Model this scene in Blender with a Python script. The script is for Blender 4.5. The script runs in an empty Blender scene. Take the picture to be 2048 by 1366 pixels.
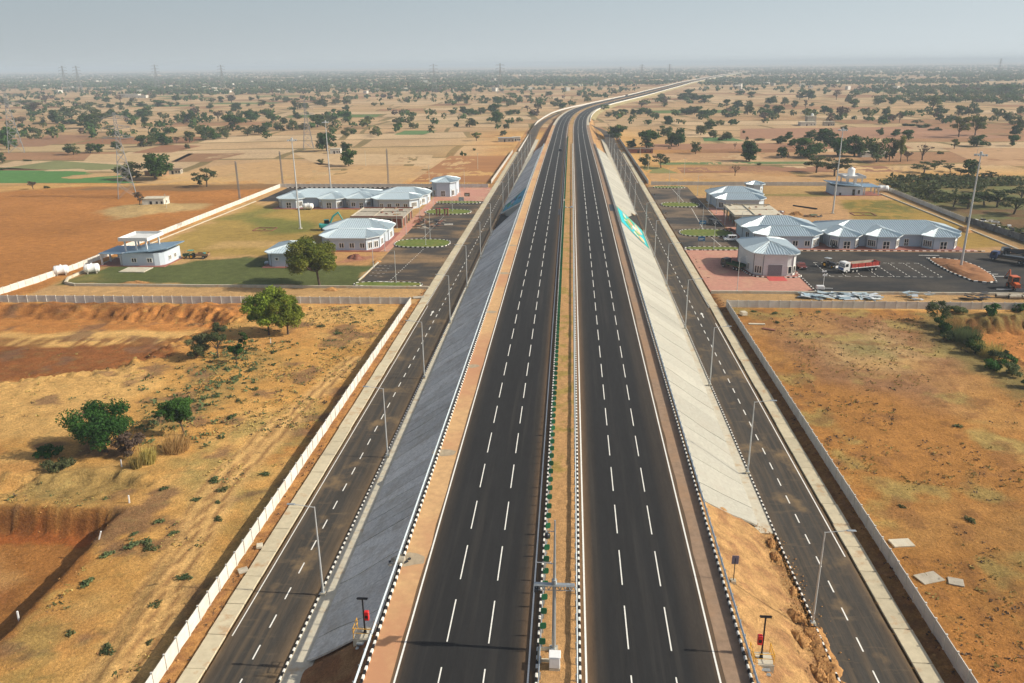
import bpy, bmesh, math, random
import numpy as np
from mathutils import Vector, Matrix

random.seed(7); rng = np.random.default_rng(7)
R = math.radians
SC = bpy.context.scene
COL = SC.collection

# ------------------------------------------------------------------ camera
YAW, PITCH, ROLL, CAMZ = -4.2187, 19.2022, 0.56, 56.0
def cam_axes():
    y, p, r = R(YAW), R(PITCH), R(ROLL)
    f = Vector((math.sin(y)*math.cos(p), math.cos(y)*math.cos(p), -math.sin(p)))
    rt = Vector((math.cos(y), -math.sin(y), 0)); up = rt.cross(f)
    return rt*math.cos(r)-up*math.sin(r), up*math.cos(r)+rt*math.sin(r), f
_r, _u, _f = cam_axes()
cd = bpy.data.cameras.new('camera'); cam = bpy.data.objects.new('camera', cd); COL.objects.link(cam)
cd.sensor_width = 36; cd.lens = 28.0; cd.clip_start = 0.5; cd.clip_end = 60000
M = Matrix((_r, _u, -_f)).transposed().to_4x4(); M.translation = (0, 0, CAMZ)
cam.matrix_world = M
SC.camera = cam

# ------------------------------------------------------------------ sky, sun, exposure
SUN_EL, SUN_AZ = R(33), R(91.7)          # the sun stands to the right of the road
w = bpy.data.worlds.new("World"); SC.world = w; w.use_nodes = True
nt = w.node_tree; nt.nodes.clear()
sky = nt.nodes.new('ShaderNodeTexSky'); sky.sky_type = 'NISHITA'; sky.sun_disc = False
sky.sun_elevation = SUN_EL; sky.sun_rotation = SUN_AZ
sky.altitude = 200; sky.air_density = 1.0; sky.dust_density = 5.0; sky.ozone_density = 2.0
bg = nt.nodes.new('ShaderNodeBackground'); bg.inputs['Strength'].default_value = 0.10
hs = nt.nodes.new('ShaderNodeHueSaturation'); hs.inputs['Saturation'].default_value = 0.75
wo = nt.nodes.new('ShaderNodeOutputWorld')
nt.links.new(sky.outputs[0], hs.inputs['Color'])
# dusty air veils the sky towards the horizon, all the way round
tc = nt.nodes.new('ShaderNodeTexCoord'); sp = nt.nodes.new('ShaderNodeSeparateXYZ'); nt.links.new(tc.outputs['Generated'], sp.inputs[0])
vm = nt.nodes.new('ShaderNodeMapRange'); vm.inputs[1].default_value = -.02; vm.inputs[2].default_value = .34; vm.inputs[3].default_value = .95; vm.inputs[4].default_value = 0.0; nt.links.new(sp.outputs['Z'], vm.inputs[0])
veil = nt.nodes.new('ShaderNodeMix'); veil.data_type = 'RGBA'; nt.links.new(vm.outputs[0], veil.inputs['Factor']); nt.links.new(hs.outputs[0], veil.inputs['A']); vr = nt.nodes.new('ShaderNodeMapRange'); vr.inputs[1].default_value = -.01; vr.inputs[2].default_value = .12; nt.links.new(sp.outputs['Z'], vr.inputs[0])
vc = nt.nodes.new('ShaderNodeMix'); vc.data_type = 'RGBA'; nt.links.new(vr.outputs[0], vc.inputs['Factor']); vc.inputs['A'].default_value = (6.1, 6.6, 6.75, 1); vc.inputs['B'].default_value = (4.95, 6.1, 6.9, 1); # dusty air glows more on the sun's side
dt_ = nt.nodes.new('ShaderNodeVectorMath'); dt_.operation = 'DOT_PRODUCT'; nt.links.new(tc.outputs['Generated'], dt_.inputs[0]); dt_.inputs[1].default_value = (math.sin(SUN_AZ), math.cos(SUN_AZ), 0)
dm = nt.nodes.new('ShaderNodeMapRange'); dm.inputs[1].default_value = -1; dm.inputs[2].default_value = 1; dm.inputs[3].default_value = .70; dm.inputs[4].default_value = 1.34; nt.links.new(dt_.outputs['Value'], dm.inputs[0])
vs = nt.nodes.new('ShaderNodeVectorMath'); vs.operation = 'SCALE'; nt.links.new(vc.outputs['Result'], vs.inputs[0]); nt.links.new(dm.outputs[0], vs.inputs['Scale']); nt.links.new(vs.outputs[0], veil.inputs['B'])
nt.links.new(veil.outputs['Result'], bg.inputs[0]); nt.links.new(bg.outputs[0], wo.inputs[0])
sd = bpy.data.lights.new('sun', 'SUN'); sd.energy = 5.0; sd.angle = R(0.55); sd.color = (1.0, 0.91, 0.75)
so = bpy.data.objects.new('sun', sd); COL.objects.link(so)
sv = Vector((math.cos(SUN_EL)*math.sin(SUN_AZ), math.cos(SUN_EL)*math.cos(SUN_AZ), math.sin(SUN_EL)))
so.rotation_euler = (-sv).to_track_quat('-Z', 'Y').to_euler(); so.location = (100, 0, 120)
SC.view_settings.view_transform = 'Standard'; SC.view_settings.look = 'None'
SC.view_settings.exposure = 0.15; SC.view_settings.gamma = 1; SC.view_settings.use_curve_mapping = False

# ------------------------------------------------------------------ helpers
def tag(o, label=None, cat=None, group=None, kind=None):
    if label: o['label'] = label
    if cat: o['category'] = cat
    if group: o['group'] = group
    if kind: o['kind'] = kind
    return o

def empty(name, loc, rz=0, label=None, cat=None, group=None):
    o = bpy.data.objects.new(name, None); COL.objects.link(o)
    o.empty_display_size = 0.3
    o.location = loc; o.rotation_euler = (0, 0, rz)
    return tag(o, label, cat, group)

def link(name, mesh, parent=None, loc=(0, 0, 0), rz=0):
    o = bpy.data.objects.new(name, mesh); COL.objects.link(o)
    o.parent = parent; o.location = loc; o.rotation_euler = (0, 0, rz)
    return o

def struct(o): o['kind'] = 'structure'; return o
def stuff(o): o['kind'] = 'stuff'; return o

def copy_tree(o, parent=None):
    c = o.copy(); COL.objects.link(c); c.parent = parent
    for ch in [x for x in o.children]: copy_tree(ch, c)
    return c

class MB:
    """collects simple solids and builds one mesh"""
    def __init__(s): s.v = []; s.f = []; s.m = []; s.sm = []
    def add(s, verts, faces, m=0, smooth=False):
        b = len(s.v); s.v += [tuple(p) for p in verts]
        for fc in faces: s.f.append([i+b for i in fc]); s.m.append(m); s.sm.append(smooth)
        return s
    def box(s, x, y, z, sx, sy, sz, m=0, rz=0, bev=0.0):
        """centre x,y, bottom z"""
        c, n = math.cos(rz), math.sin(rz); V = []
        if bev <= 0:
            for dz in (0, sz):
                for dx, dy in ((-1,-1),(1,-1),(1,1),(-1,1)):
                    a, b = dx*sx/2, dy*sy/2
                    V.append((x+a*c-b*n, y+a*n+b*c, z+dz))
            F = [(3,2,1,0),(4,5,6,7),(0,1,5,4),(1,2,6,5),(2,3,7,6),(3,0,4,7)]
        else:
            rings = ((0, bev), (bev, 0), (sz-bev, 0), (sz, bev))
            for dz, ins in rings:
                for dx, dy, kx, ky in ((-1,-1,1,0),(1,-1,-1,0),(1,-1,0,1),(1,1,0,-1),(1,1,-1,0),(-1,1,1,0),(-1,1,0,-1),(-1,-1,0,1)):
                    a = dx*(sx/2-ins)+kx*bev*(1 if not ins else .4); b = dy*(sy/2-ins)+ky*bev*(1 if not ins else .4)
                    V.append((x+a*c-b*n, y+a*n+b*c, z+dz))
            F = [tuple(range(7, -1, -1)), tuple(range(24, 32))]
            for k in range(3):
                for i in range(8): F.append((k*8+i, k*8+(i+1) % 8, k*8+8+(i+1) % 8, k*8+8+i))
        return s.add(V, F, m)
    def bar(s, p, q, r0, r1=None, n=6, m=0, smooth=True, caps=True):
        p, q = Vector(p), Vector(q); r1 = r0 if r1 is None else r1
        d = (q-p).normalized(); a = d.orthogonal().normalized() if abs(d.z) < .99 else Vector((1, 0, 0)); a = (a-d*a.dot(d)).normalized(); b = d.cross(a)
        V = []
        for c, r in ((p, r0), (q, r1)):
            for i in range(n):
                t = 2*math.pi*i/n+math.pi/n; V.append(c+(a*math.cos(t)+b*math.sin(t))*r)
        F = [(i, (i+1) % n, n+(i+1) % n, n+i) for i in range(n)]
        s.add(V, F, m, smooth)
        if caps: s.add(V, [tuple(range(n-1, -1, -1)), tuple(range(n, 2*n))], m)
        return s
    def poly(s, pts, m=0): return s.add(pts, [tuple(range(len(pts)))], m)
    def prism(s, p2, z0, z1, m=0, top=True, bottom=True):
        n = len(p2)
        V = [(x, y, z0) for x, y in p2]+[(x, y, z1) for x, y in p2]
        F = [(i, (i+1) % n, n+(i+1) % n, n+i) for i in range(n)]
        if top: F.append(tuple(range(n, 2*n)))
        if bottom: F.append(tuple(range(n-1, -1, -1)))
        return s.add(V, F, m)
    def lathe(s, x, y, prof, n=16, m=0, smooth=True):
        V = [(x+r*math.cos(2*math.pi*i/n), y+r*math.sin(2*math.pi*i/n), z) for r, z in prof for i in range(n)]
        F = [(k*n+i, k*n+(i+1) % n, (k+1)*n+(i+1) % n, (k+1)*n+i) for k in range(len(prof)-1) for i in range(n)]
        return s.add(V, F, m, smooth)
    def mesh(s, name, mats):
        me = bpy.data.meshes.new(name); me.from_pydata(s.v, [], s.f)
        for mm in (mats if isinstance(mats, (list, tuple)) else [mats]): me.materials.append(mm)
        me.polygons.foreach_set('material_index', s.m); me.polygons.foreach_set('use_smooth', s.sm)
        me.update(); return me
    def build(s, name, mats, parent=None, loc=(0, 0, 0), rz=0): return link(name, s.mesh(name, mats), parent, loc, rz)

def grid_mesh(name, V, nx, ny, mats, colors=None, smooth=True):
    """V (ny*nx,3) row-major"""
    me = bpy.data.meshes.new(name)
    i = np.arange(nx-1); j = np.arange(ny-1); I, J = np.meshgrid(i, j); a = (J*nx+I).ravel()
    Q = np.stack([a, a+1, a+nx+1, a+nx], 1).astype(np.int32)
    raw_mesh(me, V, Q, smooth)
    for mm in mats: me.materials.append(mm)
    if colors is not None:
        at = me.color_attributes.new('Col', 'FLOAT_COLOR', 'POINT')
        at.data.foreach_set('color', np.ascontiguousarray(colors, dtype=np.float32).ravel())
    return me

def raw_mesh(me, V, Q, smooth=False):
    n, k = Q.shape
    me.vertices.add(len(V)); me.vertices.foreach_set('co', np.ascontiguousarray(V, dtype=np.float32).ravel())
    me.loops.add(n*k); me.loops.foreach_set('vertex_index', np.ascontiguousarray(Q, dtype=np.int32).ravel())
    me.polygons.add(n); me.polygons.foreach_set('loop_start', np.arange(0, n*k, k, dtype=np.int32))
    me.update(calc_edges=True); me.validate()
    me.polygons.foreach_set('use_smooth', np.full(len(me.polygons), smooth))

# value noise (numpy)
_perm = rng.random((256, 256))
def vnoise(x, y):
    xi = np.floor(x).astype(int); yi = np.floor(y).astype(int); fx = x-xi; fy = y-yi
    fx = fx*fx*(3-2*fx); fy = fy*fy*(3-2*fy)
    g = lambda a, b: _perm[a & 255, b & 255]
    return (g(xi, yi)*(1-fx)+g(xi+1, yi)*fx)*(1-fy)+(g(xi, yi+1)*(1-fx)+g(xi+1, yi+1)*fx)*fy
def fbm(x, y, o=4, s=1.0):
    t = 0; a = .5; n = 0
    for k in range(o): t = t+a*vnoise(x*s+17.3*k, y*s-9.1*k); n += a; a *= .5; s *= 2.03
    return t/n
def sst(a, b, x): t = np.clip((x-a)/(b-a), 0, 1); return t*t*(3-2*t)
def inpoly(x, y, P):
    c = np.zeros(x.shape, bool); n = len(P)
    for i in range(n):
        x0, y0 = P[i]; x1, y1 = P[(i+1) % n]
        if y0 == y1: continue
        t = ((y0 > y) != (y1 > y)) & (x < (x1-x0)*(y-y0)/(y1-y0)+x0); c ^= t
    return c
def pdist(x, y, P):
    """signed distance to a polygon, negative inside"""
    d = np.full(x.shape, 1e9); n = len(P)
    for i in range(n):
        ax, ay = P[i]; bx, by = P[(i+1) % n]; L = (bx-ax)**2+(by-ay)**2+1e-9
        t = np.clip(((x-ax)*(bx-ax)+(y-ay)*(by-ay))/L, 0, 1)
        d = np.minimum(d, np.hypot(x-ax-t*(bx-ax), y-ay-t*(by-ay)))
    return np.where(inpoly(x, y, P), -d, d)

# ------------------------------------------------------------------ materials
def new_mat(name):
    m = bpy.data.materials.new(name); m.use_nodes = True
    n = m.node_tree.nodes; return m, n, m.node_tree.links, n['Principled BSDF']

def mat(name, col, rough=.8, metal=0, var=.25, scale=3.0, bump=0.0, bscale=None, spec=.3, world=True, dirt=None, stretch=None, objvar=0.0):
    """base colour broken up by two octaves of noise, optional dirt colour, optional bump"""
    m, n, l, b = new_mat(name)
    b.inputs['Roughness'].default_value = rough; b.inputs['Metallic'].default_value = metal
    b.inputs['Specular IOR Level'].default_value = spec
    src = n.new('ShaderNodeNewGeometry').outputs['Position'] if world else n.new('ShaderNodeTexCoord').outputs['Object']
    if stretch:
        mp = n.new('ShaderNodeMapping'); mp.inputs['Scale'].default_value = stretch; l.new(src, mp.inputs[0]); src = mp.outputs[0]
    nz = n.new('ShaderNodeTexNoise'); nz.inputs['Scale'].default_value = scale; nz.inputs['Detail'].default_value = 6; nz.inputs['Roughness'].default_value = .65
    l.new(src, nz.inputs['Vector'])
    mr = n.new('ShaderNodeMapRange'); mr.inputs[1].default_value = .3; mr.inputs[2].default_value = .7
    mr.inputs[3].default_value = 1-var; mr.inputs[4].default_value = 1+var; l.new(nz.outputs['Fac'], mr.inputs[0])
    mx = n.new('ShaderNodeVectorMath'); mx.operation = 'SCALE'; mx.inputs[0].default_value = col; l.new(mr.outputs[0], mx.inputs['Scale'])
    out = mx.outputs[0]
    if objvar:
        oi = n.new('ShaderNodeObjectInfo'); r2 = n.new('ShaderNodeMapRange'); r2.inputs[3].default_value = 1-objvar; r2.inputs[4].default_value = 1+objvar
        l.new(oi.outputs['Random'], r2.inputs[0]); m3 = n.new('ShaderNodeVectorMath'); m3.operation = 'SCALE'
        l.new(out, m3.inputs[0]); l.new(r2.outputs[0], m3.inputs['Scale']); out = m3.outputs[0]
    if dirt:
        dcol, dscale, lo, hi = dirt
        n2 = n.new('ShaderNodeTexNoise'); n2.inputs['Scale'].default_value = dscale; n2.inputs['Detail'].default_value = 7; n2.inputs['Roughness'].default_value = .7; l.new(src, n2.inputs['Vector'])
        m2 = n.new('ShaderNodeMapRange'); m2.inputs[1].default_value = lo; m2.inputs[2].default_value = hi; l.new(n2.outputs['Fac'], m2.inputs[0])
        mm = n.new('ShaderNodeMix'); mm.data_type = 'RGBA'; l.new(m2.outputs[0], mm.inputs['Factor']); l.new(out, mm.inputs['A']); mm.inputs['B'].default_value = (*dcol, 1); out = mm.outputs['Result']
    l.new(out, b.inputs['Base Color'])
    if bump:
        nb = n.new('ShaderNodeTexNoise'); nb.inputs['Scale'].default_value = bscale or scale*6; nb.inputs['Detail'].default_value = 5; l.new(src, nb.inputs['Vector'])
        bp = n.new('ShaderNodeBump'); bp.inputs['Strength'].default_value = bump; bp.inputs['Distance'].default_value = .08; l.new(nb.outputs['Fac'], bp.inputs['Height']); l.new(bp.outputs[0], b.inputs['Normal'])
    return m

def attr_mat(name, rough=.9, var=.2, scales=(1.2, 9.0), stretch=None, bump=.3, bscale=6.0, bdist=.08, spec=.2, dusts=()):
    """colour from the 'Col' attribute, broken up by noise"""
    m, n, l, b = new_mat(name)
    b.inputs['Roughness'].default_value = rough; b.inputs['Specular IOR Level'].default_value = spec
    at = n.new('ShaderNodeAttribute'); at.attribute_name = 'Col'
    src = n.new('ShaderNodeNewGeometry').outputs['Position']
    if stretch:
        mp = n.new('ShaderNodeMapping'); mp.inputs['Scale'].default_value = stretch; l.new(src, mp.inputs[0]); src = mp.outputs[0]
    out = at.outputs['Color']
    for sc in scales:
        nz = n.new('ShaderNodeTexNoise'); nz.inputs['Scale'].default_value = sc; nz.inputs['Detail'].default_value = 5; nz.inputs['Roughness'].default_value = .6; l.new(src, nz.inputs['Vector'])
        mr = n.new('ShaderNodeMapRange'); mr.inputs[1].default_value = .3; mr.inputs[2].default_value = .7; mr.inputs[3].default_value = 1-var; mr.inputs[4].default_value = 1+var; l.new(nz.outputs['Fac'], mr.inputs[0])
        mx = n.new('ShaderNodeVectorMath'); mx.operation = 'SCALE'; l.new(out, mx.inputs[0]); l.new(mr.outputs[0], mx.inputs['Scale']); out = mx.outputs[0]
    for dcol, dst, lo, hi, amt in dusts:
        mp = n.new('ShaderNodeMapping'); mp.inputs['Scale'].default_value = dst; l.new(n.new('ShaderNodeNewGeometry').outputs['Position'], mp.inputs[0])
        nd = n.new('ShaderNodeTexNoise'); nd.inputs['Scale'].default_value = 1; nd.inputs['Detail'].default_value = 7; nd.inputs['Roughness'].default_value = .62; l.new(mp.outputs[0], nd.inputs['Vector'])
        md = n.new('ShaderNodeMapRange'); md.inputs[1].default_value = lo; md.inputs[2].default_value = hi; md.inputs[4].default_value = amt; l.new(nd.outputs['Fac'], md.inputs[0])
        mm = n.new('ShaderNodeMix'); mm.data_type = 'RGBA'; l.new(md.outputs[0], mm.inputs['Factor']); l.new(out, mm.inputs['A']); mm.inputs['B'].default_value = (*dcol, 1); out = mm.outputs['Result']
    l.new(out, b.inputs['Base Color'])
    if bump:
        nb = n.new('ShaderNodeTexNoise'); nb.inputs['Scale'].default_value = bscale; nb.inputs['Detail'].default_value = 6; nb.inputs['Roughness'].default_value = .65; l.new(src, nb.inputs['Vector'])
        bp = n.new('ShaderNodeBump'); bp.inputs['Strength'].default_value = bump; bp.inputs['Distance'].default_value = bdist; l.new(nb.outputs['Fac'], bp.inputs['Height']); l.new(bp.outputs[0], b.inputs['Normal'])
    return m

MT = {}
MT['white'] = mat('white_paint', (.75, .74, .70), .6, var=.08, scale=1.5, dirt=((.45, .36, .24), .8, .62, .8))
MT['kerbwhite'] = mat('kerb_white', (.74, .72, .66), .7, var=.1, scale=4)
MT['kerbblack'] = mat('kerb_black', (.012, .012, .013), .6, var=.3, scale=4)
MT['mark'] = mat('road_marking', (.78, .77, .72), .6, var=.12, scale=5)
MT['conc'] = mat('pale_concrete', (.52, .48, .38), .85, var=.12, scale=1.3, bump=.15, dirt=((.42, .27, .13), .45, .52, .75))
MT['slab'] = mat('cover_slab_concrete', (.50, .44, .31), .85, var=.12, scale=1.2, bump=.15, dirt=((.40, .22, .10), .35, .55, .72), objvar=.07)
MT['slopeconc'] = mat('slope_concrete', (.365, .355, .305), .9, var=.16, scale=2.2, bump=.6, bscale=9, objvar=.10, dirt=((.34, .315, .265), .25, .48, .8))
MT['slopegrey'] = mat('slope_stone_grey', (.72, .685, .62), .9, var=.22, scale=2.6, bump=.9, bscale=6, objvar=.17, dirt=((.46, .40, .32), .35, .48, .75))
MT['wall'] = mat('precast_concrete', (.60, .58, .53), .85, var=.10, scale=1.0, bump=.15, objvar=.06, dirt=((.42, .36, .28), .4, .55, .85))
MT['galv'] = mat('galvanised_steel', (.42, .46, .48), .45, metal=.6, var=.1, scale=2, spec=.5)
MT['rail'] = mat('guardrail_steel', (.58, .66, .70), .45, metal=.35, var=.08, scale=2, spec=.5)
MT['pole'] = mat('grey_pole', (.50, .52, .52), .45, metal=.3, var=.06, scale=2, spec=.5)
MT['darksteel'] = mat('dark_steel', (.03, .032, .035), .5, var=.2, scale=3)
MT['black'] = mat('black_paint', (.012, .012, .014), .45, var=.2, scale=3)
MT['green'] = mat('anti_glare_green', (.012, .13, .055), .5, var=.12, scale=3)
MT['roof'] = mat('roof_sheet', (.50, .60, .65), .36, metal=.25, var=.06, scale=.6, spec=.5)
MT['fascia'] = mat('roof_fascia', (.50, .55, .56), .5, var=.05)
MT['bwall'] = mat('building_wall', (.46, .53, .60), .8, var=.05, scale=.7, dirt=((.40, .36, .32), .35, .6, .95))
MT['bwhite'] = mat('building_white', (.60, .61, .61), .8, var=.06, scale=.7, dirt=((.45, .38, .30), .5, .6, .9))
MT['glass'] = mat('dark_glass', (.012, .015, .018), .12, var=.1, spec=.6)
MT['shutter'] = mat('grey_shutter', (.20, .21, .23), .5, metal=.3, var=.08, stretch=(1, 1, 6))
MT['brick'] = mat('raw_brick', (.22, .085, .055), .9, var=.3, scale=3, bump=.3, dirt=((.30, .25, .20), .6, .55, .8))
MT['rawconc'] = mat('raw_concrete', (.40, .36, .29), .9, var=.18, scale=.8, bump=.25, dirt=((.22, .18, .13), .35, .5, .75))
MT['redtile'] = mat('red_plinth', (.30, .115, .085), .7, var=.12, scale=2)
MT['paver'] = mat('red_paver', (.46, .225, .165), .85, var=.16, scale=.9, bump=.2, bscale=12, dirt=((.50, .34, .21), .12, .5, .75), objvar=.05)
MT['tan_paver'] = mat('tan_paver', (.53, .33, .16), .9, var=.16, scale=1.2, bump=.3, bscale=14, dirt=((.46, .235, .125), .05, .45, .62))
MT['brown_paver'] = mat('brown_paver', (.27, .185, .125), .9, var=.18, scale=1.2, bump=.3, bscale=14, dirt=((.34, .20, .11), .08, .45, .7))
MT['darkred'] = mat('dark_red_paint', (.13, .03, .025), .45, var=.1)
MT['stained'] = mat('stained_concrete', (.17, .17, .17), .9, var=.3, scale=.8, dirt=((.05, .05, .05), .5, .45, .7))
MT['tank'] = mat('white_tank', (.78, .79, .78), .4, var=.04, spec=.4)
MT['rubber'] = mat('rubber', (.018, .018, .018), .8, var=.15)
MT['rim'] = mat('wheel_rim', (.45, .43, .40), .5, var=.1)
MT['teal'] = mat('teal_paint', (.02, .30, .27), .4, var=.1, spec=.5)
MT['red'] = mat('red_paint', (.42, .045, .03), .45, var=.15, scale=2, spec=.5)
MT['hotred'] = mat('bright_red_paint', (.62, .02, .02), .4, var=.05, spec=.5)
MT['orange'] = mat('orange_paint', (.55, .11, .025), .45, var=.12, spec=.5)
MT['yellow'] = mat('yellow_paint', (.70, .36, .03), .5, var=.06)
MT['blue'] = mat('blue_paint', (.05, .12, .30), .4, var=.1, spec=.5)
MT['navy'] = mat('navy_paint', (.03, .05, .12), .4, var=.12, spec=.5)
MT['vwhite'] = mat('vehicle_white', (.74, .75, .75), .35, var=.05, spec=.5)
MT['vdark'] = mat('vehicle_dark', (.025, .028, .034), .4, var=.15, spec=.5)
MT['vgreen'] = mat('tractor_green', (.025, .075, .035), .5, var=.15)
MT['wood'] = mat('raw_timber', (.28, .17, .09), .85, var=.25, scale=4)
MT['sheet'] = mat('bare_metal_sheet', (.46, .55, .58), .35, metal=.4, var=.15, scale=2, spec=.5, objvar=.25)
MT['solar'] = mat('solar_cell', (.012, .018, .045), .15, var=.1, spec=.6)
MT['signblue'] = mat('sign_blue', (.03, .14, .30), .5, var=.05)
MT['soil'] = mat('loose_soil', (.42, .225, .08), .95, var=.32, scale=2.5, bump=1., bscale=4, dirt=((.24, .11, .04), 1.2, .45, .7))
MT['darksoil'] = mat('dark_soil', (.20, .10, .05), .95, var=.3, scale=1.5, bump=.8, bscale=5)
MT['farmwall'] = mat('farm_plaster', (.58, .56, .50), .85, var=.12, scale=.8, dirt=((.32, .24, .16), .6, .52, .8))
MT['thatch'] = mat('thatch', (.14, .10, .07), .95, var=.3, scale=2)
MT['bark'] = mat('bark', (.085, .06, .042), .95, var=.25, scale=2, world=False)
# ------------------------------------------------------------------ haze: one closed box of even air round the whole scene
def haze():
    b = MB(); b.box(0, 13000, -6, 44000, 30000, 86)
    m = bpy.data.materials.new('haze'); m.use_nodes = True
    n = m.node_tree.nodes; n.clear()
    pv = n.new('ShaderNodeVolumePrincipled'); pv.inputs['Color'].default_value = (.72, .83, .94, 1)
    pv.inputs['Density'].default_value = HAZE; pv.inputs['Anisotropy'].default_value = 0.0
    o = n.new('ShaderNodeOutputMaterial'); m.node_tree.links.new(pv.outputs[0], o.inputs['Volume'])
    stuff(b.build('haze', m))
HAZE = 0.00019
haze()

# ------------------------------------------------------------------ road line: centre of the expressway by distance Y
_PY = np.array([-200, 0, 600, 740, 820, 900, 1015, 1140, 1299, 1507, 1842, 2033, 2364, 2987, 4200, 9000.])
_PX = np.array([-.45, -.45, -.45, -.1, 1.2, 4.1, 13.4, 34.9, 73.5, 124.1, 198.7, 243.4, 314.9, 473.2, 800, 2300.])
_ZY = np.array([-200, 0, 290, 380, 460, 540, 640, 760, 900, 1100, 1400, 20000.])
_ZZ = np.array([3.8, 4.8, 6.4, 6.3, 5.4, 4.1, 3.0, 2.4, 2.3, 2.6, 2.4, 2.4])
def _smooth(X, Y):
    q = np.arange(X[0], 5200, 10.); v = np.interp(q, X, Y)
    for _ in range(3):
        k = np.ones(9)/9; vv = np.convolve(np.pad(v, 4, 'edge'), k, 'valid'); far = q > 420 if Y is _PX else q > 200
        v = np.where(far, vv, v)
    return q, v
_qx, _vx = _smooth(_PY, _PX); _qz, _vz = _smooth(_ZY, _ZZ)
def cx(Y): return np.interp(Y, _qx, _vx)
def zr(Y): return np.interp(Y, _qz, _vz)
def road_pt(Y, o, dz=0.):
    """point at lateral offset o from the centre line, dz above the carriageway"""
    Y = np.asarray(Y, float); d = 2.; tx = (cx(Y+d)-cx(Y-d))/(2*d); L = np.sqrt(1+tx*tx)
    return np.stack([cx(Y)+o/L, Y-o*tx/L, zr(Y)+dz], -1)
def ysteps(a, b):
    out = [a]; 
    while out[-1] < b:
        y = out[-1]; out.append(min(b, y+(4 if y < 800 else 8 if y < 1500 else 25)))
    return np.array(out)
def strip(name, offs, dzs, Y0, Y1, material, cols=None, absz=False, ystep=None, jag=None, parent=None):
    ys = ysteps(Y0, Y1) if ystep is None else np.arange(Y0, Y1+ystep*.5, ystep)
    rows = []
    for o, dz in zip(offs, dzs):
        oo = o if jag is None else o+jag(ys, o)
        p = road_pt(ys, oo, dz)
        if absz: p[:, 2] = dz
        rows.append(p)
    V = np.stack(rows, 1).reshape(-1, 3)
    C = None
    if cols is not None:
        C = np.ones((len(ys), len(offs), 4)); C[:, :, :3] = np.array(cols)[None]
        C = C.reshape(-1, 4)
    o = link(name, grid_mesh(name, V, len(offs), len(ys), [material], C, smooth=False), parent)
    return struct(o) if parent is None else o

# ------------------------------------------------------------------ ground: one sheet to the horizon
def axis(segs):
    out = []
    for a, b, s in segs: out.append(np.arange(a, b, s))
    return np.concatenate(out)
def geo(a, b, s0, g):
    o = [a]; s = s0
    while o[-1] < b: o.append(o[-1]+s); s *= g
    return np.array(o)
gx = np.concatenate([-geo(205, 21000, 3, 1.12)[::-1], np.arange(-203.5, -112, 1.5), np.arange(-111.5, 111, .6), np.arange(111.5, 204, 1.5), geo(205, 21000, 3, 1.12)])
gy = np.concatenate([np.arange(-60, 40, 10), np.arange(42, 196, .55), np.arange(196, 400, 1.2), np.arange(400, 620, 4), geo(620, 27500, 6, 1.10)])
GX, GY = np.meshgrid(gx, gy)
nz1 = fbm(GX, GY, 4, .06); nz2 = fbm(GX+90, GY, 4, .35); nz3 = fbm(GX, GY+300, 3, 1.1)
wx = GX+(fbm(GX+40, GY, 3, .12)-.5)*7+(nz2-.5)*2.2; wy = GY+(fbm(GX, GY-77, 3, .12)-.5)*7+(nz3-.5)*1.6
C = np.ones(GX.shape+(4,))
def base(c): C[..., :3] = c
base((.49, .262, .075))
def blend(mask, c):
    C[..., :3] = C[..., :3]*(1-mask[..., None])+np.array(c)*mask[..., None]
def zone(P, c, soft=1.5, warp=True, amt=1.0, nz=None):
    x, y = (wx, wy) if warp else (GX, GY)
    m = sst(soft, -soft, pdist(x, y, P))*amt
    if nz is not None: m = m*nz
    blend(m, c)
PALE = (.57, .345, .12); ORA = (.42, .18, .05); TILL = (.24, .09, .028); OCH = (.33, .155, .042); DRY = (.30, .225, .075); PURP = (.21, .12, .075); OLIVE = (.17, .145, .055)
left = GX < -38; right = GX > 38
blend(sst(.42, .62, nz1)*.7, PALE)
blend(sst(.50, .66, fbm(GX, GY, 4, .09))*left*.5, ORA)
# right near field: ochre stubble, purple-brown tilled rings, olive specks
zone([(37, 20), (37, 187.5), (82, 187), (80, 150), (95, 130), (160, 120), (200, 20)], OCH, 1.0, False)
zone([(42, 172), (60, 184), (83, 176), (80, 150), (66, 128), (48, 140)], PURP, 5, True, .6)
zone([(52, 165), (70, 172), (74, 158), (66, 146), (54, 150)], (.40, .27, .12), 5, True, .9)
zone([(57, 163), (67, 164), (66, 155), (58, 156)], OLIVE, 3, True, .8)
rr = right & (GY < 187.5)
blend(sst(.50, .72, fbm(GX, GY, 5, .055))*rr*.55, (.42, .23, .075))
blend(sst(.55, .70, fbm(GX+200, GY, 5, .12))*rr*.8, DRY)
blend(sst(.58, .70, nz2)*rr*.55, (.20, .095, .036))
blend((np.sin(GX*5.2+GY*.9+nz1*9) > .25)*(nz2 > .48)*sst(120, 150, GY)*rr*.22, (.16, .08, .05))
zone([(40, 60), (41, 74), (60, 62), (90, 75), (90, 45), (40, 45)], ORA, 4, True, .6)
zone([(60, 92), (78, 104), (100, 96), (96, 84), (70, 84)], OLIVE, 5, True, .6)
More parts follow.
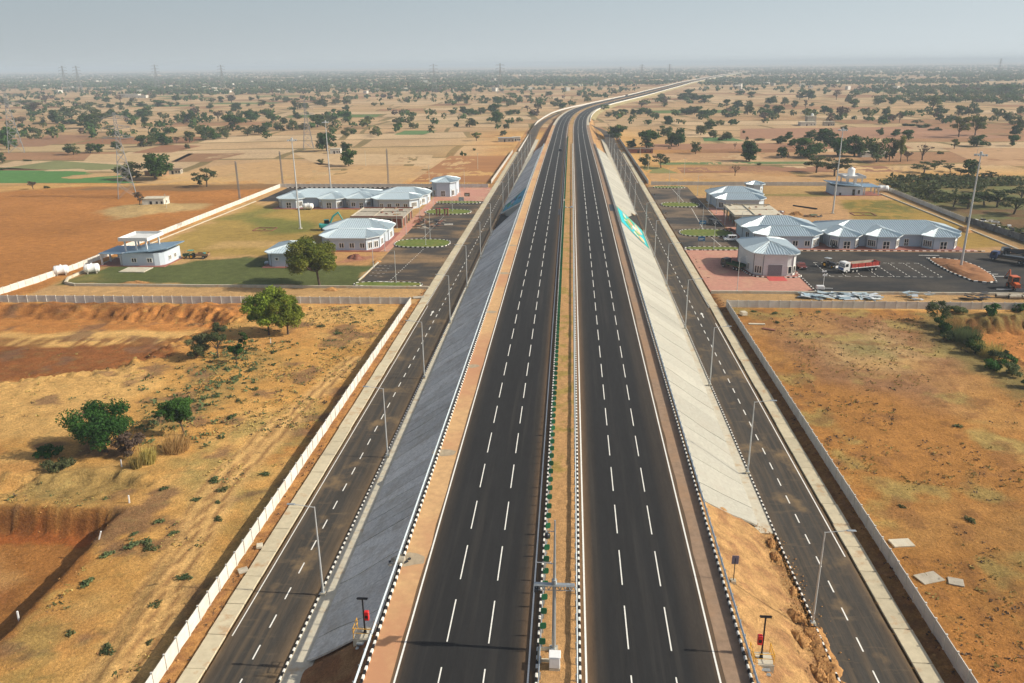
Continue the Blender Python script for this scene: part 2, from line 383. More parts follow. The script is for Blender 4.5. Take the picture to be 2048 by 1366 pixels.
# left near field
zone([(-155, 186), (-84, 186), (-74, 176), (-92, 168), (-140, 166), (-200, 168), (-200, 186)], ORA, 2)
zone([(-200, 185.6), (-84, 185.2), (-78, 176), (-86, 182), (-200, 182)], (.20, .085, .03), 1.2, True, .8, sst(.3, .55, nz2))
zone([(-132, 167), (-92, 170), (-80, 173), (-90, 161), (-125, 157), (-160, 160)], PALE, 2)
zone([(-190, 158), (-124, 157.5), (-88, 160.5), (-81, 156), (-84, 146), (-110, 137), (-150, 131), (-200, 128)], TILL, 1.2)
zone([(-200, 127), (-110, 136), (-84, 144), (-76, 132), (-78, 112), (-120, 100), (-200, 98)], PALE, 3, True, .85)
zone([(-74, 152), (-62, 156), (-55, 146), (-62, 118), (-64, 108), (-72, 110)], OLIVE, 4, True, .55, sst(.35, .6, nz2))
zone([(-60, 104), (-42, 128), (-40, 118), (-42, 84), (-52, 96)], DRY, 3, True, .75, sst(.38, .6, nz2))
zone([(-62, 90), (-60, 101), (-76, 101), (-80, 92)], OLIVE, 3, True, .6)
zone([(-60, 74), (-57, 55), (-50, 57), (-52, 70)], DRY, 3, True, .6, sst(.42, .6, nz2))
blend(sst(.60, .70, fbm(GX-50, GY, 5, .16))*left*(GY < 187)*.75, (.17, .095, .055))
blend(sst(.60, .74, nz3)*left*(GY < 187)*.35, OLIVE)
zone([(-61, 90), (-59, 89), (-57.9, 55), (-100, 45), (-100, 90)], (.33, .145, .04), .7)
zone([(-160, 89.5), (-61, 89), (-61, 86.3), (-160, 86.5)], (.30, .09, .022), .5, True, .9)
zone([(-200, 82), (-70, 82), (-63, 60), (-100, 45), (-200, 45)], (.27, .11, .036), 2)
zone([(-160, 84), (-72, 84.2), (-66, 80), (-75, 77), (-160, 78)], (.46, .27, .10), 1.5, True, .6)
# wheel track on the left
trk = np.interp(GY, [55, 75, 95, 130, 160], [-41.5, -44.6, -47.6, -45.5, -42]); d = np.abs(GX-trk+(nz1-.5)*1.5)
blend(sst(3.0, .8, d)*left*(GY < 150)*.9, (.60, .37, .14)); blend(sst(.42, .16, np.abs(d-.85))*left*(GY < 150)*.85, (.24, .125, .05)); d2 = np.abs(GX-trk+3.1-.02*(GY-60)+(nz1-.5)*2); blend(sst(1.8, .8, d2)*left*(GY < 120)*.7, (.60, .37, .14)); blend(sst(.38, .14, np.abs(d2-.8))*left*(GY < 120)*.7, (.26, .14, .055))
# verge strips beside the walls
ver = (np.abs(np.abs(GX+.45)-37.6) < 1.4) & (GY < 800)
blend(ver*.85, (.36, .175, .06)); blend(ver*sst(.5, .62, nz3)*.7, (.20, .09, .04))
# rest-area compounds
LC = [(-141, 188), (-38, 188), (-38, 384), (-141, 384)]; RC = [(38, 189), (150, 189), (144, 300), (144, 392), (38, 392)]
zone(LC, (.44, .27, .115), .5, False); zone(RC, (.40, .24, .11), .5, False)
zone([(-139, 203), (-57, 203), (-57, 232), (-66, 238), (-90, 236), (-112, 234), (-118, 226), (-139, 224)], (.092, .108, .034), 1.2)
zone([(-137, 250), (-118, 240), (-92, 237), (-80, 246), (-84, 280), (-82, 322), (-124, 324), (-136, 338)], (.33, .225, .062), 2.0)
zone([(-124, 304), (-108, 300), (-92, 290), (-92, 276), (-106, 272), (-116, 284), (-128, 300)], (.135, .15, .036), 4, True, .85)
zone([(-136, 300), (-128, 330), (-118, 326), (-124, 300)], (.15, .16, .04), 4, True, .7)
zone([(-120, 258), (-96, 262), (-84, 256), (-96, 248), (-118, 248)], (.46, .30, .12), 3, True, .8)
zone([(-140, 204), (-128, 206), (-134, 214)], (.24, .19, .06), 3, True, .7); zone([(-126, 203.5), (-114, 203.5), (-118, 206.5)], ORA, 1)
zone([(-88, 231), (-58, 226), (-57.5, 246), (-82, 247)], (.45, .25, .10), 1.5)
zone([(-70, 230), (-62, 233), (-60, 238), (-68, 239)], (.36, .17, .10), 1.5)
zone([(104, 302), (114, 351), (140, 351), (141, 290), (139, 257), (110, 252), (90, 256), (86, 280)], (.30, .195, .05), 2)
zone([(108, 345), (138, 350), (139, 330), (124, 300), (132, 276), (108, 276), (112, 312)], (.115, .125, .03), 4, True, .75, sst(.3, .55, nz2))
zone([(66, 300), (104, 304), (112, 352), (82, 352), (66, 330)], (.43, .255, .12), 2.5)
zone([(80, 358), (112, 360), (112, 372), (86, 376)], (.19, .17, .045), 3, True, .8)
zone([(56, 362), (84, 364), (140, 372), (142, 391), (39, 391), (39, 386)], (.40, .255, .10), 2)
zone([(39, 190), (125, 190), (125, 200), (39, 200)], (.40, .25, .11), 1)
# surroundings at middle distance
zone([(-141.5, 192), (-150, 190), (-300, 230), (-330, 330), (-250, 386), (-143, 382)], (.36, .155, .042), 2.5)
zone([(-143, 380), (-146, 398), (-200, 392), (-240, 386), (-240, 376), (-180, 372)], (.23, .125, .05), 3)
zone([(-196, 316), (-176, 297), (-152, 322), (-156, 334), (-186, 338)], (.40, .275, .12), 3)
zone([(-190, 322), (-182, 330), (-172, 332), (-186, 336)], OLIVE, 3, True, .6)
zone([(147, 192), (144, 300), (146, 380), (190, 430), (300, 420), (330, 250), (260, 190)], (.15, .125, .05), 4, True, .95)
zone([(147, 260), (150, 330), (185, 330), (210, 270), (190, 210), (150, 200)], (.14, .078, .04), 5, True, .8)
blend(sst(.48, .62, fbm(GX, GY, 5, .09))*(GX > 146)*(GX < 330)*(GY > 190)*(GY < 420)*.7, (.11, .13, .045))
zone([(82, 187), (84, 160), (84, 140), (100, 120), (160, 120), (200, 187)], ORA, 2)
zone([(78, 180), (86, 182), (88, 160), (86, 136), (78, 134), (77, 160)], (.16, .135, .05), 3, True, .85)
zone([(80, 186), (110, 187), (150, 187), (150, 182), (100, 180), (84, 178)], (.15, .14, .05), 2, True, .8)
# double wheel track curving up to the farm on the right
tk = np.array([(196, 410), (181, 425), (176, 445), (186, 470), (206, 492), (222, 503)], float)
dt = np.full(GX.shape, 1e9)
for i in range(len(tk)-1):
    a, b = tk[i], tk[i+1]; L = ((b-a)**2).sum(); t = np.clip(((GX-a[0])*(b[0]-a[0])+(GY-a[1])*(b[1]-a[1]))/L, 0, 1)
    dt = np.minimum(dt, np.hypot(GX-a[0]-t*(b[0]-a[0]), GY-a[1]-t*(b[1]-a[1])))
blend(sst(6, 3, dt), (.30, .17, .075)); blend(sst(1.6, .6, np.abs(dt-2.2)), PALE)
_g = fbm(GX*1.25, GY*.10, 4, 1.)
for _P, _w in (([(-60.2, 89.2), (-58.2, 40), (-160, 40), (-160, 89.5)], 2.2), ([(-200, 181), (-90, 181), (-79, 173), (-84, 162), (-120, 160), (-200, 160)], 5), ([(87, 180), (86, 166), (92, 148), (130, 140), (170, 150), (170, 184)], 4)):
    _d = pdist(GX, GY, _P); blend(sst(_w, _w*.3, np.abs(_d+.5))*sst(.56, .40, _g)*.75, (.16, .062, .02))  # darker stripes paint the shade of the grooves into the bank colour
C[..., :3] *= (.86+.28*nz3)[..., None]
# how far the painted near ground reaches before the field pattern of the material takes over
nearm = sst(70, -20, pdist(wx, wy, [(-300, -80), (-330, 330), (-250, 390), (-36, 390), (-36, 700), (36, 700), (38, 395), (150, 395), (180, 430), (310, 420), (330, 250), (330, -80)]))
C[..., 3] = nearm
# height
Z = (nz1-.5)*.5+(nz2-.5)*.28+(nz3-.5)*.12
openm = sst(0, 4, pdist(GX, GY, LC))*sst(0, 4, pdist(GX, GY, RC))
off = np.abs(GX+.45)
Z = Z*openm*sst(37.5, 41, off)*sst(700, 350, GY)*sst(420, 200, np.abs(GX))
grv = fbm(GX*1.25, GY*.10, 4, 1.)
rub = (fbm(GX+11, GY*1.0, 4, .8)-.5)
def dig(P, depth, edge, rough=0., warp=.5, groove=0., k=2.6):
    global Z
    x, y = GX+(wx-GX)*warp, GY+(wy-GY)*warp
    d = pdist(x, y, P); m = sst(edge*.5, -edge*.5, d)
    Z = Z-depth*m+rough*rub*sst(edge*1.4, 0, np.abs(d))+groove*3.2*(grv-.5)*sst(edge*1.1, 0, np.abs(d))
dig([(-60.2, 89.2), (-58.2, 40), (-160, 40), (-160, 89.5)], 3.2, 1.7, .9, .12, .42, 2.9)
dig([(-200, 181), (-90, 181), (-79, 173), (-84, 162), (-90, 142), (-112, 133), (-200, 120)], 1.9, 6, 2.6, .6, .28, 2.1)
dig([(-200, 96), (-75, 97), (-66, 99.5), (-60, 97), (-66, 93), (-200, 92)], 1.0, 2.2, 1.6, .4)
dig([(87, 180), (86, 166), (92, 148), (130, 140), (170, 150), (170, 184)], 2.6, 4, 2.4, .5, .3, 2.)
dig([(68, 56), (72, 62), (90, 63), (90, 50), (66, 50)], .9, 2, 1.2)
Z += 1.5*np.exp(-(((GX+174)/17)**2+((GY-322)/12)**2))*(.8+.6*nz2)
Z += .35*sst(1.5, .2, np.abs(GX-trk+1.8))*(GY > 55)*(GY < 78)
Z = np.where((off < 38.9) & (GY < 800), -.16+.25*(nz3-.5)*(off > 36.5)+.12*(off > 37.2), Z)
Z = np.where((off < 36.6) & (GY < 820), -.5, Z)
inC = (pdist(GX, GY, LC) < -.6) | (pdist(GX, GY, RC) < -.6)
Z = np.where(inC, .02+(nz2-.5)*.05, Z)
Z = np.where(GY > 800, Z-.3, Z)

def ground_material():
    m, n, l, b = new_mat('ground_earth'); b.inputs['Roughness'].default_value = .95; b.inputs['Specular IOR Level'].default_value = .1
    def math_(op, *a):
        q = n.new('ShaderNodeMath'); q.operation = op
        for i, v in enumerate(a):
            if isinstance(v, (int, float)): q.inputs[i].default_value = v
            else: l.new(v, q.inputs[i])
        return q.outputs[0]
    pos = n.new('ShaderNodeNewGeometry').outputs['Position']
    at = n.new('ShaderNodeAttribute'); at.attribute_name = 'Col'
    # field pattern: rows of plots, each plot one tint, with earth bunds between
    wn = n.new('ShaderNodeTexNoise'); wn.inputs['Scale'].default_value = .0035; wn.inputs['Detail'].default_value = 2; l.new(pos, wn.inputs['Vector'])
    wv = n.new('ShaderNodeVectorMath'); wv.operation = 'MULTIPLY_ADD'; l.new(wn.outputs['Color'], wv.inputs[0]); wv.inputs[1].default_value = (70, 70, 0); l.new(pos, wv.inputs[2])
    mp = n.new('ShaderNodeMapping'); mp.inputs['Rotation'].default_value = (0, 0, R(-5)); l.new(wv.outputs[0], mp.inputs[0])
    sx = n.new('ShaderNodeSeparateXYZ'); l.new(mp.outputs[0], sx.inputs[0])
    v = math_('DIVIDE', sx.outputs['Y'], 62.0); row = math_('FLOOR', v)
    w1 = n.new('ShaderNodeTexWhiteNoise'); w1.noise_dimensions = '1D'; l.new(row, w1.inputs['W'])
    u = math_('ADD', math_('DIVIDE', sx.outputs['X'], math_('ADD', 60.0, math_('MULTIPLY', w1.outputs['Value'], 110.0))), math_('MULTIPLY', w1.outputs['Value'], 37.0)); colm = math_('FLOOR', u)
    cb = n.new('ShaderNodeCombineXYZ'); l.new(row, cb.inputs[0]); l.new(colm, cb.inputs[1])
    w2 = n.new('ShaderNodeTexWhiteNoise'); w2.noise_dimensions = '2D'; l.new(cb.outputs[0], w2.inputs['Vector'])
    rp = n.new('ShaderNodeValToRGB'); cr = rp.color_ramp; cr.interpolation = 'CONSTANT'
    stops = [(0, (.42, .275, .145)), (.2, (.47, .335, .195)), (.38, (.36, .225, .115)), (.52, (.44, .30, .165)), (.64, (.30, .165, .085)), (.74, (.385, .26, .13)), (.84, (.25, .125, .062)), (.91, (.40, .285, .15)), (.965, (.10, .15, .045))]
    cr.elements[0].position = 0; cr.elements[0].color = (*stops[0][1], 1); cr.elements[1].position = stops[1][0]; cr.elements[1].color = (*stops[1][1], 1)
    for p, c in stops[2:]: e = cr.elements.new(p); e.color = (*c, 1)
    l.new(w2.outputs['Value'], rp.inputs[0])
    fu = math_('FRACT', u); fv = math_('FRACT', v)
    e1 = math_('LESS_THAN', math_('ABSOLUTE', math_('SUBTRACT', fv, .5)), .455); e2 = math_('LESS_THAN', math_('ABSOLUTE', math_('SUBTRACT', fu, .5)), .475)
    inside = math_('MULTIPLY', e1, e2)
    bund = n.new('ShaderNodeMix'); bund.data_type = 'RGBA'; l.new(inside, bund.inputs['Factor']); bund.inputs['A'].default_value = (.20, .15, .065, 1); l.new(rp.outputs[0], bund.inputs['B'])
    mixc = n.new('ShaderNodeMix'); mixc.data_type = 'RGBA'; l.new(at.outputs['Alpha'], mixc.inputs['Factor']); l.new(bund.outputs['Result'], mixc.inputs['A']); l.new(at.outputs['Color'], mixc.inputs['B'])
    out = mixc.outputs['Result']
    for sc, amp, st in ((.02, .20, None), (.45, .20, None), (2.6, .27, None), (9., .27, None)):
        nz = n.new('ShaderNodeTexNoise'); nz.inputs['Scale'].default_value = sc; nz.inputs['Detail'].default_value = 5; nz.inputs['Roughness'].default_value = .65; l.new(pos, nz.inputs['Vector'])
        mr = n.new('ShaderNodeMapRange'); mr.inputs[1].default_value = .3; mr.inputs[2].default_value = .7; mr.inputs[3].default_value = 1-amp; mr.inputs[4].default_value = 1+amp; l.new(nz.outputs['Fac'], mr.inputs[0])
        mx = n.new('ShaderNodeVectorMath'); mx.operation = 'SCALE'; l.new(out, mx.inputs[0]); l.new(mr.outputs[0], mx.inputs['Scale']); out = mx.outputs[0]
    sk = n.new('ShaderNodeTexNoise'); sk.inputs['Scale'].default_value = 1.9; sk.inputs['Detail'].default_value = 3; sk.inputs['Roughness'].default_value = .8; l.new(pos, sk.inputs['Vector'])
    sm = n.new('ShaderNodeMapRange'); sm.inputs[1].default_value = .60; sm.inputs[2].default_value = .70; sm.inputs[4].default_value = .38; l.new(sk.outputs['Fac'], sm.inputs[0])
    sx2 = n.new('ShaderNodeMath'); sx2.operation = 'MULTIPLY'; l.new(sm.outputs[0], sx2.inputs[0]); l.new(at.outputs['Alpha'], sx2.inputs[1])
    sp_ = n.new('ShaderNodeMix'); sp_.data_type = 'RGBA'; l.new(sx2.outputs[0], sp_.inputs['Factor']); l.new(out, sp_.inputs['A']); sp_.inputs['B'].default_value = (.15, .10, .045, 1); out = sp_.outputs['Result']
    l.new(out, b.inputs['Base Color'])
    nb = n.new('ShaderNodeTexNoise'); nb.inputs['Scale'].default_value = 2.2; nb.inputs['Detail'].default_value = 9; nb.inputs['Roughness'].default_value = .7; l.new(pos, nb.inputs['Vector'])
    bp = n.new('ShaderNodeBump'); bp.inputs['Strength'].default_value = .9; bp.inputs['Distance'].default_value = .25; l.new(nb.outputs['Fac'], bp.inputs['Height']); l.new(bp.outputs[0], b.inputs['Normal'])
    return m
gm = ground_material()
V = np.stack([GX, GY, Z], -1).reshape(-1, 3)
struct(link('ground', grid_mesh('ground', V, len(gx), len(gy), [gm], C.reshape(-1, 4))))
def gz(x, y):
    i = int(np.clip(np.searchsorted(gx, x)-1, 0, len(gx)-2)); j = int(np.clip(np.searchsorted(gy, y)-1, 0, len(gy)-2))
    return float((Z[j, i]+Z[j+1, i]+Z[j, i+1]+Z[j+1, i+1])/4)

# fields whose outlines can be made out
def field(P, col, furrow=(1, 1, 1), var=.2, z=.05):
    b = MB(); n = 1
    b.poly([(x, y, z) for x, y in P]); struct(b.build('field', mat('field_earth', col, .95, var=var, scale=.25, stretch=furrow, dirt=((col[0]*1.3, col[1]*1.35, col[2]*1.4), .02, .5, .75))))
field([(-420, 396), (-300, 398), (-252, 399), (-214, 399), (-232, 405), (-251, 438), (-298, 450), (-420, 452)], (.065, .17, .035))
field([(-470, 452), (-300, 451), (-332, 462), (-500, 470)], (.24, .11, .055))
field([(-304, 545), (-277, 549), (-277, 598), (-311, 606)], (.25, .12, .055)); field([(-250, 493), (-226, 493), (-221, 542), (-262, 543)], (.24, .125, .055))
field([(-310, 498), (-246, 491), (-258, 543), (-330, 540)], (.42, .29, .15)); field([(-431, 589), (-401, 595), (-417, 695), (-465, 706)], (.25, .13, .065))
field([(-80, 404), (-40.5, 403), (-40.5, 524), (-78, 524)], (.32, .145, .05), (.12, 1.2, 1)); field([(-225, 396), (-84, 396), (-84, 470), (-134, 472), (-180, 506), (-212, 470)], (.43, .265, .115))
field([(-330, 500), (-255, 470), (-262, 452), (-340, 455)], (.16, .165, .06)); field([(-150, 690), (-125, 690), (-120, 735), (-150, 735)], (.09, .17, .05)); field([(-190, 545), (-90, 530), (-84, 480), (-150, 476)], (.45, .31, .165))
field([(41, 400), (140, 400), (150, 440), (41, 436)], (.40, .235, .10)); field([(60, 440), (180, 444), (175, 470), (60, 462)], (.25, .12, .06)); field([(52, 475), (150, 480), (160, 492), (52, 486)], (.11, .16, .05)); field([(52, 495), (178, 500), (176, 545), (52, 535)], (.37, .215, .10)); field([(41, 560), (230, 565), (236, 610), (60, 602)], (.29, .145, .075)); field([(100, 622), (130, 622), (126, 655), (104, 655)], (.07, .16, .045))
field([(41, 437), (58, 437), (52, 462), (41, 470)], (.20, .19, .06)); field([(130, 640), (330, 640), (320, 760), (150, 740)], (.30, .155, .085)); field([(230, 470), (420, 440), (450, 560), (250, 570)], (.38, .225, .11)); field([(340, 330), (520, 330), (520, 430), (330, 432)], (.36, .21, .095))
# ------------------------------------------------------------------ expressway
asph = attr_mat('expressway_asphalt', .85, .13, (.25, 2.6, 14.), (1, .12, 1), .25, 30, .02, .25, [((.07, .062, .053), (.9, .018, 1), .52, .8, .45)])
D0 = (.0185, .0185, .019); D1 = (.036, .030, .025); D2 = (.17, .10, .05); D3 = (.105, .067, .039)
offL = [-14.75, -14.3, -13.7, -12.6, -11.2, -8, -5.6, -4.6, -3.7, -3.0, -2.4, -1.95]
colL = [D2, D3, D1, D0, D0, D0, D0, D0, D1, D3, D3, D2]
offR = [2.05, 2.5, 2.9, 3.6, 4.6, 7, 10, 11.6, 12.8, 13.7, 14.3, 14.75]
colR = [D2, D2, D3, D1, D0, D0, D0, D0, D1, D1, D3, D3]
cl = strip('left_carriageway', offL, [0]*12, -20, 5000, asph, colL)
crr = strip('right_carriageway', offR, [0]*12, -20, 5000, asph, colR)
jagf = lambda ys, o: (fbm(ys*.35+o*3, ys*0+o, 3, 1.)-.5)*.5 if abs(abs(o)-14.5) < .3 else 0*ys
strip('left_shoulder', [-16.95, -14.55], [.02, .014], -20, 760, MT['tan_paver'], jag=jagf)
strip('right_shoulder', [14.6, 16.75], [.014, .02], -20, 760, MT['brown_paver'], jag=jagf)
strip('left_shoulder', [-16.9, -14.7], [.01, .01], 760, 5000, MT['conc']); strip('right_shoulder', [14.7, 16.9], [.01, .01], 760, 5000, MT['conc'])
# median earth, lumpy
def median():
    ys = np.concatenate([np.arange(40, 290, .4), np.arange(290, 700, 2), np.arange(700, 5000, 20)]); os_ = np.linspace(-1.75, 1.85, 9)
    rows = []
    for o in os_:
        p = road_pt(ys, o, .06); e = 1-((o-.05)/1.85)**2
        p[:, 2] += e*(.10+.30*(fbm(ys*.9, ys*0+o*1.2, 4, 1.)-.4))*(ys < 700); rows.append(p)
    Vm = np.stack(rows, 1); Cm = np.ones(Vm.shape[:2]+(4,)); f = fbm(Vm[..., 0]+3, Vm[..., 1], 4, .5)
    c = np.array((.42, .24, .10)); g = np.array((.30, .21, .06)); k = (sst(.5, .68, f)*(Vm[..., 1] > 90))[..., None]
    Cm[..., :3] = c*(1-k)+g*k
    return struct(link('median_earth', grid_mesh('median_earth', Vm.reshape(-1, 3), len(os_), len(ys), [attr_mat('median_soil', .95, .25, (2., 9.), None, .9, 5, .12)], Cm.reshape(-1, 4))))
median()
# painted lines
strip('edge_line', [-14.3, -14.13], [.03, .03], -20, 1600, MT['mark'], parent=cl); strip('edge_line', [-2.66, -2.5], [.03, .03], -20, 1600, MT['mark'], parent=cl, jag=None)
strip('edge_line', [2.44, 2.62], [.03, .03], -20, 1600, MT['mark'], parent=crr); strip('edge_line', [14.05, 14.22], [.03, .03], -20, 1600, MT['mark'], parent=crr)
def dashes():
    b = MB(); g = .5*(zr(280)-zr(60))/110
    b.poly([(-.062, -3.1, -3.1*.00517), (.062, -3.1, -3.1*.00517), (.062, 3.1, 3.1*.00517), (-.062, 3.1, 3.1*.00517)]); me = b.mesh('lane_dash', MT['mark'])
    far = {0: MB(), 1: MB()}
    for k in range(-3, 130):
        yc = 66.6-3.15+9.5*k
        for s, o in ((0, -10.36), (0, -6.45), (1, 6.45), (1, 10.36)):
            if yc < 280:
                p = road_pt(yc, o, .03); link('lane_dash', me, (cl, crr)[s], p)
            else:
                a, c_, d, e = road_pt(yc-3.15, o-.085, .035), road_pt(yc-3.15, o+.085, .035), road_pt(yc+3.15, o+.085, .035), road_pt(yc+3.15, o-.085, .035)
                far[s].poly([a, c_, d, e])
    for s in (0, 1): stuff(far[s].build('distant_lane_dashes', MT['mark'], (cl, crr)[s]))
dashes()
# kerb stones painted in turn
def kerb(name, o, Y0, Y1, near, length=.55, wid=.22, hgt=.26, label=None, absz=None, gap=.02, missing=None):
    me = {}
    for k, mm in enumerate(('kerbwhite', 'kerbblack')):
        b = MB(); b.box(0, 0, -.1, wid, length-gap, hgt+.1, bev=.03); me[k] = b.mesh('kerb_stone', MT[mm])
    root = struct(empty(name, (cx(Y0)+o, Y0, 0)))
    far = MB(); i = 0; y = Y0
    while y < Y1:
        if not (missing and missing(y)):
            p = road_pt(y+length/2, o); z = p[2] if absz is None else absz
            if i < near:
                q = link('kerb_stone', me[i % 2], root, (p[0]-cx(Y0)-o, p[1]-Y0, z), rng.normal(0, .012))
            else: far.box(p[0]-cx(Y0)-o, p[1]-Y0, z-.05, wid, length-gap, hgt+.05, m=i % 2)
        i += 1; y += length
    if far.v: stuff(far.build('distant_kerb_stones', [MT['kerbwhite'], MT['kerbblack']], root))
    return root
kerb('left_shoulder_kerb', -17.05, 44, 560, 260); kerb('left_median_kerb', -1.85, 44, 560, 260); kerb('right_median_kerb', 1.98, 44, 560, 260); kerb('right_shoulder_kerb', 16.85, 44, 560, 260)
# crash barriers
def guardrail(label, o, Y0, Y1, plates=None, flip=1, postlen=.85):
    root = empty('guardrail', tuple(road_pt(Y0, o)), 0, label, 'guardrail', 'steel crash barriers along the expressway')
    ox, oy, oz = road_pt(Y0, o)
    prof = [(0, .50), (.07, .56), (.07, .61), (.0, .66), (0, .70), (.07, .75), (.07, .80), (0, .86), (-.03, .86), (-.03, .50)]
    b = MB(); L = 4.0
    V = [(flip*x, y, z) for y in (-L/2-.02, L/2+.02) for x, z in prof]; n = len(prof)
    b.add(V, [(i, (i+1) % n, n+(i+1) % n, n+i) for i in range(n)]); beam = b.mesh('beam', MT['rail'])
    b = MB(); b.box(-.09*flip, 0, -.2, .13, .1, postlen+.2); b.box(-.04*flip, 0, .55, .09, .12, .26); post = b.mesh('post', MT['galv'])
    if plates:
        b = MB(); b.box(0, 0, .80, .05, .05, .25, m=1)
        b.prism([(-.33, -.02), (.33, -.02), (.33, .02), (-.33, .02)], .98, 1.1); 
        V = [(-.33, z) for z in (.98,)]; b = MB(); pr = [(-.20, .95), (.20, .95), (.29, 1.05), (.31, 1.45), (.24, 1.62), (-.24, 1.62), (-.31, 1.45), (-.29, 1.05)]
        b.add([(x, -.035, z) for x, z in pr]+[(x, .035, z) for x, z in pr], [tuple(range(8)), tuple(range(15, 7, -1))]+[(i, i+8, (i+1) % 8+8, (i+1) % 8) for i in range(8)])
        b.box(0, 0, .5, .05, .06, .46, m=1); plate = b.mesh('anti_glare_plate', [MT['green'], MT['galv']])
    y = Y0
    while y < Y1:
        p = road_pt(y+2, o)-np.array((ox, oy, oz)); lk = link('beam', beam, root, p); lk.rotation_euler = (math.atan((zr(y+4)-zr(y))/4), 0, 0)
        for dy in (0, 2.):
            p = road_pt(y+dy, o)-np.array((ox, oy, oz)); link('post', post, root, p, rng.normal(0, .02))
        y += 4
    if plates:
        y = Y0+.6; k = 0
        while y < Y1 and k < 299:
            if not (plates(y)):
                p = road_pt(y, o+plates_off)-np.array((ox, oy, oz)); link('anti_glare_plate', plate, root, p, rng.normal(0, .10)+.1)
            y += 2.12; k += 1
    return root
plates_off = .18
guardrail('steel crash barrier along the left shoulder above the grey stone slope', -17.45, 44, 560, flip=1)
guardrail('steel crash barrier on the left of the median with green anti-glare plates', -1.62, 44, 610, plates=lambda y: 55 < y < 57.5 or 298 < y < 304, flip=-1)
guardrail('steel crash barrier on the right of the median without plates', 1.72, 44, 560, flip=1)
guardrail('steel crash barrier along the right shoulder above the pale slope', 17.15, 44, 560, flip=-1)

# ------------------------------------------------------------------ embankment, slopes and underpass
TOP = 17.75
def toe(Y): return TOP+np.maximum(zr(Y), .3)*1.40
soilA = attr_mat('embankment_soil', .95, .28, (.7, 4., 16.), None, 1.0, 3.5, .25)
def embankment(side, Y0, Y1, name, near_end):
    ys = np.concatenate([np.arange(Y0, 130, .5), np.arange(130, Y1, 4.)]) if Y0 < 100 else np.arange(Y0, Y1, 8.)
    t = np.linspace(0, 1, 22); rows = []
    Y2, T2 = np.meshgrid(ys, t, indexing='ij')
    z0 = zr(Y2)-.02; oo = TOP-.9+T2*(toe(Y2)+1.2-TOP+.9); T3 = np.clip((oo-TOP+.35)/(toe(Y2)-TOP+.35), 0, 1); zz = z0*(1-T3)
    drop = np.where(Y2 > near_end, .42, 0)
    lump = (fbm(Y2*1.0, T2*9+side, 4, .5)-.5)*.55*(Y2 < near_end+3)*np.clip(T2*6, 0, 1)
    P = road_pt(Y2, side*oo, 0); P[..., 2] = zz-drop*np.clip(T2*12, 0, 1)+lump-.03
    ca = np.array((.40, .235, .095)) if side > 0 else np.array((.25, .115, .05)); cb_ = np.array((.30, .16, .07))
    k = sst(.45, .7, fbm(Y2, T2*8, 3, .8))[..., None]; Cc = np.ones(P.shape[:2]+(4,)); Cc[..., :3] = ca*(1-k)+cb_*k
    fl = 1
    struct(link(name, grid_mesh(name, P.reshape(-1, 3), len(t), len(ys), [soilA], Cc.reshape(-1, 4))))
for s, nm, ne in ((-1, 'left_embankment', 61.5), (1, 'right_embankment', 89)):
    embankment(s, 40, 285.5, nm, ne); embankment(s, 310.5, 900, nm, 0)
for s in (-1, 1):
    strip('far_embankment', [s*16.8, s*19.5, s*24], [-.02, -.9, -3.2], 860, 5000, MT['soil'] if s < 0 else mat('far_slope_earth', (.30, .24, .11), .95, var=.3, scale=.1))
def slope(side, matl, toe_ranges, topmap, wmin, wmax, label):
    root = struct(empty(label, (0, toe_ranges[0][0], 0))); y00 = toe_ranges[0][0]
    joint = MB()
    for (a, e) in toe_ranges:
        y = a
        while y < e-.5:
            wd = min(rng.uniform(wmin, wmax), e-y); y2 = y+wd
            if e-y2 < wmin*.5: y2 = e
            n = 7; Vv = []; up = rng.uniform(.0, .05)
            sk = rng.uniform(-.5, .5) if a != y else 0
            for i in range(n):
                t = i/(n-1)
                for yy in (y+.04+.03*(side < 0), y2-.04-.03*(side < 0)):
                    ty = topmap(yy); Yc = ty+(yy-ty)*t; wob = .14*math.sin(yy*3.1+t*5)*math.sin(t*math.pi)
                    o0 = TOP-.35; o = o0+(float(toe(yy))-o0)*t; z = float(zr(ty))*(1-t)+.06*t
                    z += up+.05*math.sin(t*7+yy)+.02
                    p = road_pt(Yc+wob, side*o); Vv.append((p[0], p[1]-y00, z))
            m_ = len(Vv); Vb = [(p[0], p[1], p[2]-.25) for p in Vv]; F = []
            for i in range(n-1):
                q = (2*i, 2*i+1, 2*i+3, 2*i+2); F.append(q if side > 0 else q[::-1])
                F.append((2*i, 2*i+2, m_+2*i+2, m_+2*i)); F.append((2*i+1, m_+2*i+1, m_+2*i+3, 2*i+3))
            F.append((0, m_, m_+1, 1)); F.append((m_-2, m_-1, 2*m_-1, 2*m_-2))
            b = MB(); b.add(Vv+Vb, F); b.build('slope_panel', matl, root)
            y = y2
    return root
ss = lambda a, b, x: float(sst(a, b, np.array(float(x))))
slope(-1, MT['slopegrey'], [(62.7, 279), (313.5, 556)], lambda y: y-1.2*ss(80, 62, y)+18*ss(235, 279, y) if y < 300 else y-11*ss(350, 313, y), 2.4, 5.2, 'left_stone_slope')
slope(1, MT['slopeconc'], [(90, 279), (313.5, 535)], lambda y: y-3*ss(110, 90, y)+18*ss(235, 279, y) if y < 300 else y-11*ss(350, 313, y), 4.0, 8.0, 'right_concrete_slope')
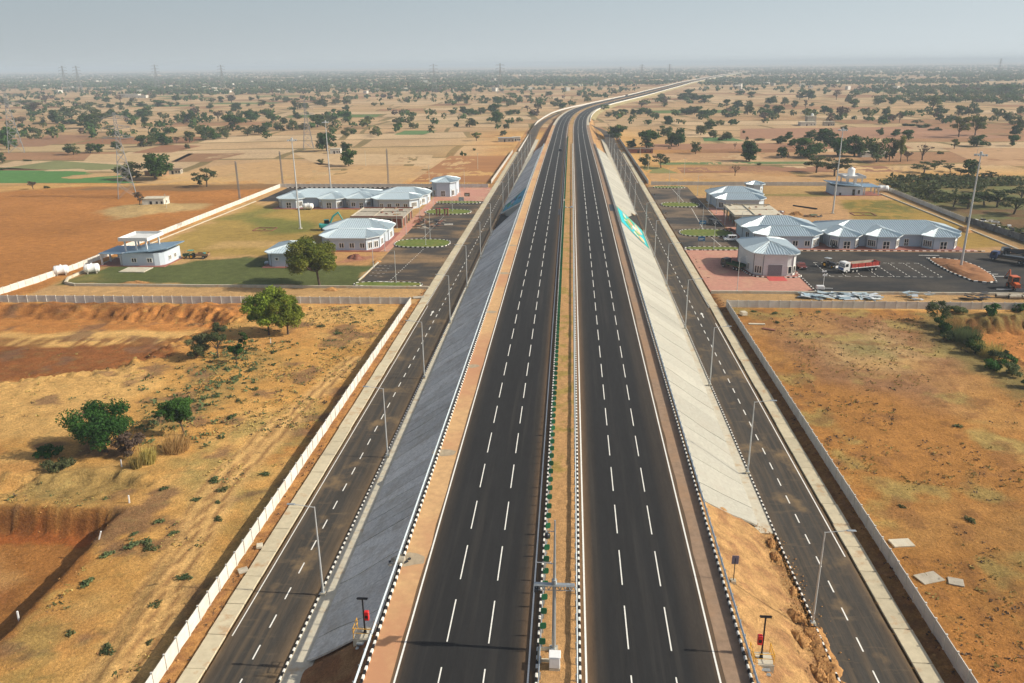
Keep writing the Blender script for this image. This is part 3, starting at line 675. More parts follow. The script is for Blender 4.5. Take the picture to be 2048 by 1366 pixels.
# the triangular return faces of the underpass, abutments, deck edge and its road
def underpass():
    root = struct(empty('underpass', (0, 298, 0)))
    b = MB()
    for s in (-1, 1):
        x = s; 
        for yt, yp, sg in ((279, 297, 1), (313.5, 302.5, -1)):
            t = road_pt(yt, s*toe(yt)); p = road_pt(yp, s*(TOP-.35)); q = road_pt(yp, s*(TOP-.5)); 
            pts = [(t[0], t[1]-298, .02), (p[0], p[1]-298, p[2]), (p[0], yp-298+sg*3, .02)]
            b.poly(pts if (s*sg > 0) else pts[::-1])
    b.build('return_slope', MT['slopeconc'], root)
    b = MB()
    for yy in (288, 309): b.box(-.45, yy-298, -.3, 34.6, 1.0, 5.6)
    b.build('abutment', MT['rawconc'], root)
    b = MB(); b.box(-.45, .5, 4.9, 35.4, 24, 1.1); b.build('deck', MT['rawconc'], root)
    b = MB(); b.box(-.45, 0, -.2, 53, 26, .215); b.build('underpass_road', mat('underpass_asphalt', (.05, .045, .04), .9, var=.2, scale=.5), root)
underpass()
# cross wall in the median above the underpass and the recess in the right shoulder
b = MB(); b.box(0, 0, -.2, 3.5, .5, .55); 
for k in range(6): b.box(-1.5+k*.6, -.26, .05, .58, .03, .3, m=1+k % 2)
b.box(0, 2.2, -.1, 3.3, 3.9, .25, m=3); struct(b.build('median_opening_wall', [MT['conc'], MT['kerbwhite'], MT['kerbblack'], MT['galv']], None, tuple(road_pt(290.5, .06))))
b = MB(); b.box(0, 0, .0, 1.9, 14, .03); struct(b.build('shoulder_joint_recess', MT['darksteel'], None, tuple(road_pt(292, 15.9))))
for yy in (291, 292.5, 286): 
    b = MB(); b.box(0, 0, 0, .75, 5.5, .028); struct(b.build('asphalt_patch', MT['black'], None, tuple(road_pt(yy-(yy-286)*2, -3.2))))
# murals painted on the two slopes beside the underpass
def mural(side, quad, palette, seed, name):
    """quad: (toeA, topA, topB, toeB) by (Y, t); painted patches laid on the slope"""
    r = np.random.default_rng(seed); root = struct(empty(name, (0, 298, 0)))
    def pt(u, v, h):
        (ya, ta), (yb, tb), (yc, tc), (yd, td) = quad
        Y = (ya*(1-v)+yb*v)*(1-u)+(yd*(1-v)+yc*v)*u; t = (ta*(1-v)+tb*v)*(1-u)+(td*(1-v)+tc*v)*u
        o = TOP-.35+(toe(Y)-TOP+.35)*t; z = zr(Y)*(1-t)+.06*t+.13+h; p = road_pt(Y, side*o); return (p[0], p[1]-298, z)
    def patch(u0, v0, pts, m, h):
        q = [pt(u0+a, v0+c_, h) for a, c_ in pts]
        bb = MB(); bb.poly(q if side < 0 else q); bb.build('paint_patch', m, root)
    mats = [mat('mural_paint', c, .7, var=.12, scale=1.5) for c in palette]
    patch(0, 0, [(0, 0), (1, 0), (1, 1), (0, 1)], mats[0], 0)
    for k in range(26):
        u, v = r.uniform(.04, .8), r.uniform(.06, .75); ru, rv = r.uniform(.05, .16), r.uniform(.05, .14); n = 9
        pts = [(max(-u, min(1-u, .08+ru*math.cos(2*math.pi*i/n)*r.uniform(.6, 1.3))), max(-v, min(1-v, .08+rv*math.sin(2*math.pi*i/n)*r.uniform(.6, 1.3)))) for i in range(n)]
        patch(u, v, pts, mats[1+k % (len(mats)-1)], .012+.004*k)
    for a, c_ in (((0, 0), (1, .03)), ((0, .97), (1, 1)), ((0, 0), (.02, 1)), ((.98, 0), (1, 1))):
        patch(0, 0, [(a[0], a[1]), (c_[0], a[1]), (c_[0], c_[1]), (a[0], c_[1])], mats[-1], .13)
    return root
# ------------------------------------------------------------------ service roads
serv = attr_mat('service_asphalt', .88, .16, (.12, 1.3, 9.), (1, .18, 1), .25, 30, .02, .25, [((.13, .095, .06), (1.6, .05, 1), .46, .74, .75), ((.28, .185, .09), (.17, .13, 1), .55, .70, .6), ((.17, .125, .075), (.22, .9, 1), .57, .72, .5)])
S0 = (.050, .045, .039); S1 = (.085, .064, .044); S2 = (.16, .105, .058)
def taper(Ym0, Ym1, target):
    def f(ys, o): k = sst(Ym0, Ym1, ys); return k*(np.sign(o)*target-o)
    return f
for s, nm, y0, y1 in ((-1, 'left_service_road', 690, 1120), (1, 'right_service_road', 640, 790)):
    offs = [26.65, 27.0, 27.8, 29, 31, 33, 33.9, 34.35]; cols = [S2, S2, S1, S0, S0, S0, S1, S2] if s < 0 else [S2, S1, S0, S0, S0, S0, S1, S2]
    offs = [s*o for o in offs]
    ys = ysteps(-10, y1); tf = taper(y0, y1, 17.5); rows = []
    order = list(range(8)) if s > 0 else list(range(7, -1, -1))
    for i in order:
        o = offs[i]; p = road_pt(ys, o+tf(ys, o), 0); p[:, 2] = .02+(zr(ys)-.03)*sst(y0-60, y0+60, ys); rows.append(p)
    Vv = np.stack(rows, 1).reshape(-1, 3); Cc = np.ones((len(ys), 8, 4)); Cc[:, :, :3] = np.array([cols[i] for i in order])[None]
    sr = struct(link(nm, grid_mesh(nm, Vv, 8, len(ys), [serv], Cc.reshape(-1, 4), False)))
    b = MB(); b.poly([(-.075, -1.05, 0), (.075, -1.05, 0), (.075, 1.05, 0), (-.075, 1.05, 0)]); me = b.mesh('centre_dash', MT['mark']); far = MB()
    for k in range(150):
        y = 49.5+4.76*k
        if y < 360: link('centre_dash', me, sr, (-.45+s*30.5, y, .032))
        elif y < y0-70: far.poly([(-.45+s*30.5-.075, y-1, .05), (-.45+s*30.5+.075, y-1, .05), (-.45+s*30.5+.075, y+1, .05), (-.45+s*30.5-.075, y+1, .05)])
    stuff(far.build('distant_centre_dashes', MT['mark'], sr))
    if s < 0:
        for a, e in ((66, 186), (392, 600)): strip('edge_line', [-34.0, -33.88], [.034]*2, a, e, MT['mark'], absz=True, parent=sr)
    else:
        for a, e in ((84, 175), (400, 560)): strip('edge_line', [33.85, 34.0], [.034]*2, a, e, MT['mark'], absz=True, parent=sr)
    strip('slope_foot_apron', [s*24.2, s*26.7] if s > 0 else [s*26.7, s*24.2], [.10, .10], 46 if s < 0 else 88.5, 279, MT['conc'], absz=True)
    strip('slope_foot_apron', [s*24.2, s*26.7] if s > 0 else [s*26.7, s*24.2], [.10, .10], 313, 640, MT['conc'], absz=True)
    kerb(('left' if s < 0 else 'right')+'_apron_kerb', s*26.78, 46 if s < 0 else 62, 640, 280, .5, .2, .2, absz=.03, missing=lambda y: 281 < y < 311)
    # direction arrow
    b = MB(); yy = 180 if s < 0 else 181; z = .036; x0 = -.45+s*31.9
    b.poly([(x0-.12, yy-2, z), (x0+.12, yy-2, z), (x0+.12, yy+.6, z), (x0-.12, yy+.6, z)]); b.poly([(x0-.4, yy+.6, z), (x0+.4, yy+.6, z), (x0, yy+2, z)]); b.build('arrow_marking', MT['mark'], sr)
    # covered drain used as a footpath: cast slabs
    b = MB(); b.box(0, 0, 0, 2.0, 4.94, .24, bev=.04); me = b.mesh('cover_slab', MT['slab']); fp = struct(empty(('left' if s < 0 else 'right')+'_covered_drain', (-.45+s*35.6, 46, 0)))
    y = 46.; far = MB(); k = 0
    while y < 545:
        if y < 430: q = link('cover_slab', me, fp, (rng.normal(0, .03), y-46+2.5, -.04+rng.normal(0, .012)), rng.normal(0, .003))
        else: far.box(0, y-46+2.5, -.04, 2., 4.94, .24)
        y += 5
    stuff(far.build('distant_cover_slabs', MT['slab'], fp))
    kerb(('left' if s < 0 else 'right')+'_footpath_kerb', s*34.4, 187, 400, 0, .55, .2, .2, absz=.0)
mural(1, [(249, .95), (266, .04), (296, .04), (278, .95)], [(.02, .42, .48), (.55, .30, .14), (.14, .36, .14), (.70, .62, .50), (.60, .42, .20), (.45, .5, .42), (.08, .30, .16)], 3, 'right_slope_mural')
mural(-1, [(314.5, .95), (307, .04), (345, .04), (330, .95)], [(.06, .33, .46), (.08, .38, .56), (.03, .20, .10), (.30, .36, .42), (.04, .10, .20), (.06, .30, .16)], 5, 'left_slope_mural')
# long white parapets that follow the expressway into the distance
for s, pts in ((-1, [(548, 34.6), (690, 34.4), (805, 33.6), (957, 30), (1064, 24), (1135, 18.5), (1400, 17.6), (4600, 17.6)]), (1, [(800, 17.6), (1400, 17.6), (4600, 17.6)])):
    ys = ysteps(pts[0][0], pts[-1][0]); o = np.interp(ys, [p[0] for p in pts], [p[1] for p in pts])*s; P0 = road_pt(ys, o); 
    if s < 0: P0[:, 2] = np.where(ys < 720, 0, P0[:, 2]*sst(720, 800, ys))
    wd = .35; P1 = P0+np.array((wd, 0, 0)); h = .95
    Vv = np.stack([P0-np.array((0, 0, .5)), P0+np.array((0, 0, h)), P1+np.array((0, 0, h)), P1-np.array((0, 0, .5))], 1).reshape(-1, 3)
    o_ = link('parapet', grid_mesh('parapet', Vv, 4, len(ys), [MT['wall']], None, False)); tag(o_, ('long white parapet on the left of the expressway running to the horizon' if s < 0 else 'white parapet on the right of the expressway beyond the curve'), 'parapet')

# ------------------------------------------------------------------ precast boundary walls
_pcache = {}
def wall(label, p0, p1, h=1.75, L=2.5, group='precast boundary walls', m='wall'):
    d = math.hypot(p1[0]-p0[0], p1[1]-p0[1]); n = max(1, round(d/L)); L = d/n; a = math.atan2(p1[1]-p0[1], p1[0]-p0[0])
    root = empty('boundary_wall', (p0[0], p0[1], 0), a, label, 'wall', group)
    key = (round(L, 2), h, m)
    if key not in _pcache:
        b = MB(); k = 4; ph = h/k
        for i in range(k): b.box(L/2, 0, i*ph-(.2 if i == 0 else 0), L-.2, .08, ph-.03+(.2 if i == 0 else 0)); 
        b.box(L/2, 0, 0, L-.2, .04, h-.04); pm = b.mesh('wall_panel', MT[m])
        b = MB(); b.box(0, 0, -.2, .17, .24, h+.30); _pcache[key] = (pm, b.mesh('post', MT[m]))
    pm, po = _pcache[key]
    for i in range(n):
        link('wall_panel', pm, root, (i*L, rng.normal(0, .012), rng.normal(0, .02)), rng.normal(0, .003))
        link('post', po, root, (i*L, 0, 0))
    link('post', po, root, (d, 0, 0))
    return root
wall('long precast wall in the left foreground beside the service road', (-38.9, 46), (-38.9, 187.3))
wall('precast wall across the bottom of the left rest area', (-39.1, 187.4), (-230, 183.5))
wall('sunlit precast wall down the far left side of the left rest area', (-150, 185.6), (-145, 218)); wall('sunlit precast wall between the red ploughed field and the left rest area', (-145, 218.2), (-141.4, 384))
wall('precast wall along the far end of the left rest area', (-141.2, 384.3), (-39.2, 384.6)); wall('precast wall beside the left service road beyond the rest area', (-39.0, 398), (-38.6, 545))
wall('long shaded precast wall in the right foreground beside the service road', (38.2, 46), (38.2, 187.6)); wall('precast wall across the bottom of the right rest area', (38.4, 187.8), (150, 188.8))
wall('dark precast wall slanting down the far right of the right rest area', (144.2, 386), (144, 300)); wall('dark stained wall with whitish rubble along its top at the right edge', (144.2, 299.6), (151, 232), 2.1, m='stained')
wall('precast wall along the far end of the right rest area', (39.2, 393.4), (141, 391)); wall('shaded precast wall beside the right service road beyond the rest area', (38.4, 398), (37.6, 640))
# ------------------------------------------------------------------ rest areas: paving, kerbs, islands
def sheet(name, P, m, z=.05, skirt=.25):
    b = MB(); b.prism(P, z-skirt, z, bottom=False); return struct(b.build(name, m))
yard = attr_mat('yard_asphalt', .9, .2, (.12, .9, 8.), None, .25, 25, .02, .25)
def yard_sheet(name, x0, x1, y0, y1, dark, dusty, seed, hole=None, z=.05, st=1.):
    xs = np.arange(x0, x1+.01, st); ys = np.arange(y0, y1+.01, st); X, Y = np.meshgrid(xs, ys); f = fbm(X+seed, Y*1.6-seed, 4, .07); g = fbm(X*.6+seed, Y*2.6, 3, .2)
    k = (sst(.42, .66, f)*.8+.35*sst(.5, .7, g))[..., None].clip(0, 1); Cc = np.ones(X.shape+(4,)); Cc[..., :3] = np.array(dark)*(1-k)+np.array(dusty)*k
    return struct(link(name, grid_mesh(name, np.stack([X, Y, np.full(X.shape, z)], -1).reshape(-1, 3), len(xs), len(ys), [yard], Cc.reshape(-1, 4), False)))
yard_sheet('left_car_park', -57, -36.7, 202.5, 345, (.050, .044, .038), (.24, .155, .08), 3)
yard_sheet('right_car_park', 36.7, 56, 250, 386, (.042, .040, .039), (.16, .115, .075), 8)
yard_sheet('right_truck_yard', 64, 156, 201.5, 249.5, (.020, .020, .021), (.055, .047, .038), 5)
yard_sheet('left_rear_lane', -137, -62, 365, 382, (.022, .022, .023), (.05, .043, .036), 9); yard_sheet('left_rear_lane', -137, -126, 342, 365, (.022, .022, .023), (.05, .043, .036), 9)
sheet('left_rear_paving', [(-60.5, 347), (-36.7, 344), (-36.7, 384), (-60.5, 384)], MT['paver'], .055)
sheet('right_front_paving', [(36.7, 200.8), (63.4, 200.8), (63.6, 224), (63.8, 250), (36.7, 250)], MT['paver'], .06)
sheet('footway', [(-62, 245.4), (-57.2, 245), (-57.2, 346), (-60.5, 346), (-60.3, 276), (-61, 262)], MT['paver'], .09)
sheet('footway', [(56.2, 255), (60, 258), (61, 330), (56.2, 330)], MT['paver'], .09); sheet('footway', [(64, 250), (126, 250.2), (126, 253.4), (64, 253.2)], MT['paver'], .12)
# outlying kerb stones in rest areas
def kerb_line(name, pts, length=.9, wid=.3, hgt=.28, near=300, closed=False, z=.03):
    me = {}
    for k, mm in enumerate(('kerbwhite', 'kerbblack')):
        b = MB(); b.box(0, 0, 0, length-.03, wid, hgt, bev=.03); me[k] = b.mesh('kerb_stone', MT[mm])
    root = struct(empty(name, (pts[0][0], pts[0][1], 0))); i = 0; car = 0.
    P = pts+[pts[0]] if closed else pts
    for a, c_ in zip(P[:-1], P[1:]):
        d = math.hypot(c_[0]-a[0], c_[1]-a[1]); an = math.atan2(c_[1]-a[1], c_[0]-a[0]); s = car
        while s < d:
            t = s/d
            if i < near: link('kerb_stone', me[i % 2], root, (a[0]+(c_[0]-a[0])*t-pts[0][0], a[1]+(c_[1]-a[1])*t-pts[0][1], z), an)
            i += 1; s += length
        car = s-d
    return root
def island(cx0, cy0, lx, ly, grass=True, seed=0):
    n = 34; pts = []
    for i in range(n):
        a = 2*math.pi*i/n; ca, sa = math.cos(a), math.sin(a)
        pts.append((cx0+lx*abs(ca)**.62*(1 if ca > 0 else -1), cy0+ly*abs(sa)**.8*(1 if sa > 0 else -1)))
    root = kerb_line('traffic_island', pts, .8, .3, .3, closed=True)
    b = MB(); b.prism([(cx0+(x-cx0)*.965-pts[0][0], cy0+(y-cy0)*.955-pts[0][1]) for x, y in pts], .0, .26, bottom=False)
    g = mat('island_grass', (.115, .155, .024), .95, var=.35, scale=1.2, bump=1., bscale=7, dirt=((.26, .20, .06), .35, .5, .75)) if grass else MT['soil']
    b.build('island_turf' if grass else 'island_soil', g, root); return root, pts
island(-48.5, 205.2, 9.3, 2.3); island(-48.5, 257.5, 9.2, 6.2); island(-48.6, 317, 9.2, 5.6); island(-47.5, 340, 9.5, 2.6)
island(46, 252.2, 9.2, 2.2); island(47.3, 277, 9.0, 6.2); island(46, 335.5, 7.8, 5.6); island(47, 385, 7.4, 2.8)
kerb_line('yard_kerb', [(63.6, 250), (128, 250.6)], 1.1, .3, .3); kerb_line('paving_kerb', [(63.5, 201), (63.6, 222)], 1.0, .3, .25); kerb_line('rear_lane_kerb', [(-137, 382.6), (-62, 382.4)], 1.2, .35, .4); kerb_line('island_kerb', [(36.8, 250), (55, 250.2)], .9, .3, .3)
def low_wall(name, label, pts, h=.7, wd=.45, m='conc'):
    b = MB(); x0, y0 = pts[0]
    for a, c_ in zip(pts[:-1], pts[1:]):
        d = math.hypot(c_[0]-a[0], c_[1]-a[1]); b.box((a[0]+c_[0])/2-x0, (a[1]+c_[1])/2-y0, -.3, d+wd*.9, wd, h+.3+rng.uniform(0, .01), rz=math.atan2(c_[1]-a[1], c_[0]-a[0]))
    return tag(b.build(name, MT[m], None, (x0, y0, 0)), label, 'low wall')
low_wall('plinth_wall', 'low concrete plinth wall along the front of the left lawn', [(-37, 201.6), (-134, 201), (-138, 203), (-140.3, 208), (-140.5, 222)])
low_wall('plinth_wall', 'low concrete edge running back from the pump house beside the left lawn', [(-140.6, 226), (-140.4, 262), (-137.6, 342)], .25, .4)
low_wall('plinth_wall', 'low concrete plinth wall along the front of the truck yard', [(36.8, 200.2), (63, 200.4), (128, 201)])
low_wall('plinth_wall', 'long pale edging slanting past the right lawn', [(137.6, 366), (138.8, 310), (139.4, 254)], .35, .5)
low_wall('plinth_wall', 'pale edging along the left side of the left car park', [(-57.6, 209), (-57.0, 232)], .3, .35)
# parking lines
def lines(segs, wd=.14, z=.07, dash=None):
    b = MB()
    for (x0, y0, x1, y1) in segs:
        d = math.hypot(x1-x0, y1-y0); a = math.atan2(y1-y0, x1-x0); s = 0
        while s < d:
            L = min(dash[0] if dash else d, d-s); t = (s+L/2)/d; X, Y = x0+(x1-x0)*t, y0+(y1-y0)*t; c_, n_ = math.cos(a), math.sin(a)
            b.poly([(X+c_*u-n_*v, Y+n_*u+c_*v, z) for u, v in ((-L/2, -wd/2), (L/2, -wd/2), (L/2, wd/2), (-L/2, wd/2))]); s += (sum(dash) if dash else d+1)
    return struct(b.build('parking_lines', MT['mark']))
lines([(x, 218.6, x, 234.6) for x in (71.9, 76.2, 80.5, 84.8, 89, 93.2, 97.5, 101.7)]+[(71.9, 218.6, 102, 218.6), (71.9, 234.6, 102, 234.6)], .18, dash=(1.1, 1.1))
lines([(-49, 208, -46.6, 250), (-49.8, 264, -49, 310)], .14, dash=(1., 1.)); lines([(-56, 212+k*3, -52, 211+k*3) for k in range(1, 6)], .12, dash=(.8, .8)); lines([(49, 256, 48, 270), (47.5, 284, 49.5, 328), (48.5, 344, 48, 380), (55.4, 290, 55.6, 350)], .14)
lines([(104.5, 222+k*2.6, 109.5+k*.8, 222+k*2.6) for k in range(4)][:0]+[(112.5, 228, 115.5, 228), (113.5, 225, 117.5, 225), (114.2, 222.4, 118.2, 222.4), (115, 220, 119.6, 220), (106, 245, 112, 245), (110, 206.3, 114, 206.3)], .35)
# long bare-earth island in the truck yard
def earth_island():
    P = [(106.8, 240.5), (109.5, 241.2), (115.2, 238.5), (116.5, 230), (115.6, 220), (113.6, 214), (111, 212.6), (107.6, 214.4), (106.0, 224), (106.0, 234)]
    root = kerb_line('earth_island', P, 1.0, .35, .35, closed=True); n = 14; b = MB(); cxm, cym = 110.8, 227
    Vv = []; F = []
    for k in range(6):
        for i in range(len(P)): t = 1-k/6; Vv.append((cxm+(P[i][0]-cxm)*t*.97-P[0][0], cym+(P[i][1]-cym)*t*.97-P[0][1], .25+.7*math.sin(min(1, k/2.)*1.57)+rng.uniform(-.3, .3)*(k > 0)))
    m_ = len(P)
    for k in range(5):
        for i in range(m_): F.append((k*m_+i, k*m_+(i+1) % m_, (k+1)*m_+(i+1) % m_, (k+1)*m_+i))
    F.append(tuple(5*m_+i for i in range(m_))); b.add(Vv, F, 0, True); b.build('island_soil', MT['redsoil'], root)
MT['redsoil'] = mat('red_earth', (.33, .155, .065), .95, var=.4, scale=1.2, bump=1., bscale=3, dirt=((.20, .085, .035), .6, .42, .62))
earth_island()

# ------------------------------------------------------------------ buildings with hipped metal roofs
def offset_poly(P, d):
    """grow a convex counter-clockwise polygon"""
    n = len(P); out = []
    for i in range(n):
        p0, p1, p2 = Vector(P[i-1]), Vector(P[i]), Vector(P[(i+1) % n])
        e1 = (p1-p0).normalized(); e2 = (p2-p1).normalized(); n1 = Vector((e1.y, -e1.x)); n2 = Vector((e2.y, -e2.x)); b = (n1+n2); k = b.dot(n1)
        out.append(tuple(p1+b*(d/max(k, .35))))
    return out
def roof(P, eave, ridge, rh, parent, over=.9, rib=.72, ox=0, oy=0, fas=.28):
    """hipped roof over polygon P (world xy) with a ridge segment, standing ribs on every face"""
    E = [(x-ox, y-oy) for x, y in offset_poly(P, over)]; A = Vector((ridge[0][0]-ox, ridge[0][1]-oy, rh)); B = Vector((ridge[1][0]-ox, ridge[1][1]-oy, rh))
    b = MB(); n = len(E); near = [0 if (Vector(e)-A.xy).length <= (Vector(e)-B.xy).length else 1 for e in E]
    for i in range(n):
        j = (i+1) % n; e0, e1 = Vector((*E[i], eave)), Vector((*E[j], eave)); r0, r1 = (A, B)[near[i]], (A, B)[near[j]]
        pts = [e0, e1, r1] + ([r0] if near[i] != near[j] else []); b.poly(pts, 0)
        b.poly([e0-Vector((0, 0, fas)), e1-Vector((0, 0, fas)), e1, e0], 1)
        u = (e1-e0); Lu = u.length; u.normalize(); nm = u.cross(r1-e0).normalized(); nm = nm if nm.z > 0 else -nm; v = nm.cross(u); v = v if (r1-e0).dot(v) > 0 else -v
        q = [((p-e0).dot(u), (p-e0).dot(v)) for p in pts]
        us = [a for a, _ in q]; k = math.floor(min(us)/rib)*rib+rib*.5
        while k < max(us):
            hit = []
            for (a0, c0), (a1, c1) in zip(q, q[1:]+q[:1]):
                if (a0-k)*(a1-k) < 0: hit.append(c0+(c1-c0)*(k-a0)/(a1-a0))
            if len(hit) >= 2 and max(hit)-min(hit) > .25:
                f0, f1 = min(hit), max(hit); base = e0+u*k
                W = .09; pp = [base+v*f0-u*W, base+v*f0+nm*.17, base+v*f0+u*W, base+v*f1-u*W, base+v*f1+nm*.17, base+v*f1+u*W]
                b.add(pp, [(0, 1, 4, 3), (1, 2, 5, 4), (0, 2, 1)], 2)
            k += rib
        if near[i] == near[j] or True: b.bar(e0+nm*.03, r0+nm*.03, .08, n=4, m=1, caps=False)
    b.bar(A+Vector((0, 0, .04)), B+Vector((0, 0, .04)), .1, n=4, m=1, caps=False) if (A-B).length > .1 else None
    b.poly([(x, y, eave-fas+.02) for x, y in E[::-1]], 1)
    return b.build('roof', [MT['roof'], MT['fascia'], MT['roofrib']], parent)
MT['roofrib'] = mat('roof_rib', (.44, .53, .58), .4, metal=.2, var=.05, spec=.5)
_wc = {}
def window(parent, x, y, a, wd, z, h, n, ox, oy, door=False, frame='kerbwhite', glass='glass'):
    """window whose outward normal points at angle a; frame proud of the wall, panes as children"""
    key = (wd, h, n, door, frame)
    if key not in _wc:
        b = MB(); t = .15; b.box(0, .02, 0, wd+2*t, .14, t); b.box(0, .02, h-t, wd+2*t, .14, t)
        for i in range(n+1): b.box(-wd/2+wd*i/n, .02, t, t*1.2, .14, h-2*t)
        if door: b.box(0, .02, h*.42, wd, .12, t*.8)
        b2 = MB(); b2.box(0, .0, t, wd/n-t*1.2, .06, h-2*t); _wc[key] = (b.mesh('window', MT[frame]), b2.mesh('pane', MT[glass]))
    fm, pm = _wc[key]; o = link('door' if door else 'window', fm, parent, (x-ox, y-oy, z), a-math.pi/2)
    for i in range(n): link('pane', pm, o, (-wd/2+wd*(i+.5)/n, 0, 0))
    return o
def building(name, label, mods, eave, wins=(), plinth=None, cat='building', wallm='bwall', over=.9, pipes=True, group=None):
    """mods: list of (polygon ccw, ridge segment, ridge height, eave height or None); wins: (module, edge, t, width, sill, height, panes, door)"""
    ox, oy = mods[0][1][0]; root = empty(name, (ox, oy, 0), 0, label, cat, group)
    b = MB()
    for P, rd, rh, ev in mods: b.prism([(x-ox, y-oy) for x, y in P], -.2, (ev or eave)-.2, bottom=False)
    b.build('wall', MT[wallm], root)
    for P, rd, rh, ev in mods: roof(P, ev or eave, rd, rh, root, over, ox=ox, oy=oy)
    if plinth:
        b = MB(); b.prism([(x-ox, y-oy) for x, y in plinth], -.2, .2, bottom=False); b.build('plinth', MT['redtile'], root)
    if pipes:
        for P, rd, rh, ev in mods:
            for i, (x, y) in enumerate(P):
                e = Vector(P[i])-Vector(P[i-1]); f_ = Vector(P[(i+1) % len(P)])-Vector(P[i])
                if e.angle(f_) > R(24): 
                    q = offset_poly(P, .07)[i]; bb = MB(); bb.bar((q[0]-ox, q[1]-oy, 0), (q[0]-ox, q[1]-oy, (ev or eave)-.3), .075, n=6); bb.build('downpipe', MT['pipe'], root)
    for (mi, ei, t, wd, sill, h, n, door) in wins:
        P = mods[mi][0]; a, c_ = P[ei], P[(ei+1) % len(P)]; nrm = math.atan2(-(c_[0]-a[0]), c_[1]-a[1])
        x, y = a[0]+(c_[0]-a[0])*t, a[1]+(c_[1]-a[1])*t; window(root, x+.03*math.cos(nrm), y+.03*math.sin(nrm), nrm, wd, sill, h, n, ox, oy, door)
    return root
MT['pipe'] = mat('downpipe_grey', (.10, .12, .14), .5, var=.1)
def bay(x0, x1, y0, y1, c=2.0, cy=2.6):
    """eight-sided bay: chamfered at the corners, counter-clockwise from the front left"""
    return [(x0+c, y0), (x1-c, y0), (x1, y0+cy), (x1, y1-cy), (x1-c, y1), (x0+c, y1), (x0, y1-cy), (x0, y0+cy)]
FW = lambda mi: [(mi, 0, .5, 2.0, .15, 2.5, 2, True), (mi, 7, .5, 2.7, .7, 2.1, 4, False), (mi, 1, .5, 2.7, .7, 2.1, 4, False)]
# left rest area
building('lodge', 'long low building with three hipped bays at the back of the left rest area',
    [(bay(-121, -81, 328, 348, 2, 3), ((-112, 338), (-90, 338)), 6.3, None), (bay(-121.6, -111.2, 324, 335, 2.2, 3), ((-116.4, 329), (-116.4, 333)), 5.9, None), (bay(-104.4, -94.2, 323.8, 335, 2.2, 3), ((-99.3, 329), (-99.3, 333)), 5.9, None), (bay(-93.2, -82.2, 325, 336, 2.2, 3), ((-87.7, 330), (-87.7, 334)), 5.9, None)], 4.15,
    FW(1)+FW(2)+[(3, 0, .25, 1.6, .8, 1.8, 2, False), (3, 0, .75, 1.6, .15, 2.4, 2, True), (3, 7, .5, 2., .8, 1.8, 3, False), (3, 1, .5, 2., .8, 1.8, 3, False)], [(-123, 322.5), (-80, 322.5), (-80, 345), (-123, 345)])
building('restaurant', 'pale two-bay building with stepped hipped roof behind the raw brick one on the left',
    [(bay(-81.5, -60.5, 332, 350, 3, 5), ((-74, 341), (-67, 341)), 6.6, None), (bay(-81.5, -62.3, 323, 338, 3.2, 4), ((-77, 330), (-67, 330)), 5.7, None)], 4.2,
    [(1, 0, .1, 1.3, .8, 1.6, 2, False), (1, 0, .35, 1.6, .8, 1.6, 2, False), (1, 0, .62, 1.6, .15, 2.4, 2, True), (1, 0, .88, 1.6, .8, 1.6, 2, False), (1, 1, .5, 2.6, .7, 2, 4, False), (1, 2, .5, 2.6, .7, 2, 4, False), (0, 2, .4, 2.4, .7, 2, 4, False), (0, 1, .5, 2.4, .7, 2, 4, False)])
building('shop', 'pale building with two overlapping hipped roofs nearest in the left rest area',
    [(bay(-82, -60.6, 256, 274.5, 3.5, 5), ((-75, 265), (-68, 265)), 6.9, None), (bay(-80, -61.2, 246.2, 262, 3.4, 4), ((-75.5, 253), (-66, 253)), 5.7, None)], 4.25,
    [(1, 0, .08, 1.5, .9, 1.7, 2, False), (1, 0, .34, 1.5, .9, 1.7, 2, False), (1, 0, .62, 1.5, .9, 1.7, 2, False), (1, 0, .9, 1.5, .9, 1.7, 2, False), (1, 7, .5, 1.6, .9, 1.7, 2, False), (1, 1, .3, 1.5, .6, 2.1, 2, False), (1, 1, .75, 1.5, .6, 2.1, 2, False), (1, 2, .5, 2.4, .6, 2.1, 3, False), (0, 2, .5, 3., .6, 2.1, 4, False), (0, 1, .5, 2.6, .6, 2.1, 3, False), (0, 3, .5, 2.6, .6, 2.1, 3, False)], [(-79, 244.6), (-60, 244.6), (-59.4, 250), (-59.4, 275), (-64, 275), (-79, 250)])
building('kiosk', 'tall pale kiosk on red paving at the back of the left rest area', [(bay(-62, -51.2, 356, 373, 2.4, 3.4), ((-56.6, 362.5), (-56.6, 366.5)), 8.0, None)], 6.5,
    [(0, 0, .5, 1.8, .15, 2.6, 2, True), (0, 7, .5, 1.6, .4, 2.4, 2, False), (0, 1, .5, 1.6, .4, 2.4, 2, False), (0, 2, .3, 1.6, .4, 2.4, 2, False)], None, 'kiosk')
building('toilet_block', 'small pale cabin with a hipped roof behind the tree on the left lawn', [(bay(-89, -79.2, 224, 240, 1.6, 2), ((-84.1, 230), (-84.1, 234)), 5.5, None)], 4.3, [(0, 0, .25, .9, 2., .9, 1, False), (0, 0, .75, .9, 2., .9, 1, False)], [(-90, 222.6), (-77.5, 222.6), (-76, 227), (-76, 240), (-90, 240)], 'cabin')
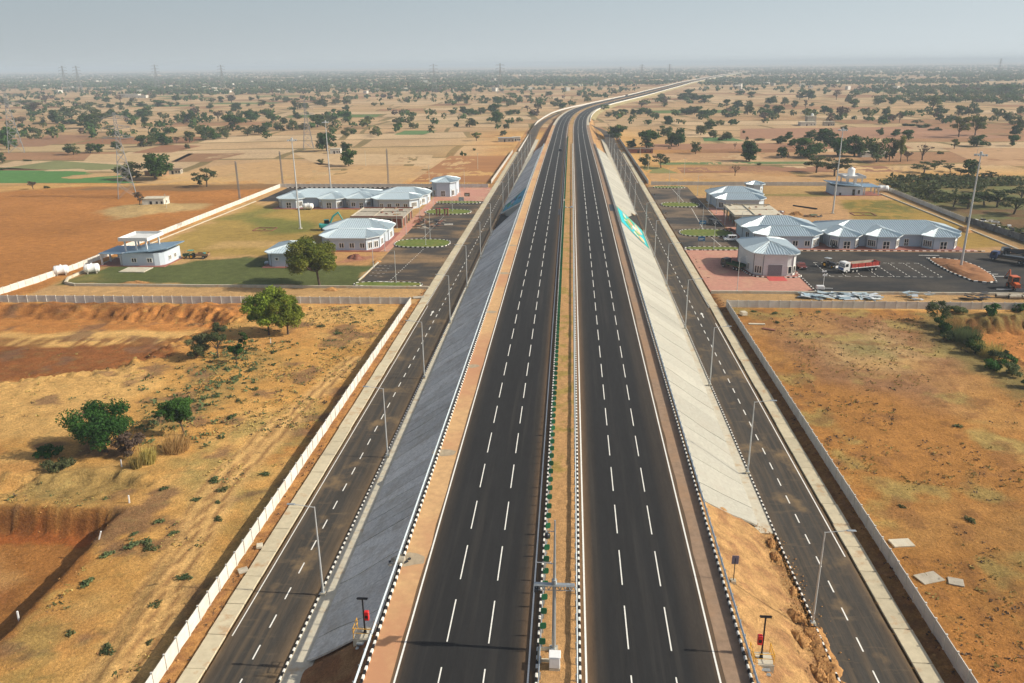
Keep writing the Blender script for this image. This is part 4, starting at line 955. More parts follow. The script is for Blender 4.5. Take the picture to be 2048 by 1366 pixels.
# right rest area
building('lodge', 'long low building with three hipped bays facing the truck yard on the right',
    [(bay(82, 124, 257, 277, 2.5, 4), ((92, 267.5), (116, 267.5)), 6.6, None), (bay(82.4, 91.6, 252.8, 264, 2.2, 3), ((87, 258), (87, 263)), 5.9, None), (bay(94, 104, 252.8, 264, 2.2, 3), ((99, 258), (99, 263)), 5.9, None), (bay(111, 121.6, 252.8, 264, 2.2, 3), ((116.3, 258), (116.3, 263)), 5.9, None)], 4.2,
    FW(1)+FW(2)+FW(3)+[(0, 0, .60, 1.3, .3, 2.4, 2, True), (0, 0, .735, 1.3, .3, 2.4, 2, True), (0, 0, .345, 1., 1.4, .8, 1, False)], [(81, 251.6), (123, 251.6), (123, 262), (81, 262)])
building('shop', 'pale building with two overlapping hipped roofs behind the tall kiosk on the right',
    [(bay(57.8, 81, 263, 283, 3.5, 5), ((66, 273), (73, 273)), 7.0, None), (bay(59.4, 79.8, 253, 270, 3.6, 4.2), ((65, 260), (74.5, 260)), 5.9, None)], 4.3,
    [(1, 0, .35, 1.6, .9, 1.8, 2, False), (1, 0, .62, 1.6, .9, 1.8, 2, False), (1, 0, .9, 1.6, .9, 1.8, 2, False), (1, 1, .35, 1.5, .6, 2.2, 2, False), (1, 1, .75, 1.5, .6, 2.2, 2, False), (1, 7, .5, 2.2, .6, 2.2, 3, False), (0, 7, .5, 3, .6, 2.2, 4, False)], [(58, 251.8), (81, 251.8), (81, 262), (58, 262)])
building('restaurant', 'far pale building with overlapping hipped roofs on the right behind the raw concrete frame',
    [(bay(58.6, 79.5, 333, 353, 3, 5), ((66, 343), (72, 343)), 6.8, None), (bay(59.4, 78.2, 324, 341, 3, 4), ((64, 331), (74, 331)), 5.7, None)], 4.2, [(1, 7, .5, 2.2, .6, 2.2, 3, False), (0, 7, .5, 2.6, .6, 2.2, 3, False), (1, 0, .3, 1.6, .9, 1.8, 2, False)])
kr = building('kiosk', 'tall pale kiosk with a grey roller shutter on red paving on the right',
    [([(53.4, 218), (59.8, 217.8), (61.4, 218.2), (62.5, 219.4), (62.9, 221), (63, 236), (61.5, 238.6), (52, 238.6), (50.2, 236), (50.1, 225), (51.2, 219.6)], ((56.5, 226), (56.5, 231)), 8.3, None)], 6.4,
    [(0, 1, .5, 1.1, .7, 2.2, 1, False), (0, 2, .5, 1.1, .7, 2.2, 1, False), (0, 10, .5, 2.0, .7, 2.2, 3, False), (0, 9, .4, 1.2, .8, 2.0, 2, False)], [(51.4, 217.2), (53, 216.9), (62, 216.9), (64, 219), (64, 240), (49.2, 240), (49.2, 225)], 'kiosk', 'bwhite')
ox, oy = kr.location.x, kr.location.y
b = MB(); b.box(0, 0, 0, 4.1, .12, 3.2, m=1)
for k in range(16): b.box(0, -.07, .05+k*.19, 3.8, .06, .16, m=0)
b.build('roller_shutter', [MT['shutter'], MT['bwhite']], kr, (56.6-ox, 217.86-oy, .2), -.03)
b = MB(); b.add([(-2.4, 0, .2), (2.4, 0, .2), (2.3, -4.3, .08), (-2.5, -4.3, .08), (-2.4, 0, 0), (2.4, 0, 0), (2.3, -4.3, 0), (-2.5, -4.3, 0)], [(0, 3, 2, 1), (0, 1, 5, 4), (1, 2, 6, 5), (2, 3, 7, 6), (3, 0, 4, 7)]); b.build('entrance_ramp', mat('ramp_red', (.50, .085, .075), .7, var=.1, scale=1.), kr, (56.7-ox, 217.2-oy, 0))
kerb_line('kiosk_kerb', [(49.0, 226), (49.9, 220), (51.6, 217), (54, 216.5)], .7, .3, .3); kerb_line('kiosk_kerb', [(59.3, 216.4), (62.4, 216.4), (64.2, 218.8)], .7, .3, .3)
building('toilet_block', 'small eight-sided cabin with a grey roof at the far end of the right rest area', [(bay(78.6, 85.4, 360, 368, 2, 2.4), ((82, 363.7), (82, 364.3)), 6.2, None)], 5.0, [(0, 1, .5, .8, 2.4, 1., 1, False)], None, 'cabin')
# unfinished blocks
def frame_block(label, x0, x1, y0, y1, h, m_roof, m_wall, sc):
    root = empty('unfinished_building', ((x0+x1)/2, (y0+y1)/2, 0), 0, label, 'building'); W, D = x1-x0, y1-y0
    b = MB(); b.box(0, 0, h-.35, W+1.2, D+1.2, .35); b.build('roof_slab', MT[m_roof], root)
    for i in range(2): b = MB(); b.box(0, (-D/2-.4, D/2+.4)[i], h, W+1, .25, .45); b.build('parapet', MT[m_wall], root)
    b = MB(); b.box(-W/2-.4, 0, h+.001, .25, D+.4, .4); b.build('parapet', MT[m_roof], root)
    b = MB(); b.box(-.08*W, 0, h, .2, D, .3); b.build('roof_upstand', MT[m_roof], root); b = MB(); b.box(0, .1*D, h, W*.96, .2, .24); b.build('roof_upstand', MT[m_roof], root)
    for i in range(6):
        for s in (-1, 1): b = MB(); b.box(-W/2+W*i/5, s*D/2, -.1, .4, .4, h-.25); b.build('column', MT['rawconc'], root)
    for i in range(1, 4):
        for s in (-1, 1): b = MB(); b.box(s*W/2, -D/2+D*i/4, -.1, .38, .38, h-.25); b.build('column', MT['rawconc'], root)
    b = MB(); b.box(0, D*.12, -.1, W*.93, .25, h-.26); b.build('inner_wall', MT[m_wall], root)
    for i in (0, 2, 4): b = MB(); b.box(-W/2+W*(i+.5)/5, -D/2+.3, -.1, W/5-.4, .22, h-.25 if i != 2 else 1.2); b.build('wall_infill', MT[m_wall], root)
    for i in (0, 1, 3): b = MB(); b.box(W/2-.3, -D/2+D*(i+.5)/4, -.1, .22, D/4-.38, h-.25); b.build('wall_infill', MT[m_wall], root)
    for k in range(sc): x = rng.uniform(-W/2, W/2); y = rng.uniform(-D/2, D/2); b = MB(); b.box(x, y, h+.01, rng.uniform(.6, 2), rng.uniform(.3, .9), rng.uniform(.15, .5), rz=rng.uniform(0, 3)); b.build('roof_debris', MT[('wood', 'brick', 'rawconc')[k % 3]], root)
    return root
frame_block('unfinished brick building with a bare flat roof in the left rest area', -79, -60.6, 284, 303, 3.9, 'rawconc', 'brick', 12)
frame_block('unfinished concrete frame with a pale flat roof in the right rest area', 59.5, 76, 288.5, 311, 4.0, 'conc', 'rawconc', 8)
# pump houses with an open platform on columns
def pump_house(label, x, y, mirror, tank):
    root = empty('pump_house', (x, y, 0), 0, label, 'pump house'); s = -1 if mirror else 1
    # curved house
    P = [(-1.5*s, 0), (8.4*s, 0), (9.8*s, .5), (10.8*s, 1.8), (11.2*s, 4), (11.2*s, 11), (-1.5*s, 11)]
    if s < 0: P = P[::-1]
    b = MB(); b.prism(P, -.2, 3.9, bottom=False); b.build('wall', MT['bwall'], root)
    E = [(-.3*s, -.9), (7.5*s, -1.0), (12.2*s, 1.2), (12.6*s, 11.8), (-.3*s, 11.8)]
    if s < 0: E = E[::-1]
    n = len(E); b = MB(); zt = [4.35+.09*abs(x_) for x_, y_ in E] if True else 0
    V = [(x_, y_, z-.5) for (x_, y_), z in zip(E, zt)]+[(x_, y_, z-.2) for (x_, y_), z in zip(E, zt)]; b.add(V, [tuple(range(n-1, -1, -1)), tuple(range(n, 2*n))]+[(i, (i+1) % n, n+(i+1) % n, n+i) for i in range(n)]); b.build('roof', MT['roofb'], root)
    b = MB(); b.box(-4.9*s, 5.5, 3.55, 7.4, 11, .22); b.build('canopy_roof', MT['roofb'], root)
    for i, (px_, py_) in enumerate(((-8.2, .6), (-8.2, 5.2), (-8.2, 9.8), (-2.2, .6))): b = MB(); b.box(px_*s, py_, -.1, .42, .42, 3.68); b.build('canopy_column', MT['bwhite'], root)
    for px_ in (-1.2, 2.2, 5.4):
        for py_ in (2.4, 10): b = MB(); b.box(px_*s, py_, 3.6, .4, .4, 3.7); b.build('platform_column', MT['bwhite'], root)
    b = MB(); b.box(2.1*s, 6.2, 7.25, 9, 10.2, .3); b.build('platform', MT['bwhite'], root)
    for q in ((2.1*s, 1.2, 9, .2), (2.1*s, 11.2, 9, .2), (-2.3*s, 6.2, .2, 9.8), (6.5*s, 6.2, .2, 9.8)): b = MB(); b.box(q[0], q[1], 7.55, q[2], q[3], .75); b.build('parapet', MT['bwhite'], root)
    b = MB(); b.box(-2.9*s, 5.5, -.15, 15.4 if False else 13, 12.6, .3); b.box(6.9*s, 5.2, -.15, 10, 12.8, .3); b.build('plinth', MT['redtile'], root)
    if not tank:
        for xx in (2.2, 7.0): window(root, xx*s, 0-.03, -math.pi/2, 1.5, 1.1, 1.4, 2, 0, 0)
        for yy in (4.2, 7.4): window(root, 11.23*s, yy, 0, 1.3, 1.1, 1.4, 2, 0, 0)
    else:
        window(root, 2.6*s, -.03, -math.pi/2, 1.0, .15, 2.6, 1, 0, 0, True, 'pipe'); window(root, .4*s, -.03, -math.pi/2, 1.1, .6, 2.0, 1, 0, 0, False, 'bwhite')
        window(root, 8.3*s, -.03, -math.pi/2, .7, .1, 1.2, 1, 0, 0, True, 'pipe')
    return root
MT['roofb'] = mat('blue_roof_sheet', (.20, .31, .42), .4, metal=.3, var=.08, spec=.5, stretch=(3, 1, 1))
pump_house('pump house with an open pillared platform and blue roofs on the left lawn', -131.5, 223.8, False, False)
pump_house('pump house with a white tank on its pillared platform at the back right', 127, 361.5, True, True)
def tank_v(label, x, y, z, r, h):
    b = MB(); prof = [(0, 0), (r, .02)]
    for k in range(5): prof += [(r, h*.8*k/5+.05), (r*1.03, h*.8*(k+.5)/5), (r, h*.8*(k+1)/5-.02)]
    prof += [(r*.9, h*.86), (r*.45, h*.95), (r*.3, h*.96), (r*.3, h), (0, h)]
    b.lathe(0, 0, prof, 20); root = empty('water_tank', (x, y, z), 0, label, 'tank'); b.build('tank_body', MT['tank'], root); b = MB(); b.lathe(0, 0, [(r*.32, h-.02), (r*.32, h+.06), (0, h+.1)], 16); b.build('lid', MT['black'] if False else MT['tank'], root); return root
tank_v('white ribbed water tank standing on the right pump house platform', 124.6, 368.3, 7.56, 1.5, 3.9)
def tank_h(label, x, y, z, r, L, rz):
    root = empty('storage_tank', (x, y, z), rz, label, 'tank'); b = MB(); n = 18; ring = [(-L/2, .05), (-L/2+.05, r*.55), (-L/2+.25, r*.9), (-L/2+.5, r), (-L/4, r), (-L/4+.05, r*1.03), (-L/4+.12, r), (L/4-.12, r), (L/4-.05, r*1.03), (L/4, r), (L/2-.5, r), (L/2-.25, r*.9), (L/2-.05, r*.55), (L/2, .05)]
    V = [(u, q*math.cos(2*math.pi*i/n), r+.25+q*math.sin(2*math.pi*i/n)) for u, q in ring for i in range(n)]
    b.add(V, [(k*n+i, (k+1)*n+i, (k+1)*n+(i+1) % n, k*n+(i+1) % n) for k in range(len(ring)-1) for i in range(n)], 0, True); b.build('tank_body', MT['tank'], root)
    for u in (-L*.28, L*.28): b = MB(); b.box(u, 0, -.05, .25, r*1.5, .55); b.build('saddle', MT['rawconc'], root)
    b = MB(); b.lathe(0, 0, [(.3, 2*r+.2), (.3, 2*r+.45), (0, 2*r+.48)], 12); b.build('manhole', MT['tank'], root)
tank_h('white horizontal tank lying in front of the long left building', -107.6, 322, .05, 1.15, 4.4, .05)
tank_h('white tank at the far left outside the left lawn, nearer the wall', -145.0, 212.5, .1, 1.25, 4.0, .5); tank_h('white tank on the left end of the left lawn', -137.2, 214.8, .1, 1.25, 4.2, .45)
tank_h('white tank lying behind the right pump house by the far wall', 140.6, 372, .1, 1.3, 5., -.2)
# ------------------------------------------------------------------ lamps, masts, pylons
ORD = ['nearest', 'second', 'third', 'fourth', 'fifth', 'sixth', 'seventh', 'eighth', 'ninth', 'tenth', 'eleventh', 'twelfth', 'thirteenth', 'fourteenth', 'fifteenth', 'sixteenth']
def street_lamp():
    root = empty('street_lamp', (0, 0, 0)); b = MB(); b.box(0, 0, -.1, .55, .55, .45, m=1, bev=.03); b.box(0, 0, .35, .4, .4, .04, m=0); b.build('base', [MT['galv'], MT['conc']], root)
    b = MB(); b.bar((0, 0, .35), (0, 0, 11.2), .12, .065, n=8); b.box(0, -.12, 1., .16, .08, .5); b.build('pole', MT['pole'], root)
    b = MB(); b.bar((0, 0, 11.15), (2.2, 0, 11.45), .045, .04, n=6); b.build('arm', MT['pole'], root)
    b = MB(); b.box(2.55, 0, 11.41, .9, .3, .1, bev=.03); b.build('lamp_head', MT['galv'], root); return root
proto = street_lamp(); used = False
for s, nm, bx, Ys in ((-1, 'left', -26.85, [73.2, 106.3, 138.2, 172.2, 203.4, 237, 270, 322, 352, 385, 418, 451, 484, 517, 550]), (1, 'right', 26.1, [71.3, 104, 137.2, 170.5, 207.3, 240, 272, 322, 352, 385, 418, 451, 484, 517, 550])):
    for i, y in enumerate(Ys):
        o = proto if not used else copy_tree(proto); used = True
        o.location = (bx, y, .1); o.rotation_euler = (0, 0, 0 if s > 0 else math.pi)
        tag(o, f'{ORD[i]} street lamp from the bottom of the picture along the {nm} service road', 'street lamp', f'street lamps along the {nm} service road')
def thin_lamp():
    root = empty('lamp_post', (0, 0, 0)); b = MB(); b.bar((0, 0, 0), (0, 0, 9), .09, .05, n=6); b.box(0, 0, 0, .4, .4, .25, m=0); b.build('pole', MT['pole'], root)
    b = MB(); b.bar((0, 0, 8.95), (-1.3, 0, 9.15), .035, n=5); b.box(-1.5, 0, 9.12, .6, .2, .08); b.build('lamp_head', MT['galv'], root); return root
proto = thin_lamp(); used = False
TL = [(-57, 224, 'at the edge of the left lawn beside the car park'), (-46.7, 207, 'on the nearest grass island of the left car park'), (-46.9, 255, 'on the large middle grass island of the left car park'), (-47.1, 265, 'just behind the middle grass island on the left'), (-62.3, 283, 'in front of the unfinished brick building'), (-56.8, 272.2, 'at the kerb by the nearest left shop'), (-57, 300, 'right of the brick building among the rubble'), (-47, 318, 'on the far round grass island on the left'), (-47, 342, 'on the last thin grass island on the left'), (-50, 380, 'on the red paving by the left kiosk'), (-58.5, 246, 'at the near corner of the left shop'), (-56.8, 330, 'beside the far two-bay building on the left'),
      (43.5, 202.2, 'at the front edge of the red paving by the shutter kiosk'), (45.8, 252, 'on the nearest thin grass island on the right'), (47.1, 284, 'behind the large grass island on the right'), (57.2, 315, 'in front of the raw concrete frame on the right'), (55.8, 326, 'at the corner of the far right building'), (45.5, 336, 'on the far round grass island on the right'), (47, 386, 'on the last thin grass island on the right'), (46, 345, 'behind the far round grass island on the right'), (56.4, 292, 'at the left end of the raw concrete frame'), (57.3, 268, 'by the left corner of the right shop'), (56.5, 360, 'by the right edge of the far right car park')]
for x, y, t in TL:
    o = proto if not used else copy_tree(proto); used = True
    o.location = (x, y, .05); o.rotation_euler = (0, 0, math.pi if x > 0 else 0); tag(o, 'thin grey lamp post '+t, 'lamp post', 'thin lamp posts in the rest areas')
def high_mast(x, y, label):
    root = empty('high_mast', (x, y, .02), 0, label, 'light mast', 'tall floodlight masts'); b = MB(); b.bar((0, 0, 0), (0, 0, 31.4), .34, .14, n=12); b.build('pole', MT['pole'], root)
    b = MB(); b.box(0, 0, -.2, 1.2, 1.2, .5); b.build('base', MT['conc'], root)
    b = MB(); b.bar((0, 0, 31.2), (0, 0, 32.3), .35, .35, n=12); 
    for i in range(12):
        a0, a1 = 2*math.pi*i/12, 2*math.pi*(i+1)/12; b.bar((1.1*math.cos(a0), 1.1*math.sin(a0), 31.5), (1.1*math.cos(a1), 1.1*math.sin(a1), 31.5), .05, n=4)
        if i % 3 == 0: b.bar((0, 0, 31.5), (1.1*math.cos(a0), 1.1*math.sin(a0), 31.5), .05, n=4)
    b.build('head_ring', MT['pole'], root)
    b = MB(); b.box(0, 0, -.2, .55, .35, .4); fl = b.mesh('floodlight', MT['galv'])
    for i in range(8): a = 2*math.pi*i/8; q = link('floodlight', fl, root, (1.45*math.cos(a), 1.45*math.sin(a), 31.4), a)
high_mast(-97.7, 281.5, 'tall floodlight mast on the patchy lawn in the middle of the left rest area'); high_mast(-112.8, 372.9, 'tall floodlight mast behind the long building on the left'); high_mast(102, 316.4, 'tall floodlight mast on bare sand in the right rest area'); high_mast(111.6, 230, 'tallest floodlight mast on the earth island in the truck yard')
def pylon(x, y, h, label, rz=0., arms=3):
    b = MB(); w0 = h*.105; wt = h*.018; r = max(.09, h*.0032); zl = [0, .16, .30, .42, .53, .62, .70, .77, .83, .89, .95, 1.0]; zl = [z*h for z in zl]
    wid = lambda z: w0+(wt*1.3-w0)*min(1, z/(h*.68)) if z < h*.68 else wt*1.3+(wt*.6-wt*1.3)*(z-h*.68)/(h*.32)
    cor = ((-1, -1), (1, -1), (1, 1), (-1, 1))
    for a, c_ in zip(zl[:-1], zl[1:]):
        for (sx, sy), (tx, ty) in zip(cor, cor[1:]+cor[:1]):
            p, q = (sx*wid(a), sy*wid(a), a), (sx*wid(c_), sy*wid(c_), c_); p2, q2 = (tx*wid(a), ty*wid(a), a), (tx*wid(c_), ty*wid(c_), c_)
            b.bar(p, q, r, n=4, caps=False, smooth=False); b.bar(p, q2, r*.6, n=4, caps=False, smooth=False); b.bar(p2, q, r*.6, n=4, caps=False, smooth=False); b.bar(q, q2, r*.6, n=4, caps=False, smooth=False)
    root = empty('transmission_tower', (x, y, -.2), rz, label, 'pylon', 'lattice power pylons'); b.build('lattice_body', MT['galvfar'], root)
    for i in range(arms):
        z = h*(.70+.115*i); L = h*(.17-.012*i); bb = MB()
        for s in (-1, 1):
            tip = (s*L, 0, z+h*.012)
            for sy in (-1, 1): bb.bar((s*wid(z), sy*wid(z), z), tip, r*.8, n=4, caps=False); bb.bar((s*wid(z), sy*wid(z), z+h*.045), tip, r*.8, n=4, caps=False)
            for k in (.33, .66): bb.bar((s*(wid(z)+(L-wid(z))*k), 0, z), (s*(wid(z)+(L-wid(z))*k), 0, z+h*.045*(1-k)), r*.5, n=4, caps=False)
            bb.bar(tip, (s*L, 0, z-h*.04), r*.7, n=4)
        bb.build('cross_arm', MT['galvfar'], root)
    return root
MT['galvfar'] = mat('pylon_steel', (.22, .23, .24), .6, metal=.2, var=.05)
for x, y, h, t, rz in [(-202.5, 354, 37.5, 'lattice pylon standing beside the small white hut in the red field', .5), (-392, 552, 47, 'lattice pylon at the far left edge of the fields', .6), (-186.5, 571, 34, 'slender lattice pylon beyond the orange field left of the floodlight mast', .4), (-287, 1740, 58, 'tall hazy pylon on the horizon left of the road', .2), (-142.5, 1681, 58, 'tall hazy pylon on the horizon nearer the road than its neighbour', .2), (211, 2544, 52, 'hazy pylon on the horizon just above the curving road', .2), (305, 2650, 52, 'hazy pylon on the horizon to the right of the one above the road', .2), (-1088, 2133, 64, 'hazy pylon on the left horizon above the first white hamlet', .2), (-890, 2086, 61, 'hazy pylon on the left horizon above the second hamlet', .2), (-1240, 1973, 62, 'leftmost of two hazy pylons standing side by side on the left horizon', .2), (-1215, 1990, 62, 'rightmost of two hazy pylons standing side by side on the left horizon', .2), (1612, 3300, 60, 'hazy pylon on the horizon at the far right', .2), (171, 2950, 44, 'small hazy pylon on the horizon left of the one above the road', .2)]: pylon(x, y, h, t, rz)
def lattice_pole(x, y, h, t):
    root = empty('utility_pole', (x, y, -.1), 0, t, 'utility pole'); b = MB(); w_ = .32
    for sx, sy in ((-1, -1), (1, -1), (1, 1), (-1, 1)): b.bar((sx*w_, sy*w_, 0), (sx*w_*.6, sy*w_*.6, h), .07, n=4)
    k = 0; z = 0
    while z < h-1:
        for s in (-1, 1): b.bar((-w_, s*w_, z), (w_, s*w_, z+.8), .05, n=4, caps=False); b.bar((s*w_, w_, z), (s*w_, -w_, z+.8), .05, n=4, caps=False)
        z += .8
    b.build('pole', MT['galvfar'], root)
lattice_pole(-144.2, 341, 17.6, 'grey lattice pole standing at the bend of the left boundary wall'); lattice_pole(-143, 392.5, 16.6, 'grey lattice pole outside the back left corner of the left rest area'); lattice_pole(-89.8, 394, 17.6, 'grey lattice pole behind the back wall of the left rest area')
def wood_pole(x, y, h, t):
    b = MB(); b.bar((0, 0, -.2), (0, 0, h), .13, .09, n=6); b.bar((-.7, 0, h-.4), (.7, 0, h-.4), .05, n=4); tag(b.build('utility_pole', MT['conc'], None, (x, y, 0)), t, 'utility pole')
for x, y, h, t in [(-120, 470, 9, 'thin concrete pole alone in the orange field'), (-52, 455, 9, 'thin concrete pole beside the left road wall'), (-70, 398, 9, 'thin concrete pole in front of the brown ploughed strip'), (43, 450, 9, 'thin concrete pole outside the right road wall, nearer'), (43, 505, 9, 'thin concrete pole outside the right road wall, farther'), (60, 430, 9, 'thin concrete pole in the field beyond the right back wall'), (-166, 318, 7, 'thin concrete pole in front of the small white hut'), (330, 400, 9, 'thin concrete pole far right in the brown field'), (250, 520, 9, 'thin concrete pole among the trees of the right farm')]: wood_pole(x, y, h, t)

# ------------------------------------------------------------------ things on the median and shoulders
def gantry():
    z = float(zr(59.5)); root = empty('camera_pole', (-.85, 59.7, z+.1), 0, 'grey camera pole with a solar panel and a lattice arm on the median', 'camera pole'); 
    b = MB(); b.box(0, 0, -.2, .8, .8, .5, m=1); b.box(0, 0, .3, .55, .55, .06); b.build('base', [MT['galv'], MT['rawconc']], root)
    b = MB(); b.bar((0, 0, .3), (0, 0, 7.6), .19, .15, n=12); b.bar((0, 0, 7.6), (0, 0, 13.7), .14, .07, n=12); b.bar((0, 0, 7.3), (0, 0, 7.7), .24, n=12); b.build('pole', MT['galv'], root)
    b = MB(); 
    for y_ in (-.22, .22): b.bar((-1.75, y_, 7.15), (1.75, y_, 7.15), .05, n=6); 
    b.bar((-1.75, 0, 6.55), (1.75, 0, 6.55), .04, n=6)
    b.box(0, 0, 7.2, 3.6, .36, .03)
    for k in range(8):
        x0 = -1.7+k*.4857
        for y_ in (-.22, .22): b.bar((x0, y_, 7.15), (x0+.243, 0, 6.55), .025, n=4); b.bar((x0+.243, 0, 6.55), (min(1.75, x0+.4857), y_, 7.15), .025, n=4)
    b.build('lattice_arm', MT['galv'], root)
    b = MB(); b.box(-1.6, -.1, 6.5, .35, .5, .3); b.build('camera', MT['vdark'], root)
    b = MB(); V = [(-1.6, -.75, 9.95), (-.3, -.75, 9.95), (-.3, .75, 9.0), (-1.6, .75, 9.0)]; W_ = [(x, y, z_-.07) for x, y, z_ in V]; b.add(V+W_, [(0, 1, 2, 3), (7, 6, 5, 4), (0, 4, 5, 1), (1, 5, 6, 2), (2, 6, 7, 3), (3, 7, 4, 0)], 1)
    b.add([(-1.54, -.68, 9.925), (-.36, -.68, 9.925), (-.36, .68, 9.065), (-1.54, .68, 9.065)], [(0, 1, 2, 3)], 0); b.build('solar_panel', [MT['solar'], MT['vwhite']], root)
    b = MB(); b.bar((0, 0, 9.3), (-1.0, 0, 9.4), .05, n=6); b.bar((-.9, 0, 9.3), (-.9, 0, 8.7), .05, n=6); b.build('panel_bracket', MT['galv'], root)
    b = MB(); b.bar((0, 0, 12.6), (-.6, 0, 12.6), .04, n=6); b.bar((-.6, 0, 12.6), (-.6, 0, 12.35), .05, n=6); b.build('camera_arm', MT['galv'], root)
    b = MB(); b.lathe(-.65, 0, [(0, 11.85), (.2, 11.95), (.24, 12.15), (.2, 12.35), (0, 12.4)], 12); b.build('dome_camera', MT['vdark'], root)
gantry()
z = float(zr(58.3))+.15
root = empty('cable_pit', (-1.45, 58.9, z), 0, 'open concrete cable pit beside the camera pole', 'cable pit'); b = MB()
for q in ((0, -.75, 1.7, .14), (0, .75, 1.7, .14), (-.78, 0, .14, 1.36), (.78, 0, .14, 1.36)): b.box(q[0], q[1], -.3, q[2], q[3], .62)
b.box(0, 0, -.25, 1.42, 1.36, .05, m=1); b.build('pit_frame', [MT['conc'], MT['black']], root)
root = empty('control_cabinet', (-.72, 57.55, z), 0, 'white control cabinet standing on the median beside the open pit', 'cabinet'); b = MB(); b.box(0, 0, -.1, 1.0, .95, .3, m=1); b.box(0, 0, .2, .95, .9, 1.15, bev=.03); b.build('cabinet_body', [MT['vwhite'], MT['conc']], root); b = MB(); b.box(0, 0, 1.35, 1.05, 1.0, .09, bev=.03); b.build('lid', MT['vwhite'], root); b = MB(); b.box(0, -.47, .28, .82, .04, 1.0); b.build('door', MT['vwhite'], root)
def call_box(x, y, z, h, label):
    root = empty('emergency_call_box', (x, y, z), 0, label, 'call box', 'emergency call boxes beside the expressway')
    b = MB(); b.bar((0, 0, -.3), (0, 0, h), .085, .075, n=8); b.bar((0, 0, 0), (0, 0, .5), .17, .1, n=8); b.build('post', MT['black'], root)
    b = MB(); b.bar((-.55, 0, h), (.55, 0, h+.06), .05, n=5); b.box(0, 0, h-.05, 1.0, .3, .07); b.build('crosspiece', MT['black'], root)
    b = MB(); b.box(-.28 if x > 0 else .28, .05, 1.45, .42, .36, 1.0, bev=.04); b.box(-.28 if x > 0 else .28, -.14, 1.75, .28, .03, .3, m=1); b.build('phone_box', [MT['hotred'], MT['black']], root)
    b = MB(); b.box(0, -.1, -1.2, 1.9, 1.7, 1.2); b.build('platform', MT['conc'], root)
    for i, (sx, sy) in enumerate(((-.9, -.85), (.9, -.85), (.9, .65), (-.9, .65))): b = MB(); b.bar((sx, sy, 0), (sx, sy, 1.15), .04, n=6); b.build('rail_post', MT['yellow'], root)
    for zz in (.6, 1.1):
        for a, c_ in (((-.9, -.85), (.9, -.85)), ((.9, -.85), (.9, .65)), ((-.9, .65), (-.9, -.85))): b = MB(); b.bar((*a, zz), (*c_, zz), .035, n=6); b.build('guard_rail', MT['yellow'], root)
    b = MB(); b.box(0, -1.2, -.35, 1.1, .35, .1); b.box(0, -1.5, -.6, 1.1, .35, .1); b.build('step', MT['galv'], root)
call_box(-18.9, 61.6, float(zr(61))-.35, 3.9, 'black emergency call post with yellow railing at the end of the grey stone slope'); call_box(18.0, 60.4, float(zr(60))-.35, 4.5, 'black emergency call post with yellow railing on the sandy right bank')
root = empty('marker_sign', (17.6, 71.6, float(zr(71))-.2), 0, 'small square sign on a black post on the sandy right bank', 'sign'); b = MB(); b.bar((0, 0, -.3), (0, 0, 2.7), .045, n=6); b.box(0, 0, -.3, .5, .5, .35, m=1); b.build('post', [MT['black'], MT['conc']], root)
b = MB(); b.box(0, 0, 2.0, .7, .05, 1.0, bev=.012); b.build('sign_plate', mat('sign_back_purple', (.16, .14, .19), .5, var=.1), root)
for k, (y, o) in enumerate([(73, -16.4), (98, -16.3), (131, -16.2), (163, -16.1), (196, -16.1), (228, -16.1)]):
    p = road_pt(y, o, .03); b = MB(); r = rng.uniform(.7, 1.3); n = 11
    b.poly([(r*1.5*math.cos(2*math.pi*i/n)*rng.uniform(.8, 1.1), r*math.sin(2*math.pi*i/n)*rng.uniform(.7, 1.1), .004) for i in range(n)]); struct(b.build('cement_stain', mat('cement_stain', (.36, .29, .20), .9, var=.2, scale=2), None, p))
p = road_pt(72.6, -17.3, 0); root = empty('drain_chute', tuple(p), 0, 'broken drain chute with rubble under the left crash barrier', 'drain chute'); 
b = MB(); b.bar((-.6, 0, .1), (.5, 0, .12), .5, n=12); b.build('pipe_end', MT['rawconc'], root)
for k in range(8): b = MB(); b.box(rng.uniform(-1.3, 1.2), rng.uniform(-.9, .9), rng.uniform(-.3, .05), rng.uniform(.2, .6), rng.uniform(.2, .5), rng.uniform(.1, .3), rz=rng.uniform(0, 3)); b.build('rubble_piece', MT[('darksteel', 'rawconc')[k % 2]], root)

# ------------------------------------------------------------------ vehicles
def wheel(root, x, y, r, w_, rim='rim'):
    b = MB(); V = []; n = 16
    prof = [(-w_/2, r*.55), (-w_/2, r*.92), (-w_*.35, r), (w_*.35, r), (w_/2, r*.92), (w_/2, r*.55)]
    V = [(x+q*math.cos(2*math.pi*i/n), y+u, r+q*math.sin(2*math.pi*i/n)) for u, q in prof for i in range(n)]
    b.add(V, [(k*n+i, (k+1)*n+i, (k+1)*n+(i+1) % n, k*n+(i+1) % n) for k in range(5) for i in range(n)]); tyre = b.build('wheel', MT['rubber'], root)
    b = MB(); b.bar((x, y-w_*.42, r), (x, y+w_*.42, r), r*.56, n=14); b.build('rim', MT[rim], tyre)
def hull(b, prof, w_, m=0, taper=None):
    """side profile (x,z) extruded over the width, optional narrower upper part"""
    n = len(prof); ws = [w_/2*(taper(z_) if taper else 1) for _, z_ in prof]
    b.add([(x, -q, z_) for (x, z_), q in zip(prof, ws)]+[(x, q, z_) for (x, z_), q in zip(prof, ws)], [tuple(range(n)), tuple(range(2*n-1, n-1, -1))]+[(i, n+i, n+(i+1) % n, (i+1) % n) for i in range(n)], m); return b
def rot(a): return a
